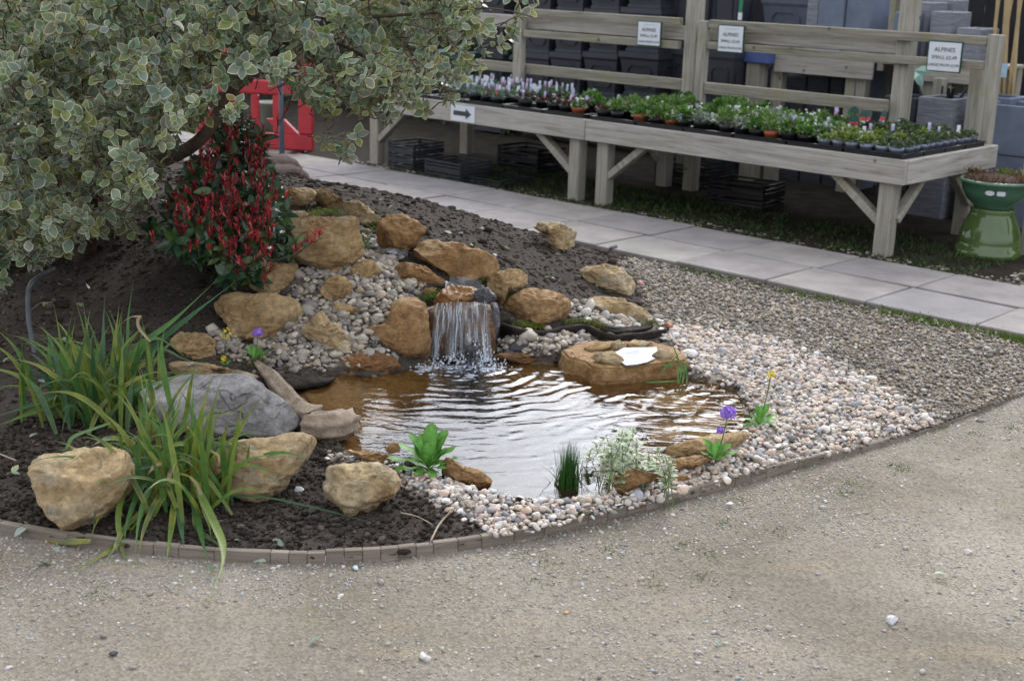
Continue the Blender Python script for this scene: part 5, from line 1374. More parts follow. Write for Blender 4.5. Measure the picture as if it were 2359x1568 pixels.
rp, b = rosette_plant('bright green broad-leaved rosette at the front of the pond', S1((1085, 965))[0], [(-50, 60, .130, .2), (5, 74, .150, .17), (38, 62, .140, .18), (75, 48, .115, .18), (-72, 45, .125, .17), (-92, 24, .14, .14), (-108, 10, .12, .14), (95, 32, .105, .18), (-35, 70, .115, .2), (60, 70, .12, .18), (165, 12, .085, .2), (-150, 10, .08, .2), (-170, 62, .085, .2), (130, 25, .08, .2), (-130, 45, .085, .2), (105, 62, .10, .16), (-65, 68, .10, .19), (150, 55, .075, .22), (-10, 84, .085, .22), (25, 80, .11, .18)], lift=.02)
def flower_stem(own, b, top, col, rad, n, petal=.011, mat=None, flat=.9, stem=(.12, .19, .06), nm='flower_head'):
    b = np.array(b); o0 = np.array(own.location)
    mb = MB(); mb.tube([p - o0 for p in spline([b, b + (top - b) * .5 + np.array([.004, 0, .004]), top], 8)], .0022, 6); mb.col = stem
    mb.c = [stem] * len(mb.v); mb.build('stem', M_small, own, True)
    r = np.random.default_rng(int(abs(top[0]) * 1e4)); vs = []
    th = np.arccos(1 - 2 * (np.arange(n) + .5) / n * flat); ph = np.arange(n) * 2.4
    d = np.stack([np.sin(th) * np.cos(ph), np.sin(th) * np.sin(ph), np.cos(th)], -1); pos = top - o0 + d * rad * r.uniform(.75, 1.05, (n, 1))
    parts = []
    for k in range(5):
        a = k * 2 * math.pi / 5; u = np.cross(d, [.1, .2, 1.0]); u /= np.linalg.norm(u, axis=1)[:, None]; v = np.cross(d, u)
        dd = u * math.cos(a) + v * math.sin(a) + d * .35
        tv, tf, tc = leaf_shape(.34, 0, col, n=4, fold=.1, curl=.2, tip=1.3)
        parts.append(instances(tv, tf, frame_np(dd, d) * petal, pos, tc, np.clip(1 + r.normal(0, .14, (n, 1)) + np.zeros((n, 3)), .5, 1.5)))
    v, f, c = join_np(parts); obj(nm, mesh_np(nm, v, f, M_petal, c), own)
PURPLE = (.38, .22, .72); YEL = (.74, .60, .05)
p1, b = rosette_plant('green plant with one tall round purple flower between pond and front pebbles', S4((430, 1125))[0], [(-55, 62, .085, .22), (-25, 50, .07, .24), (20, 55, .075, .22), (60, 50, .08, .2), (90, 35, .085, .16), (-90, 40, .06, .2), (0, 75, .06, .24), (150, 40, .05, .25), (-150, 40, .05, .25)], 'primrose', lift=.01, near=.07)
wb = float((b - C0) @ fw)
flower_stem(p1, b, C0 + ray(*S4((525, 765))[0]) * wb, PURPLE, .023, 34, .012, flat=.62)
p2, b = rosette_plant('leafy primrose with yellow flower on a tall thin stem on the pebble bank', S4((740, 885))[0], [(-10, 75, .075, .14), (45, 65, .085, .2), (80, 40, .075, .24), (100, 25, .07, .26), (-80, 30, .06, .24), (-40, 50, .055, .2), (20, 80, .07, .14), (-110, 15, .06, .22)], 'primrose', lift=.02)
wb = float((b - C0) @ fw)
flower_stem(p2, b, C0 + ray(*S4((835, 480))[0]) * wb, YEL, .015, 9, .008)
o, b = rosette_plant('short purple flower peeping over the long pale rock', S4((470, 935))[0], [(-60, 30, .03, .2), (60, 30, .03, .2)], 'primrose'); wb = float((b - C0) @ fw) - .08
flower_stem(o, b, C0 + ray(*S4((470, 893))[0]) * wb, PURPLE, .013, 20, .009)
p3, b = rosette_plant('small purple-flowered primrose on the cobbles of the left bank', R7((1625, 625))[0], [(-50, 60, .07, .2), (20, 60, .065, .24), (75, 45, .075, .26), (-10, 75, .06, .2), (110, 25, .05, .2)], 'primrose', lift=.015); wb = float((b - C0) @ fw)
flower_stem(p3, b, C0 + ray(*R7((1645, 425))[0]) * wb, PURPLE, .017, 34, flat=.7)
p4, b = rosette_plant('small yellow-flowered primrose on the left bank beside the broad rock', R7((1440, 650))[0], [(-60, 35, .03, .24), (30, 35, .03, .24), (120, 30, .03, .24)], 'primrose', lift=.01); wb = float((b - C0) @ fw)
flower_stem(p4, b, C0 + ray(*R7((1440, 430))[0]) * wb, YEL, .024, 13, .008); flower_stem(p4, b, C0 + ray(*R7((1425, 590))[0]) * (wb - .02), YEL, .010, 7, .008)

# pale variegated water plant
r = np.random.default_rng(61)
pts = in_poly_pts(S2((760, 760), (830, 660), (960, 650), (1030, 570), (1120, 600), (1130, 720), (1300, 780), (1420, 830), (1370, 920), (1250, 930), (1000, 930), (880, 880)), 52, r)
b0 = ground(*S2((1080, 930))[0], ZW); wp = empty('water_plant', b0); tag(wp, 'pale green and cream leafy plant standing in the water by the front stones', 'water plant')
tl = [leaf_shape(.26, .25, c, (.55, .58, .42), 5, seed=i) for i, c in enumerate(((.20, .30, .12), (.28, .34, .18), (.34, .38, .28)))]
leaves = []; segs = []
for p in pts:
    foot = ground(p[0] + r.normal(0, 22), max(p[1] + 20, S2((0, 800))[0][1] + r.uniform(0, 110)), ZW); w = float((foot - C0) @ fw)
    top = C0 + ray(*p) * w
    if top[2] < ZW + .01: top[2] = ZW + .015
    segs.append(((foot - [0, 0, .03], (foot + top) / 2 + r.normal(0, .006, 3), top), (.002, .0016, .001)))
    nl = int(4 + 48 * (top[2] - ZW))
    for k in range(nl):
        q = foot + (top - foot) * (.25 + .75 * k / nl)
        for sd in (0, 1):
            a = k * 1.57 + sd * 3.14; d = np.array([math.cos(a), math.sin(a), r.uniform(.1, .8)])
            leaves.append((q, d, np.array([-d[0] * .5, -d[1] * .5, 1.0]), r.uniform(.016, .036), r.integers(0, 3)))
plant_leaves(wp, leaves, tl, M_small, 0, .22, r)
mb = MB(); mb.col = (.20, .24, .10)
for pts_, ra in segs: mb.tube([np.array(q) - b0 for q in pts_], ra, 4)
mb.build('stems', M_small, wp)['kind'] = 'stuff'

def tuft(label, v, n, L, col, cat, name='rush_tuft', spread=.25, foot=.02, seed=0, zbase=None, curve=.25, wid=.0016, group=None):
    b = hit(*v) if zbase is None else ground(*v, zbase)
    o = empty(name, b); tag(o, label, cat, group)
    r = np.random.default_rng(seed); vs = []; fs = []; cs = []
    for i in range(n):
        p = r.normal(0, foot, 3) * [1, 1, 0]; a = r.uniform(0, 6.28); d = np.array([math.cos(a) * abs(r.normal(0, spread)), math.sin(a) * abs(r.normal(0, spread)), 1.0]); d /= np.linalg.norm(d)
        l = L * r.uniform(.35, 1.1); s = np.cross(d, r.normal(size=3)); s /= np.linalg.norm(s); c = np.array(col) * r.uniform(.6, 1.4); k0 = len(vs)
        for k in range(5):
            t = k / 4; w = wid * (1 - t * .9); vs += [p - s * w, p + s * w]; cs += [c, c]; p = p + d * l / 4; d = d + np.array([d[0], d[1], -curve * .6]) * curve; d /= np.linalg.norm(d)
        for k in range(4): a_ = k0 + 2 * k; fs += [(a_, a_ + 1, a_ + 3), (a_, a_ + 3, a_ + 2)]
    ob = obj('blades', mesh_np('blades', np.array(vs), np.array(fs), M_small, np.clip(np.array(cs), 0, 1), False), o); ob['kind'] = 'stuff'
    return o
tuft('dark green tuft of fine rushes standing in the front of the pond', S2((590, 1065))[0], 330, .15, (.035, .11, .02), 'rushes', spread=.11, foot=.013, seed=3, zbase=ZW, curve=.08, wid=.0014)
tuft('wispy green grass blades beside the front rushes', S2((500, 1040))[0], 26, .12, (.05, .10, .03), 'grass', 'grass_tuft', .55, .012, 4, ZW, .35)
tuft('thin curved grass blades right of the front rushes', S2((680, 1010))[0], 22, .11, (.05, .09, .03), 'grass', 'grass_tuft', .8, .02, 5, ZW, .4)
rd = empty('reed', ground(*S2((1460, 270))[0], ZW)); tag(rd, 'few thin green reeds beside the ledge rock and pebbles', 'reed')
wr = float((np.array(rd.location) - C0) @ fw)
for pts in (((1430, 270), (1425, 180), (1410, 90)), ((1460, 275), (1475, 180), (1490, 40)), ((1495, 280), (1495, 200), (1480, 120)), ((1500, 240), (1490, 150), (1500, 60)), ((1290, 200), (1370, 110), (1470, 10)), ((1420, 250), (1300, 255), (1180, 262), (1070, 265)), ((1400, 130), (1330, 130), (1300, 80)), ((1440, 260), (1450, 150), (1400, 10), (1370, -20)), ((1480, 200), (1440, 110), (1380, 20))):
    blade(rd, S2(*pts), wr, wr, .0075, (.07, .19, .05), tipcol=(.12, .2, .06), n=12)

# ------------------------------------------------------------------ litter, sticks, weeds, loose things
pipe = MB(); pipe.tube(spline([C0 + ray(*p) * w for p, w in zip(R7((245, 700), (215, 520), (185, 350), (180, 190), (195, 120), (255, 65), (345, 18)), (5.25, 5.25, 5.27, 5.3, 5.3, 5.36, 5.5))], 30), .011, 10)
tag(pipe.build('bent_pipe', plain('grey_pipe', (.10, .105, .12), (.06, .06, .07), 30, .4), smooth=True), 'bent dark grey pipe sticking out of the soil under the big shrub', 'pipe')
lv = leaf_shape(.27, .12, (.34, .42, .36), (.5, .55, .45), 7, curl=.3)
fl_me = [mesh_np('fallen_leaf', lv[0], lv[1], M_leaf, np.clip(lv[2] * np.array(c), 0, 1)) for c in ((1, 1, 1), (1.2, 1.1, .6), (.7, .75, .7), (.55, .6, .4))]
r = np.random.default_rng(77)
spots = [tuple(R7(p)[0]) for p in ((565, 160), (620, 150), (400, 135), (380, 205), (425, 495), (360, 540), (375, 645), (350, 690), (80, 1340), (20, 630), (290, 760), (490, 250), (190, 1110), (300, 250))] + [tuple(R8(p)[0]) for p in ((90, 480), (190, 870), (395, 1015), (1500, 1145), (1915, 1120), (1965, 960), (1690, 965), (260, 1120))] + [tuple(R6(p)[0]) for p in ((540, 190), (320, 235), (480, 320), (1020, 580), (1090, 580), (400, 225), (730, 345))] + [(1010, 610), (905, 478), (880, 462), (1135, 590), (740, 1475), (2150, 1328), (1655, 1480)]
def where(p):
    if p[1] > 1290: return 'on the gravel yard in front of the edging'
    if p[1] > 1130 and p[0] < 900: return 'on soil just behind the front edging'
    if p[0] < 420: return 'on dark soil at the left under the shrub'
    return 'on the soil behind the sandstone rocks'
groups_ = {}
for p in spots: groups_.setdefault(where(p), []).append(p)
for g_ in groups_.values(): g_.sort(key=lambda p: p[0])
NTH = ['first', 'second', 'third', 'fourth', 'fifth', 'sixth', 'seventh', 'eighth', 'ninth', 'tenth', 'eleventh', 'twelfth', 'thirteenth', 'fourteenth', 'fifteenth', 'sixteenth', 'seventeenth', 'eighteenth', 'nineteenth', 'twentieth']
for i, p in enumerate(spots):
    q = hit(*p) if not (p[1] > 1330) else ground(*p)
    o = bpy.data.objects.new('fallen_leaf', fl_me[r.integers(0, 4) if i < 36 else 0]); L = r.uniform(.028, .05)
    o.location = q + np.array([0, 0, .012]); o.scale = (L,) * 3; o.rotation_euler = (r.normal(0, .3), r.normal(0, .3), r.uniform(0, 6.28)); link(o)
    tag(o, 'pale fallen leaf %s, %s from the left' % (where(p), NTH[groups_[where(p)].index(p)]), 'leaf', 'fallen leaves on soil and gravel')
def stick(label, pts, ra=.003, col=None):
    q = [(hit(*p) if p[1] < 1330 else ground(*p)) + np.array([0, 0, .014]) for p in pts]
    mb = MB(); mb.tube(spline(q, 10), ra, 6); tag(mb.build('stick', M_drift if col is None else col, smooth=True), label, 'stick')
stick('pale forked stick on dark soil near the front edging', S1((1095, 1525), (1150, 1410), (1200, 1340), (1260, 1280)))
stick('thin dry stem lying towards the pebbles behind the front edging', S1((870, 1290), (1000, 1320), (1110, 1380)), .002)
stick('dry pale stem lying on soil at the far left', R8((-20, 340), (60, 370), (120, 395)), .003)
stick('thin reddish root curling on soil beside the bent pipe', R7((200, 300), (260, 255), (340, 250)), .002)
stick('dark twig sticking up at the path edge behind the rocks', V((694, 412), (698, 385), (706, 360)), .002, M_bark)
stick('thin straw lying on the yard by the right edging', V((1920, 1085), (1890, 1105), (1850, 1115)), .002)
for i, (v, s, c, lab) in enumerate(((R7((1910, 1435))[0], .017, (.62, .62, .6), 'white knobbly stone on dark soil below the angular yellow boulder'), (V(2055, 1432), .02, (.6, .62, .62), 'white stone on the gravel yard at the lower right'), (V(820, 1312), .012, (.42, .48, .5), 'blue-grey flint just outside the edging'), (V(262, 1508), .012, (.05, .05, .055), 'dark stone at the lower left of the yard'), (V(1303, 1412), .008, (.55, .33, .12), 'small orange stone in the middle of the yard'), (V(975, 1515), .014, (.55, .53, .5), 'flat pale stone at the bottom of the yard'), (R6((1770, 610))[0], .022, (.42, .22, .19), 'pinkish stone beside the white-topped boulder'), (S2((1700, 318))[0], .022, (.45, .2, .10), 'terracotta shard in the right shallows'), (R6((1980, 945))[0], .03, (.34, .15, .09), 'reddish stone at the right end of the mossy log'), (V(2230, 1275), .013, (.5, .47, .43), 'rounded pale stone at the right of the yard'), (V(1680, 1163), .012, (.56, .54, .5), 'small white stone outside the edging on the right'), (V(1410, 578), .04, (.12, .11, .11), 'dark flat stone against the path edge'))):
    q = hit(*v) if v[1] < 1250 else ground(*v)
    tv, tf = pebble_shape(300 + i, ICO3); o = obj('loose_stone', mesh_np('loose_stone', tv * s, tf, M_pebble, np.tile(c, (len(tv), 1))), None, q + np.array([0, 0, s * .35])); o.rotation_euler = (0, 0, i); tag(o, lab, 'stone')
r = np.random.default_rng(88); k = 0
for v in sorted(V((1945, 1140), (1665, 1205), (1700, 1150), (2065, 1075), (2080, 1082), (1965, 1118), (1255, 1290), (1240, 1340), (1570, 1255), (1635, 1280), (2160, 985), (2250, 1000), (1620, 1330), (2330, 985), (230, 1370), (1800, 1225), (1500, 1345), (1850, 1070), (1400, 1270)).tolist()):
    q = ground(*v); k += 1
    o = tuft('tiny green weed in the gravel yard, %s from the left' % NTH[k - 1], v, r.integers(14, 36), .016, (.12, .17, .035), 'weed', 'weed', .9, .02, 200 + k, 0.0, .5, .0018, 'weeds in the gravel yard')
pd_pts = [(MID - A_ * t - B_ * (.53 + r.uniform(-.01, .07)))[:3] for t in np.r_[r.uniform(-1.6, .8, 40), r.uniform(-1.3, -.5, 60)]]
tag(fuzz('edge_grass', [p + np.array([0, 0, .005]) for p in pd_pts], (.03, .03, .002), 1500, .03, (.10, .15, .03), None, None, 9), kind='stuff')
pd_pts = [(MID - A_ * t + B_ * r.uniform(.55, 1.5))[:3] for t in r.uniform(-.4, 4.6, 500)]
tag(fuzz('weeds_under_table', [p + np.array([0, 0, .003]) for p in pd_pts], (.06, .06, .004), 9000, .035, (.045, .075, .02), None, None, 10), kind='stuff')  # green darkened to carry the shade under the benches

# ------------------------------------------------------------------ the two display benches beyond the path (frame: x along the bench towards us, s away from the path)
TO = np.array([2.28, 7.88, 0.0]); RZ = math.atan2(A_[1], A_[0])
ROT = Matrix((A_, B_, (0, 0, 1))).transposed()
def fr(x, s, z=0.0): return TO + A_ * x + B_ * s + np.array([0, 0, z])
def bx(vx, vy, s):
    """where the sight line through a place in the picture meets the upright plane at distance s"""
    d = ray(vx, vy); t = (s - (C0 - TO) @ B_) / (d @ B_); P = C0 + d * t - TO
    return float(P @ A_), float(P[2])
def thing(name, label, cat, x, s, z=0.0, group=None):
    o = empty(name, fr(x, s, z), RZ); tag(o, label, cat, group); return o
def put(ob, parent, x, s, z, rot=None):
    m = (ROT if rot is None else ROT @ rot).to_4x4(); m.translation = Vector(fr(x, s, z)); return under(ob, parent, m)
def timber(name, parent, X, S, Z, mat, bevel=.004):
    c = ((X[0] + X[1]) / 2, (S[0] + S[1]) / 2, (Z[0] + Z[1]) / 2); h = np.array([X[1] - X[0], S[1] - S[0], Z[1] - Z[0]])
    mb = MB(); mb.box(-h / 2, (h[0], 0, 0), (0, h[1], 0), (0, 0, h[2]))
    ob = mb.build(name, mat, bevel=bevel)
    if parent is None:
        m = ROT.to_4x4(); m.translation = Vector(fr(*c)); ob.matrix_basis = m; return ob
    return put(ob, parent, *c)
def strut(name, parent, p0, p1, w, mat):
    p0, p1 = np.array(p0, float), np.array(p1, float); d = p1 - p0; L = np.linalg.norm(d); d /= L
    a = np.array([0, 1.0, 0]) if abs(d[1]) < .5 else np.array([1.0, 0, 0]); b = np.cross(d, a); b /= np.linalg.norm(b); a = np.cross(b, d)
    mb = MB(); mb.box((-L / 2, -w / 2, -w * .35), (L, 0, 0), (0, w, 0), (0, 0, w * .7))
    ob = mb.build(name, mat, bevel=.004); put(ob, parent, *((p0 + p1) / 2), rot=Matrix((d, a, b)).transposed()); return ob
M_woody = wood('weathered_end_rail', (.52, .495, .46), (.37, .345, .31), .10, (0, 1, 0))  # paler than the front rail: brighter light on the end put into the colour
def bench(label, x0, x1, end_rail, legs, gap):
    o = thing('display_bench', label, 'bench', (x0 + x1) / 2, .6)
    timber('front_rail', o, (x0, x1), (0, .04), (.455, .602), M_wood)
    if end_rail: timber('end_rail', o, (x1 - .04, x1 + .004), (.042, 1.26), (.455, .602), M_woody)
    timber('rear_rail', o, (x0, x1 - .045), (1.2, 1.24), (.455, .60), M_wood)
    for lx in legs:
        for s in (.045, 1.10): timber('leg', o, (lx - .05, lx + .05), (s, s + .09), (-.02, .57 if s > .5 else .56), M_woodv, .006)
    for k, s in enumerate(np.arange(.06, 1.16, .135)): timber('deck_board', o, (x0 + .01, x1 - .05), (s, s + .12), (.562, .578), M_wood, .002)
    return o
bR = bench('weathered timber display bench on the right with its end rail coloured paler for the light on it', -2.468, 0, True, (-.13, -2.34), 0)
strut('brace', bR, (-.16, .09, .20), (-.50, .09, .46), .07, M_woodv); strut('brace', bR, (-.09, .12, .22), (-.09, .42, .46), .06, M_woodv); strut('brace', bR, (-.09, 1.1, .22), (-.09, .80, .46), .06, M_woodv)
strut('brace', bR, (-2.31, .09, .20), (-1.98, .09, .46), .07, M_woodv)
bL = bench('weathered timber display bench on the left, partly hidden by the overhanging leaves', -4.95, -2.474, False, (-2.60, -4.80), 0)
strut('brace', bL, (-2.63, .09, .20), (-2.98, .09, .46), .07, M_woodv); strut('brace', bL, (-4.77, .09, .20), (-4.45, .09, .46), .07, M_woodv); strut('brace', bL, (-2.63, 1.12, .20), (-2.93, 1.12, .46), .06, M_woodv)
M_railw = wood('rail_timber', (.33, .31, .26), (.22, .205, .165), .55)
timber('back_post', bR, (-.15, -.06), (1.242, 1.31), (.30, 1.30), M_woodv); timber('back_post', bR, (-2.44, -2.36), (1.242, 1.30), (.30, 1.275), M_woodv)
timber('back_rail', bR, (-2.355, -.155), (1.25, 1.30), (1.225, 1.285), M_railw); timber('back_rail', bR, (-2.355, -.155), (1.25, 1.295), (1.07, 1.125), M_railw); timber('back_rail', bR, (-2.355, -.82), (1.25, 1.295), (.735, .82), M_railw)
timber('back_board', bR, (-2.5, -.84), (1.345, 1.37), (1.128, 1.222), M_wood)
timber('back_post', bL, (-4.36, -4.27), (1.242, 1.31), (.30, 1.27), M_woodv)
timber('back_rail', bL, (-4.26, -2.62), (1.25, 1.30), (1.225, 1.285), M_railw); timber('back_rail', bL, (-4.26, -2.62), (1.25, 1.295), (1.05, 1.11), M_railw); timber('back_rail', bL, (-4.9, -2.62), (1.32, 1.36), (.735, .82), M_railw)
timber('back_board', bL, (-4.9, -2.62), (1.345, 1.37), (1.115, 1.222), M_wood)
for x, lab in ((-2.56, 'tall timber post between the two benches, rising out of the picture'), (-.775, 'tall timber post behind the right bench, rising out of the picture')):
    tag(timber('timber_post', None, (x - .055, x + .055), (1.315, 1.42), (-.05, 2.75), M_woodv, .006), lab, 'post')

# plant trays
ORD = ['first', 'second', 'third', 'fourth', 'fifth', 'sixth', 'seventh', 'eighth', 'ninth', 'tenth', 'eleventh', 'twelfth', 'thirteenth', 'fourteenth', 'fifteenth', 'sixteenth', 'seventeenth', 'eighteenth']
def tray_mesh(w, d, h):
    mb = MB(); t = .006
    for X, S in (((-w / 2, w / 2), (-d / 2, -d / 2 + t)), ((-w / 2, w / 2), (d / 2 - t, d / 2)), ((-w / 2, -w / 2 + t), (-d / 2 + t, d / 2 - t)), ((w / 2 - t, w / 2), (-d / 2 + t, d / 2 - t))):
        mb.box((X[0], S[0], 0), (X[1] - X[0], 0, 0), (0, S[1] - S[0], 0), (0, 0, h))
    mb.box((-w / 2 + t, -d / 2 + t, .001), (w - 2 * t, 0, 0), (0, d - 2 * t, 0), (0, 0, .004))
    for k in range(1, 4): mb.box((-w / 2 + t, -d / 2 + d * k / 4, .005), (w - 2 * t, 0, 0), (0, .004, 0), (0, 0, h * .55))
    mb.box((-w / 2 - .008, -d / 2 - .008, h), (w + .016, 0, 0), (0, .016, 0), (0, 0, .006)); mb.box((-w / 2 - .008, d / 2 - .008, h), (w + .016, 0, 0), (0, .016, 0), (0, 0, .006))
    mb.box((-w / 2 - .008, -d / 2 + .008, h), (.016, 0, 0), (0, d - .016, 0), (0, 0, .006)); mb.box((w / 2 - .008, -d / 2 + .008, h), (.016, 0, 0), (0, d - .016, 0), (0, 0, .006))
    return mb.mesh('plant_tray', M_black)
TM = tray_mesh(.385, .265, .045)
for bn, x1, nm in ((0, -.035, 'right bench'), (1, -2.51, 'left bench')):
    for i in range(6):
        for j in range(4):
            o = bpy.data.objects.new('plant_tray', TM); link(o)
            m = ROT.to_4x4(); m.translation = Vector(fr(x1 - .2 - i * .402, .165 + j * .283, .580)); o.matrix_basis = m
            tag(o, 'shallow black plant tray, %s row from front, %s from right end of %s' % (ORD[j], ORD[i], nm), 'tray', 'black trays on the display benches')

# potted plants
def pot_mesh(name, col, rough=.5, r0=.032, r1=.045, h=.078, soil=True):
    mat = plain(name + '_plastic', col, tuple(c * .8 for c in col), 20, rough)
    mb = MB(); mb.lathe([(0, 0), (r0, 0), (r1 * .95, h * .78), (r1, h * .78), (r1, h), (r1 * .92, h), (r1 * .9, h * .86)], n=12)
    mb.cur = 1; mb.lathe([(r1 * .9, h * .86), (0, h * .9)], n=12)
    return mb.mesh('pot', [mat, M_fibre], True)
POT = {'grey': pot_mesh('grey_pot', (.26, .30, .40)), 'black': pot_mesh('black_pot', (.02, .02, .024)), 'terracotta': pot_mesh('terracotta_pot', (.42, .13, .06), .8)}
SM = pot_mesh('small_pot', (.02, .02, .024), .5, .028, .038, .065)
def foliage_mesh(n, rad, h, L, cols, wd=.3, seed=0, up_=.3, flowers=None):
    r = np.random.default_rng(seed); parts = []
    tv, tf, tc = leaf_shape(wd, 0, (1, 1, 1), n=4, fold=.2, curl=.3, tip=1.0)
    d = r.normal(size=(n, 3)); d[:, 2] = np.abs(d[:, 2]) + up_; d /= np.linalg.norm(d, axis=1)[:, None]
    q = d * r.uniform(.35, 1, (n, 1)) ** .6 * [rad, rad, h] + [0, 0, .066]
    dd = d + r.normal(0, .5, (n, 3)); nn = np.tile([0, 0, 1.0], (n, 1)) + r.normal(0, .4, (n, 3))
    c = np.array(cols)[r.integers(0, len(cols), n)] * r.uniform(.7, 1.3, (n, 1))
    parts.append(instances(tv, tf, frame_np(dd, nn) * (L * r.uniform(.6, 1.2, (n, 1, 1))), q, tc, c))
    if flowers:
        m, fc, fs, fh = flowers; d = r.normal(size=(m, 3)); d[:, 2] = np.abs(d[:, 2]) + .6; d /= np.linalg.norm(d, axis=1)[:, None]
        q = d * [rad * .9, rad * .9, h + fh] + [0, 0, .066]
        parts.append(instances(*ICO1, np.eye(3)[None] * fs * np.ones((m, 1, 1)) * np.array([1, 1, .6]), q, None, np.tile(fc, (m, 1))))
    v, f, c = join_np(parts); return mesh_np('foliage', v, f, M_small, np.clip(c, 0, 1), False)
FOL = {
 'olive': [foliage_mesh(190, .05, .045, .017, [(.085, .12, .05), (.06, .10, .05), (.11, .14, .06)], .34, s) for s in range(3)],
 'lime': [foliage_mesh(170, .05, .05, .022, [(.15, .22, .04), (.12, .19, .04), (.20, .24, .06)], .34, 10 + s) for s in range(2)],
 'bushy green': [foliage_mesh(200, .062, .062, .024, [(.07, .17, .025), (.10, .20, .03), (.05, .13, .025)], .30, 20 + s) for s in range(3)],
 'feathery green': [foliage_mesh(240, .058, .075, .034, [(.10, .20, .035), (.13, .22, .05), (.08, .16, .03)], .09, 30 + s, .6) for s in range(2)],
 'silvery': [foliage_mesh(150, .055, .05, .024, [(.22, .27, .20), (.16, .21, .16), (.28, .31, .24)], .32, 40 + s) for s in range(2)],
 'white-flowered green': [foliage_mesh(150, .055, .055, .024, [(.08, .17, .03), (.06, .13, .03)], .3, 50 + s, .3, (3, (.7, .7, .62), .008, .03)) for s in range(2)],
 'bronze': [foliage_mesh(130, .045, .04, .02, [(.07, .035, .03), (.10, .05, .035), (.06, .06, .03)], .34, 60 + s) for s in range(2)],
 'blue-green dome': [foliage_mesh(230, .055, .05, .022, [(.09, .16, .09), (.07, .13, .08)], .12, 70 + s) for s in range(2)],
 'small leafy': [foliage_mesh(60, .034, .04, .02, [(.08, .15, .07), (.06, .12, .06), (.12, .16, .09)], .3, 80 + s) for s in range(3)]}
M_lav = plain('lavender_card', (.48, .47, .72), (.40, .38, .62), 40, .5); M_pinkc = plain('pink_card', (.55, .25, .40), (.42, .18, .34), 60, .5); M_redc = plain('red_card', (.6, .05, .05), (.5, .04, .05), 40, .5)
def label_mesh(w, h, mats, split):
    mb = MB(); mb.box((-w / 2, 0, 0), (w, 0, 0), (0, .0012, 0), (0, 0, h * split)); mb.cur = 1
    mb.box((-w / 2, 0, h * split), (w, 0, 0), (0, .0012, 0), (0, 0, h * (1 - split))); return mb.mesh('plant_label', mats)
LAB = [label_mesh(.022, .062, (M_pinkc, M_lav), .62), label_mesh(.020, .058, (M_lav, M_white), .75), label_mesh(.022, .05, (M_white, M_white), .5), label_mesh(.02, .06, (M_redc, M_lav), .4)]
def arch_mesh():
    mb = MB(); pts = [(-.032, 0), (.032, 0)] + [(.032 * math.cos(a), .055 + .032 * math.sin(a)) for a in np.linspace(0, math.pi, 9)]
    n = len(pts); mb.add([(x, 0, z) for x, z in pts] + [(x, .0015, z) for x, z in pts], [tuple(range(n))[::-1][::-1], tuple(range(n, 2 * n))[::-1]] + [(i, i + n, (i + 1) % n + n, (i + 1) % n) for i in range(n)])
    mb.cur = 1; mb.box((-.026, -.0012, .022), (.052, 0, 0), (0, .001, 0), (0, 0, .022)); mb.cur = 2; mb.box((-.026, -.0012, .004), (.052, 0, 0), (0, .001, 0), (0, 0, .018))
    return mb.mesh('arched_card', [M_darkgreen, M_redc, M_white])
ARCH = arch_mesh()
rp_ = random.Random(21)
def potted(x, s, kind, potk, label, group, card=None, small=False, sc=1.0):
    o = empty('potted_plant', fr(x, s, .586), RZ + rp_.uniform(-.5, .5)); tag(o, label, 'potted plant', group); o.scale = (sc,) * 3
    link(bpy.data.objects.new('pot', SM if small else POT[potk]), o)
    f = bpy.data.objects.new('foliage', rp_.choice(FOL[kind])); f.rotation_euler = (0, 0, rp_.uniform(0, 6.28)); f.scale = (rp_.uniform(.85, 1.2),) * 3; link(f, o)
    if small: f.location = (0, 0, -.012)
    if card is not None:
        c = bpy.data.objects.new('plant_label', LAB[card] if card < 4 else ARCH); c.rotation_euler = (rp_.uniform(-.25, .05), 0, rp_.uniform(-.4, .4)); c.location = (rp_.uniform(-.02, .02), rp_.uniform(-.03, .0) if card != 0 else .02, .07 + rp_.uniform(0, .03)); link(c, o)
for i in range(6):
    for j in range(11):
        lime = (i >= 3 and j < 3) or rp_.random() < .1
        potted(-.105 - i * .098 + rp_.gauss(0, .004), .085 + j * .099 + rp_.gauss(0, .004), 'lime' if lime else 'olive', 'grey', '%s plant in grey pot, %s row from front, %s from end rail, right bench' % ('lime green' if lime else 'olive green', ORD[j], ORD[i]), 'grey pots on the right bench', 2 if rp_.random() < .10 else (1 if rp_.random() < .06 else None))
kinds3 = ['bushy green', 'bushy green', 'feathery green', 'silvery', 'white-flowered green', 'bushy green', 'feathery green', 'bronze']
for i in range(15):
    for j in range(8):
        x = -.74 - i * .117 + rp_.gauss(0, .008); s = .09 + j * .112 + rp_.gauss(0, .008)
        if j == 0 and rp_.random() < .42 or j == 1 and rp_.random() < .3 or rp_.random() < .12 or (i < 2 and j > 5): continue
        k = kinds3[(i // 2 + j // 3 + rp_.choice((0, 0, 1))) % 8] if i > 3 else rp_.choice(('white-flowered green', 'bushy green', 'silvery', 'feathery green'))
        pk = 'terracotta' if (j < 2 and rp_.random() < .28) else 'black'
        potted(x, s, k, pk, '%s plant in %s pot, %s row from front, %s column from grey pots' % (k, pk, ORD[j], ORD[i]), 'mixed alpines on the right bench', rp_.choice((0, 1, 2, 2, 1)) if rp_.random() < .5 else None, sc=rp_.uniform(.95, 1.25))
for i, (x, s) in enumerate(((-.72, .80), (-.82, .82), (-.66, .92), (-.76, .96), (-.88, .95), (-.70, .62))):
    potted(x, s, 'olive' if i % 2 else 'bronze', 'terracotta', 'pot with dark green arched picture card, %s counting from the right' % ORD[i], 'pots with arched cards', 4, sc=1.1)
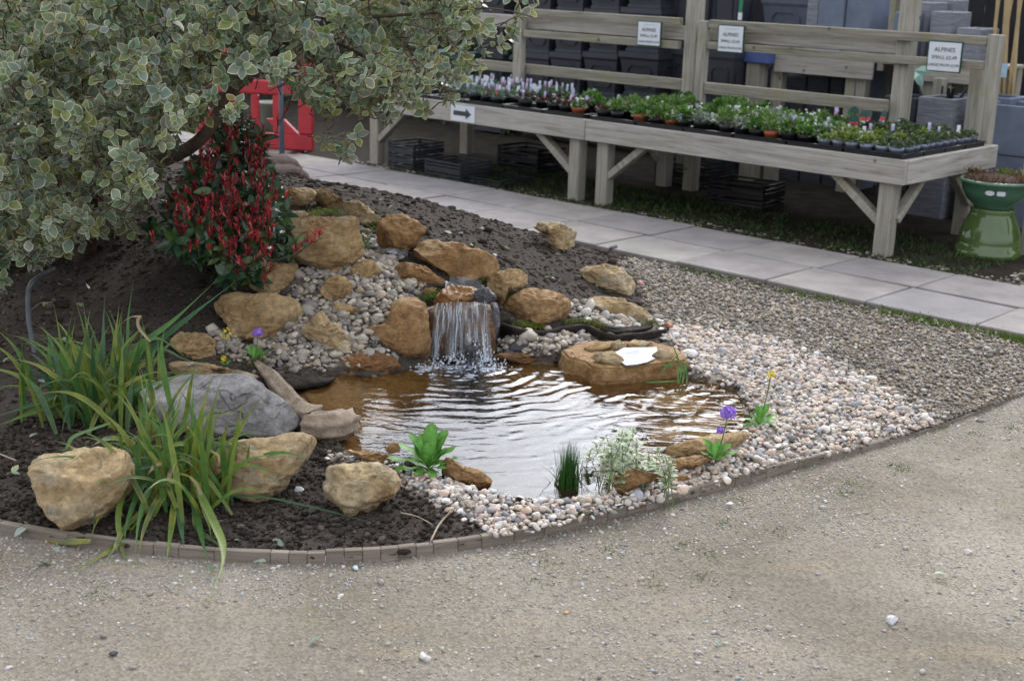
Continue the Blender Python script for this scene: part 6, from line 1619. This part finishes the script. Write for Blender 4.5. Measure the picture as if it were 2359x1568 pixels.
for i in range(9):
    x = -2.60 - i * .135
    if i in (3, 5): continue
    k = ('white-flowered green', 'bronze', 'bronze', '', 'bronze', '', 'blue-green dome', 'blue-green dome', 'blue-green dome')[i]
    potted(x, .10 + rp_.gauss(0, .01), k, 'terracotta' if i == 0 else 'black', '%s plant in the front row of left bench, %s place from its right end' % (k, ORD[i]), 'front row of the left bench', (2, 0, 2, 0, 1, 0, 3, 3, 1)[i], sc=1.15)
    if i in (1, 2, 4, 6, 7, 8): potted(x + .04, .245 + rp_.gauss(0, .01), 'bronze' if i < 5 else 'blue-green dome', 'black', 'plant behind the front row of left bench, %s place from its right end' % ORD[i], 'front row of the left bench', 0, sc=1.05)
for i in range(3): potted(-2.62 - i * .14, .33 + .08 * (i % 2), 'bushy green', 'black', 'bushy green plant at right end of left bench, %s from the joint' % ORD[i], 'front row of the left bench', 0 if i else None, sc=1.2)
for i in range(16):
    for j in range(9):
        potted(-3.52 - i * .088 + rp_.gauss(0, .006), .32 + j * .094 + rp_.gauss(0, .006), 'small leafy', 'black', 'small labelled pot packed on left bench, %s row from path, %s column' % (ORD[j], ORD[i]), 'small labelled pots packed on the left bench', rp_.choice((1, 1, 1, 0, 2)) if rp_.random() < .9 else None, True)

# ------------------------------------------------------------------ signs
def sign(label, lines, vc, s, w, h, tilt=0.0):
    x, z = bx(*vc, s); o = thing('price_sign', label, 'sign', x, s, z - h / 2, 'price signs on the back rails')
    def bar(X, Z, d, mat, nm):
        mb = MB(); mb.box((X[0], -d, Z[0]), (X[1] - X[0], 0, 0), (0, d, 0), (0, 0, Z[1] - Z[0])); b = mb.build(nm, mat, o); return b
    bar((-w / 2 - .008, w / 2 + .008), (-.008, h + .008), .010, M_darkgreen, 'frame'); b = bar((-w / 2, w / 2), (0, h), .013, M_white, 'board')
    for txt, zz, size, mat in lines:
        c = bpy.data.curves.new('lettering', 'FONT'); c.body = txt; c.size = size; c.align_x = 'CENTER'; c.align_y = 'CENTER'; c.extrude = .0004; c.materials.append(mat)
        t0 = bpy.data.objects.new('lettering', c); COL.objects.link(t0); bpy.context.view_layer.update()
        me = bpy.data.meshes.new_from_object(t0.evaluated_get(bpy.context.evaluated_depsgraph_get())); bpy.data.objects.remove(t0); me.materials.clear(); me.materials.append(mat)
        t = bpy.data.objects.new('lettering', me); t.location = (0, -.0145, h * zz); t.rotation_euler = (math.pi / 2, 0, 0); link(t, o)
    return o
L3 = lambda h: [('ALPINES', .74, .040, M_ink), ('SMALL £2.49', .47, .033, M_ink), ('LARGE FROM £3.99', .2, .026, M_ink)]
L3b = lambda h: [('~~~~~~', .9, .03, M_teal), ('ALPINES', .66, .038, M_ink), ('SMALL £2.49', .40, .031, M_ink), ('LARGE FROM £3.99', .14, .024, M_ink)]
sign('white ALPINES price sign on the left bench, left of the tall post', L3b(0), (1497, 78), 1.235, .215, .175)
sign('white ALPINES price sign at the left end of the right bench', L3b(0), (1685, 90), 1.235, .215, .185)
sign('white ALPINES price sign at the right end of the right bench', L3(0), (2177, 131), 1.235, .225, .185)
x, z = bx(1066, 262, -.004); o = thing('arrow_sign', 'white sign with black arrow pointing right on the left bench rail', 'sign', x, -.001, z)
mb = MB(); mb.box((-.13, -.005, -.062), (.26, 0, 0), (0, .005, 0), (0, 0, .124)); mb.build('board', M_white, o)
mb = MB(); pr = [(-.10, -.018), (.035, -.018), (.035, -.042), (.095, 0), (.035, .042), (.035, .018), (-.10, .018)]
mb.add([(a, -.0062, b) for a, b in pr], [tuple(range(7))]); mb.build('arrow', M_ink, o)

# ------------------------------------------------------------------ planters and staging behind
def planter(label, x, s, z0, w, h, mat, group='dark panelled planters stacked behind the benches', oct_=True):
    o = thing('planter', label, 'planter', x, s, z0, group)
    b = w * .80 / 2; t = w * .94 / 2; hb = h * .82; n = 4
    mb = MB(); ring = lambda r, z: [(-r, -r, z), (r, -r, z), (r, r, z), (-r, r, z)]
    v = ring(b, 0) + ring(b, h * .06) + ring(b * .94, h * .08) + ring(t, hb) + ring(t * .86, hb) + ring(t * .84, h * .25)
    f = [(i * 4 + k, i * 4 + (k + 1) % 4, i * 4 + 4 + (k + 1) % 4, i * 4 + 4 + k) for i in range(5) for k in range(4)] + [(20, 21, 22, 23), (3, 2, 1, 0)]
    mb.add(v, f); mb.build('body', mat, o)
    mb = MB(); r1 = w / 2; v = ring(t * 1.0, hb) + ring(r1 * .97, hb + h * .03) + ring(r1, hb + h * .06) + ring(r1, h) + ring(r1 * .86, h) + ring(r1 * .84, hb)
    mb.add(v, f[:20]); mb.build('rim', mat, o)
    if oct_:
        for face in (0, 1):
            mb = MB(); zc = (h * .10 + hb) / 2; hw, hh, ch = w * .30, (hb - h * .12) * .38, w * .10
            pts = [(-hw + ch, -hh), (hw - ch, -hh), (hw, -hh + ch), (hw, hh - ch), (hw - ch, hh), (-hw + ch, hh), (-hw, hh - ch), (-hw, -hh + ch)]
            def P3(a, c, off):
                y = -(b * .94 + (t - b * .94) * ((zc + c) / hb)) - off
                return (a, y, zc + c) if face == 0 else (-y, a, zc + c)
            for i in range(8):
                a0, a1 = pts[i], pts[(i + 1) % 8]; k = .90
                mb.add([P3(*a0, .002), P3(*a1, .002), P3(a1[0] * k, a1[1] * k, .002), P3(a0[0] * k, a0[1] * k, .002), P3(*a0, .012), P3(*a1, .012), P3(a1[0] * k, a1[1] * k, .012), P3(a0[0] * k, a0[1] * k, .012)], [(4, 5, 6, 7), (0, 1, 5, 4), (3, 7, 6, 2)])
            mb.build('panel', mat, o)
    return o
cols_ = [(1120, 76, 2.3), (1231, 66, 2.3), (1301, 76, 2.3), (1381, 82, 2.3), (1470, 95, 2.3)]
for i, (vc, vw, s) in enumerate(cols_):
    x0, _ = bx(vc - vw / 2, 125, s); x1, zj = bx(vc + vw / 2, 128, s); w = x1 - x0
    for k in range(4):
        planter('dark panelled planter, %s stack from the left, %s level from the ground' % (ORD[i], ORD[k]), (x0 + x1) / 2, s + w / 2, zj - .76 + k * .385 if zj > .76 else k * .385, w * .98, .383, M_planter)
for i, (vc, vw, vt, s, h, mat, lab) in enumerate(((1590, 98, -60, 2.5, .62, M_planter, 'tall dark panelled planter behind the tall post between the benches'), (1670, 70, -60, 2.55, .55, M_planter, 'dark planter with a sloping pale edge beside the green tag'), (1660, 66, 112, 1.75, .5, M_planter, 'shiny dark planter under the left price sign of the right bench'), (1810, 112, -8, 2.7, .42, M_planter_grey, 'wide grey panelled planter above the upper back rail'))):
    x0, zt = bx(vc - vw / 2, vt, s); x1, _ = bx(vc + vw / 2, vt, s); w = x1 - x0; k = 0; z = zt - h
    planter(lab, (x0 + x1) / 2, s + w / 2, max(0, z), w, min(h, zt), mat, 'dark panelled planters stacked behind the benches')
    while z > .2:
        k += 1; hh = min(z, .5); z -= hh
        planter('%s, %s planter below it' % (lab.split(' be')[0].split(' under')[0].split(' above')[0].split(' with')[0] + ' stack', ORD[k - 1]), (x0 + x1) / 2, s + w / 2, z, w * .97, hh - .003, M_planter, 'dark panelled planters stacked behind the benches')
def stone_planter_mat(name, c1, c2, strata):
    m, nt, b = new_mat(name); vec = objcoord(nt)
    mp = N(nt, 'ShaderNodeMapping'); mp.inputs['Scale'].default_value = (1, 1, 4.5 if strata else 1); nt.links.new(vec, mp.inputs[0])
    n = noise_tex(nt, mp.outputs[0], 7, 7, .7, .6); nt.links.new(ramp(nt, n, [(.3, c2), (.7, c1)]), b.inputs['Base Color']); b.inputs['Roughness'].default_value = .8
    bump(nt, b, n, 1.0 if strata else .4, .03 if strata else .008); return m
M_sl = stone_planter_mat('slate_effect', (.27, .285, .33), (.17, .18, .22), True); M_sd = stone_planter_mat('dark_slate_effect', (.055, .06, .08), (.035, .038, .05), True); M_sb = stone_planter_mat('blue_grey_fibreclay', (.15, .185, .25), (.105, .13, .18), False)
def block(label, v0, v1, vt, vb, s, depth, mat, hollow=True, z0=None, mat2=None, nm='stone_planter', cat='planter', group='stone-effect planters behind the benches'):
    x0, z1 = bx(v0, vt, s); x1, zz = bx(v1, vt, s); _, zb = bx((v0 + v1) / 2, vb, s); zb = zb if z0 is None else z0
    if z1 - zb < .03: zb = z1 - .2
    w, h, d = x1 - x0, z1 - zb, depth; o = thing(nm, label, cat, (x0 + x1) / 2, s + d / 2, zb, group); t = .03
    mb = MB()
    if hollow:
        R = lambda a, b, z: [(-a, -b, z), (a, -b, z), (a, b, z), (-a, b, z)]
        v = R(w / 2, d / 2, 0) + R(w / 2, d / 2, h) + R(w / 2 - t, d / 2 - t, h) + R(w / 2 - t, d / 2 - t, h * .4)
        mb.add(v, [(i * 4 + k, i * 4 + (k + 1) % 4, i * 4 + 4 + (k + 1) % 4, i * 4 + 4 + k) for i in range(3) for k in range(4)] + [(12, 13, 14, 15), (3, 2, 1, 0)])
    else: mb.box((-w / 2, -d / 2, 0), (w, 0, 0), (0, d, 0), (0, 0, h))
    mb.build('body', mat, o, bevel=.006); return o, (x0, x1, zb, z1)
# staging and what stands on it
xa, zst = bx(1785, 124, 2.0); xb, _ = bx(2270, 124, 2.0)
stg = thing('staging', 'timber staging bench behind the right bench carrying stone-effect planters', 'bench', (xa + xb) / 2, 2.3)
zst = bx(1900, 128, 2.0)[1]
timber('front_board', stg, (xa, bx(2013, 124, 2.0)[0]), (2.0, 2.03), (zst - .155, zst), M_wood); timber('front_board', stg, (bx(2085, 150, 2.0)[0], xb), (2.0, 2.03), (zst - .13, zst), M_wood)
for k in range(5): timber('top_board', stg, (xa, xb), (2.04 + k * .14, 2.17 + k * .14), (zst - .03, zst - .004), M_wood, .003)
for v in (1791, 1964, 1984, 2140, 2255): xx = bx(v, 170, 2.06)[0]; timber('leg', stg, (xx - .05, xx + .05), (2.05, 2.13), (-.02, zst - .032), M_woodv); timber('leg', stg, (xx - .05, xx + .05), (2.62, 2.7), (-.02, zst - .032), M_woodv)
for a in (('tall blue-grey planter left of the tall post on the staging', 1893, 1952, -60, 2.1, .3, M_sb), ('blue-grey planter close to the tall post on the staging', 1955, 2012, -40, 2.12, .3, M_sb), ('blue-grey planter right of the tall post on the staging', 2062, 2098, 28, 2.08, .26, M_sb), ('slate-textured block planter, left of a pair on the staging', 2100, 2143, 4, 2.3, .3, M_sl), ('slate-textured block planter, right of a pair on the staging', 2146, 2198, 26, 2.2, .3, M_sl), ('low slate-textured planter at the right end of the staging', 2205, 2262, 64, 2.15, .3, M_sl), ('broad slate planter behind the pair on the staging', 2090, 2200, -4, 2.62, .25, M_sl), ('rough grey stone planter on the left of the staging', 1862, 1889, -10, 2.15, .28, M_sl)):
    block(a[0], a[1], a[2], a[3], 0, a[4], a[5], a[6], z0=zst)
for a in (('dark slate planter standing under the staging, left', 1812, 1858, 172, 2.25, .25, M_sd), ('dark slate planter standing under the staging, middle', 1862, 1910, 172, 2.25, .25, M_sd), ('dark planter standing under the staging near its second leg', 1915, 1945, 172, 2.25, .25, M_sd), ('narrow blue-grey planter under the staging beside the tall post', 1993, 2010, 165, 2.3, .2, M_sb)):
    block(a[0], a[1], a[2], a[3], 0, a[4], a[5], a[6], z0=0)
block('lit right face of the square slate planter just behind the right bench', 2116, 2199, 222, 0, 1.55, .32, M_sl, z0=0); block('shaded left face of that square slate planter, beside the tall post', 2040, 2113, 220, 0, 1.56, .32, M_sd, z0=0)  # one planter: its lit and shaded faces put into two blocks of different tone
block('long blue-grey trough behind the end post of the right bench', 2205, 2330, 216, 0, 1.95, .3, M_sb, z0=0)
# tall planters to the right of the bench
g = ground(2318, 520); gs_ = float((g - TO) @ B_)
_, (xq0, xq1, _, zq) = block('lower of two tall blue-grey planters stacked right of the bench', 2262, 2385, 352, 0, gs_ - .05, .40, M_sb, z0=0, hollow=False)
block('upper of two tall blue-grey planters stacked right of the bench, open top', 2258, 2390, 237, 0, gs_ - .06, .42, M_sb, z0=zq + .002)
x, z = bx(1738, 131, 1.9); o = MB(); o.box((-.13, 0, -.05), (.26, 0, 0), (0, .2, 0), (0, 0, .1)); o.box((-.125, .005, .05), (.25, 0, 0), (0, .19, 0), (0, 0, .012)); ob = o.build('blue_crate', plain('blue_plastic', (.08, .13, .33), (.06, .10, .26), 8, .5), bevel=.008); m = ROT.to_4x4(); m.translation = Vector(fr(x, 1.9, z)); ob.matrix_basis = m; tag(ob, 'small blue crate behind the right bench, left of the staging', 'crate')
xx = bx(1738, 160, 1.95)[0]; tag(timber('timber_post', None, (xx - .06, xx + .06), (1.92, 2.06), (-.02, z - .052), M_woodv), 'short brown timber post under the blue crate', 'post')
x, z = bx(1706, 18, 2.2); o = thing('hanging_tag', 'narrow green tag with white end hanging above the back rail', 'tag', x, 2.2, z); mb = MB(); mb.box((-.018, 0, -.04), (.036, 0, 0), (0, .003, 0), (0, 0, .25)); mb.build('strip', plain('green_plastic', (.02, .22, .10), None, 10, .5), o); mb = MB(); mb.box((-.019, -.001, -.10), (.038, 0, 0), (0, .004, 0), (0, 0, .06)); mb.build('white_end', M_white, o)
# bamboo canes
M_cane = plain('bamboo', (.42, .32, .17), (.30, .22, .11), 9, .6)
for i, (v0, v1) in enumerate(((2300, 2296), (2318, 2300), (2322, 2312), (2326, 2330), (2336, 2345), (2348, 2340), (2357, 2362))):
    xt, zt = bx(v0 + (v1 - v0) * -1.0, -40, 2.35); xb_, _ = bx(v1, 240, 2.35)
    mb = MB(); pts = spline([fr(xb_, 2.2, 0), fr((xt + xb_) / 2, 2.28, zt * .5), fr(xt, 2.35, zt)], 14); mb.tube(pts, [.014 + (.004 if k % 4 == 0 else 0) for k in range(14)], 8)
    tag(mb.build('bamboo_cane', M_cane, smooth=True), 'upright bamboo cane at the right edge, %s from the left' % ORD[i], 'cane', 'bamboo canes leaning at the right edge')
for i, (v0, y0, v1, y1) in enumerate(((2185, 165, 2215, 232), (2262, 165, 2272, 232), (2290, 165, 2300, 232))):
    xa_, za = bx(v0, y0, 2.05); xb_, zb = bx(v1, y1, 1.95); mb = MB(); mb.tube([fr(xb_, 1.95, zb - .3), fr(xa_, 2.05, za)], .011, 7); tag(mb.build('bamboo_cane', M_cane, smooth=True), 'slanting cane below the right price sign, %s from the left' % ORD[i], 'cane', 'slanting canes behind the right bench')
x, z = bx(2303, 162, 1.5); o = MB(); o.box((-.05, 0, -.045), (.1, 0, 0), (0, .003, 0), (0, 0, .09)); o.col = (1, 1, 1); ob = o.build('blue_white_card', plain('pale_blue_card', (.62, .72, .84), (.25, .5, .75), 9, .5)); m = ROT.to_4x4(); m.translation = Vector(fr(x, 1.5, z)); ob.matrix_basis = m; tag(ob, 'small blue and white card right of the end post', 'card')
x, z = bx(2140, 175, 1.75); mb = MB(); rq = random.Random(3)
for (a, b, c, d) in (((-.11, .03), (-.02, .09), (.03, .03), (-.05, -.01)), ((-.11, .0), (-.04, .0), (-.02, -.05), (-.06, -.11)), ((-.02, .08), (.08, .07), (.06, .03), (.0, .02)), ((-.12, .03), (-.06, .01), (-.06, -.09), (-.1, -.03))):
    mb.add([(p[0], rq.uniform(-.03, .03), p[1]) for p in (a, b, c, d)], [(0, 1, 2, 3)])
ob = mb.build('plastic_sheet', plain('pale_plastic', (.42, .66, .66), (.40, .60, .46), 12, .3, spec=.6)); m = ROT.to_4x4(); m.translation = Vector(fr(x, 1.75, z)); ob.matrix_basis = m; tag(ob, 'crumpled pale blue-green plastic sheet below the right price sign', 'plastic sheet')
o = thing('dark_plant', 'dark bare plant stems under the pale plastic sheet', 'plant', x + .08, 1.8)
mb = MB()
for k in range(9): a = rq.uniform(-.12, .12); mb.tube(spline([(a * .4, 0, .5), (a, rq.uniform(-.05, .05), .72), (a * 1.6, rq.uniform(-.08, .08), .9)], 6), .008, 5)
mb.build('stems', M_black, o)['kind'] = 'stuff'
for v in (2166,): xx = bx(v, 200, 1.9)[0]; tag(timber('timber_post', None, (xx - .04, xx + .04), (1.86, 1.93), (-.02, .95), M_woodv), 'thin timber upright below the right price sign', 'post')
for v in (2245,): xx = bx(v, 200, 1.6)[0]; tag(timber('timber_post', None, (xx - .045, xx + .045), (1.6, 1.69), (-.02, 1.06), M_woodv), 'timber upright between long trough and end post', 'post')

# added dark fence for the black background, height set for the pond reflection
dark_fence = thing('backdrop_fence', 'added dark board fence filling the black gaps behind the planters', 'fence', -2, 3.9)
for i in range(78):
    x = -17 + i * .3; timber('board', dark_fence, (x, x + .285), (3.9 + (i % 3) * .004, 3.93 + (i % 3) * .004), (-.02, 1.93 + .01 * (i % 4)), M_void, 0)
for z in (.4, 1.6): timber('rail', dark_fence, (-17, 6.4), (3.86, 3.897), (z, z + .08), M_void, 0)
for x in (-5.6, -2.2, 1.3): timber('fence_post', dark_fence, (x - .06, x + .06), (3.74, 3.855), (-.02, 1.98), M_woodv)
for a in (('pink bag at the top edge behind the slate planters', 2170, 2205, -30, 12, 2.9, (.60, .10, .18)), ('green bag at the top edge behind the slate planters', 2110, 2165, -30, 10, 2.92, (.10, .30, .20)), ('green crate in the shade behind the left bench', 985, 1075, 118, 160, 2.0, (.01, .06, .045)), ('dark green crate below the plastic sheet under the staging', 2062, 2118, 178, 196, 2.2, (.012, .06, .02))):
    x0, z1 = bx(a[1], a[3], a[5]); x1, z0 = bx(a[2], a[4], a[5]); mb = MB(); w, h = x1 - x0, z1 - z0
    mb.box((0, 0, 0), (w, 0, 0), (0, .2, 0), (0, 0, h)); mb.box((.01, -.006, h * .25), (w - .02, 0, 0), (0, .005, 0), (0, 0, h * .12)); mb.box((-.006, -.004, h), (w + .012, 0, 0), (0, .208, 0), (0, 0, .012))
    ob = mb.build('crate' if 'crate' in a[0] else 'bag', plain(a[0].split()[0] + '_stuff', a[6], None, 8, .5), bevel=.006); m = ROT.to_4x4(); m.translation = Vector(fr(x0, a[5], z0)); ob.matrix_basis = m; tag(ob, a[0], 'crate' if 'crate' in a[0] else 'bag')

# added hedge behind the barrier, darkening the gaps between the leaves
hg = thing('hedge', 'added dark green hedge behind the red barrier, darkening gaps in the big shrub', 'hedge', -8.2, 2.9)
r = np.random.default_rng(15); n = 9000
tv, tf, tc = leaf_shape(.3, 0, (1, 1, 1), n=5, fold=.25, curl=.3)
q = np.c_[r.uniform(-2.9, 2.9, n), .45 * r.choice((-1, 1), n) * r.uniform(.5, 1, n), r.uniform(0, 1.75, n)]; q[:, 1] *= 1 + .25 * np.sin(q[:, 0] * 5) + .2 * np.sin(q[:, 2] * 7 + q[:, 0] * 3); q[:, 2] += .06 * np.sin(q[:, 0] * 9)
d = r.normal(size=(n, 3)) + [0, 0, .4]; nn = np.c_[q[:, 0] * 0, np.sign(q[:, 1]), np.full(n, .6)] + r.normal(0, .4, (n, 3))
v, f, c = instances(tv, tf, frame_np(d, nn) * r.uniform(.045, .085, (n, 1, 1)), q, tc, np.array([.035, .065, .025]) * r.uniform(.5, 1.6, (n, 1)))
o = obj('leaves', mesh_np('leaves', v, f, M_leaf, c, False), hg); o['kind'] = 'stuff'
mb = MB()
for k in range(9): mb.tube([(-2.6 + k * .65, 0, 0), (-2.55 + k * .65, .05, .8), (-2.6 + k * .65, -.03, 1.6)], [.04, .03, .01], 6)
mb.build('stems', M_bark, hg)['kind'] = 'stuff'
# ------------------------------------------------------------------ under the benches
def crate(label, v, w, d, h, mat, n=1, rz=0):
    g = ground(*v); o = empty('crate', g, RZ + rz); tag(o, label, 'crate', 'crates and trays under the benches')
    for k in range(n):
        mb = MB(); z = k * h; t = .012
        for X, S in (((-w / 2, w / 2), (0, t)), ((-w / 2, w / 2), (d - t, d)), ((-w / 2, -w / 2 + t), (t, d - t)), ((w / 2 - t, w / 2), (t, d - t))):
            for zz in (0, .45, .8): mb.box((X[0], S[0], z + h * zz), (X[1] - X[0], 0, 0), (0, S[1] - S[0], 0), (0, 0, h * (.3 if zz == 0 else .17)))
            mb.box((X[0], S[0], z + h * .3), (min(.02, X[1] - X[0]), 0, 0), (0, min(.02, S[1] - S[0]), 0), (0, 0, h * .6))
        mb.build('tray', mat, o)
M_crate = plain('shaded_grey_crate', (.035, .038, .046), (.022, .025, .031), 8, .6)  # grey taken darker, with the under-bench shade put into it
crate('stack of grey plastic crates under the left bench beside its leg', (922, 392), .30, .35, .075, M_crate, 3); crate('stack of grey crates under the left bench, second from its leg', (1018, 415), .40, .35, .075, M_crate, 2); crate('low black crate under the left bench, right of the grey stacks', (1108, 428), .42, .35, .06, M_black, 1)
crate('black crate in the shade under the right bench', (1690, 478), .45, .35, .09, M_black, 2, .1); crate('black crate behind the first under the right bench', (1560, 430), .5, .35, .09, M_black, 2, -.1)
crate('black crate deep under the left bench', (1190, 395), .45, .35, .10, M_black, 2)
g0 = ground(1955, 470); o = empty('plank', g0, RZ); tag(o, 'pale plank lying on a grey block under the right bench', 'plank'); mb = MB(); mb.box((-.16, .4, .14), (.55, 0, 0), (0, .12, 0), (0, 0, .025)); mb.build('board', M_wood_end, o); mb = MB(); mb.box((.1, .4, -.01), (.12, 0, 0), (0, .12, 0), (0, 0, .148)); mb.build('block', M_planter_grey, o)
# ------------------------------------------------------------------ green glazed pots
def glaze(name, c1, c2):
    m, nt, b = new_mat(name); vec = objcoord(nt); n = noise_tex(nt, vec, 7, 5, .6)
    nt.links.new(ramp(nt, n, [(.3, c2), (.7, c1)]), b.inputs['Base Color']); b.inputs['Roughness'].default_value = .12; b.inputs['Coat Weight'].default_value = .5; b.inputs['Coat Roughness'].default_value = .05; return m
M_gl1 = glaze('olive_glaze', (.085, .14, .035), (.055, .10, .03)); M_gl2 = glaze('green_glaze', (.075, .17, .105), (.05, .125, .08))
g0 = ground(2243, 596) + B_ * .19
mb = MB(); mb.lathe([(0, 0), (.196, 0), (.200, .012), (.196, .05), (.186, .056), (.188, .09), (.178, .15), (.160, .20), (.14, .245), (.132, .27), (.136, .285), (.132, .295), (.0, .297)], n=48)
pt = mb.build('glazed_pot', M_gl1, smooth=True, loc=g0); tag(pt, 'olive green glazed pot standing upside down beside the bench end', 'pot')
mb = MB(); mb.lathe([(0, .0), (.115, .0), (.12, .012), (.165, .05), (.196, .105), (.204, .15), (.214, .155), (.214, .172), (.200, .174), (.19, .155)], n=48)
bw = empty('glazed_bowl', g0 + np.array([0, 0, .298])); tag(bw, 'blue-green glazed bowl with soil and small plants on the upturned pot', 'bowl'); mb.build('bowl', M_gl2, bw, True)
mb = MB(); mb.lathe([(.197, .15), (.14, .185), (.06, .20), (0, .20)], n=28); s_ = mb.build('soil', M_fibre, bw, True)
fz = fuzz('dry_stems', [np.array(bw.location) + np.array([math.cos(a) * q, math.sin(a) * q, .18]) for a in np.linspace(0, 6, 14) for q in (.05, .12, .17)], (.02, .02, .006), 900, .03, (.14, .085, .05), None, None, 31); under(fz, bw); fz['kind'] = 'stuff'
for k, (a, q, c) in enumerate(((.5, .12, (.16, .18, .03)), (1.0, .15, (.13, .18, .03)), (-.4, .18, (.28, .16, .02)), (2.2, .16, (.10, .07, .03)))):
    f = fuzz('plant_tuft', [np.array(bw.location) + np.array([math.cos(a) * q, math.sin(a) * q, .19])], (.025, .025, .012), 140, .03, c, None, None, 40 + k); under(f, bw); f['kind'] = 'stuff'
tc_ = (C0 - g0) * [1, 1, 0]; tc_ /= np.linalg.norm(tc_); sd_ = np.array([-tc_[1], tc_[0], 0])
for k, (u, w_) in enumerate(((-.035, .05), (.03, .055))):
    mb = MB(); n = 14; zc = .112; pts = []
    for i in range(n): a = 2 * math.pi * i / n; rr = w_ / 2; sq = (abs(math.cos(a)) ** (.35 if k == 0 else 1) * math.copysign(1, math.cos(a)), abs(math.sin(a)) ** (.35 if k == 0 else 1) * math.copysign(1, math.sin(a))); xx, zz = u + rr * sq[0], zc + rr * .55 * sq[1]; pts.append(-sd_ * xx + tc_ * (math.sqrt(.1975 ** 2 - xx ** 2) + (zz - .105) * .2 + .0045) + np.array([0, 0, zz]))
    mb.add(pts, [tuple(range(n))]); mb.build('sticker', M_white, bw)
# bench at the right edge of the picture
gr_ = ground(2362, 590); o = empty('display_bench', gr_, RZ); tag(o, 'corner of another timber bench cut by the right edge of the picture', 'bench')
sx_ = float((gr_ - TO) @ A_); ss_ = float((gr_ - TO) @ B_)
timber('leg', o, (sx_ - .045, sx_ + .045), (ss_, ss_ + .09), (-.02, .50), M_woodv); timber('front_rail', o, (sx_ - .07, sx_ + 1.2), (ss_ - .042, ss_ - .002), (.46, .61), M_wood_end); timber('side_rail', o, (sx_ - .07, sx_ - .03), (ss_, ss_ + 1.2), (.46, .61), M_woody)
# ------------------------------------------------------------------ barrier, stand, roll, tub at the far left of the path
g0 = ground(640, 352); o = empty('barrier', g0, RZ + .55); tag(o, 'red plastic pedestrian barrier standing on the path behind the shrubs', 'barrier')
def rb(nm, X, Z, d=.05, mat=None, yo=0): mb = MB(); mb.box((X[0], -d / 2 + yo, Z[0]), (X[1] - X[0], 0, 0), (0, d, 0), (0, 0, Z[1] - Z[0])); return mb.build(nm, mat or M_red, o, bevel=.012)
rb('bottom_panel', (-.75, .33), (.03, .17)); rb('side_upright', (.20, .33), (.172, .98), .055); rb('side_upright', (-.75, -.62), (.172, .98), .055); rb('top_bar', (-.617, .197), (.80, .98)); rb('middle_bar', (-.617, .197), (.50, .62), .045)
for x in (-.42, -.2, .0): rb('upright', (x - .035, x + .035), (.172, .498), .045)
mb = MB(); mb.box((.035, -.02, .172), (.165, 0, .0), (0, .04, 0), (-.13, 0, .12)); mb.build('diagonal', M_red, o)
for x in (-.6, .2): rb('foot', (x - .05, x + .05), (0, .03), .42, M_black)
g0 = ground(650, 390); mb = MB(); mb.lathe([(0, 0), (.085, 0), (.085, .012), (.035, .02), (.026, .10), (.022, .14), (.022, .42), (.018, .43), (.018, .8), (0, .8)], g0, 16); tag(mb.build('metal_stand', plain('stand_metal', (.05, .07, .09), (.035, .05, .065), 10, .45), smooth=True), 'slim dark metal stand with round foot in front of the red barrier', 'stand')
g0 = ground(625, 300); mb = MB(); mb.lathe([(0, 0), (.09, 0), (.11, .26), (.115, .26), (.115, .28), (.10, .28), (.09, .1), (0, .1)], g0, 20); tag(mb.build('tub', plain('pale_tub', (.40, .42, .36), (.32, .34, .29), 8, .6), smooth=True), 'pale grey tub seen through the red barrier', 'tub')
q0, q1 = hit(585, 402), hit(680, 408)
for k, (ra, zz, lab) in enumerate(((.055, .05, 'rolled brown fibre mat, upper roll behind the topmost rocks'), (.045, .02, 'rolled brown fibre mat, lower roll behind the topmost rocks'))):
    mb = MB(); off = np.array([.02 + .06 * k, .12 - .16 * k, zz]); mb.tube(spline([q0 + off, (q0 + q1) / 2 + off + [0, .02, .02], q1 + off - [.03 * (1 - k), 0, .02]], 14), [ra * (.9 + .2 * random.random()) for _ in range(14)], 14, jitter=.15); tag(mb.build('fibre_roll', M_fibre, smooth=True), lab, 'mat')

# added building out of view on the right, darkens the pond reflection there
bd_ = empty('added_building', (7.2, 19.0, 0)); tag(bd_, 'added unseen dark building, darkening the reflection in the right of the pond', 'building')
def bb(nm, o_, a, b, c, m): mb = MB(); mb.box(o_, a, b, c); return mb.build(nm, m, bd_)
bb('wall', (-4.7, 0, -.1), (10, 0, 0), (0, 6, 0), (0, 0, 5.3), plain('dark_cladding', (.05, .05, .052), (.035, .035, .038), 2, .8))
mb = MB(); mb.add([(-5, -.3, 5.21), (5.6, -.3, 5.21), (5.6, 3, 6.6), (-5, 3, 6.6), (-5, 6.3, 5.21), (5.6, 6.3, 5.21)], [(0, 1, 2, 3), (3, 2, 5, 4), (0, 3, 4), (1, 5, 2), (0, 4, 5, 1)]); mb.build('roof', M_planter, bd_)
for k in range(4):
    w_ = bb('window', (-3.9 + k * 2.4, -.04, 1.2), (1.4, 0, 0), (0, .03, 0), (0, 0, 1.6), plain('window_frame', (.3, .3, .3), None, 5, .5)); mb = MB(); mb.box((-3.82 + k * 2.4, -.05, 1.28), (1.24, 0, 0), (0, .006, 0), (0, 0, 1.44)); pn = mb.build('pane', M_black, w_)
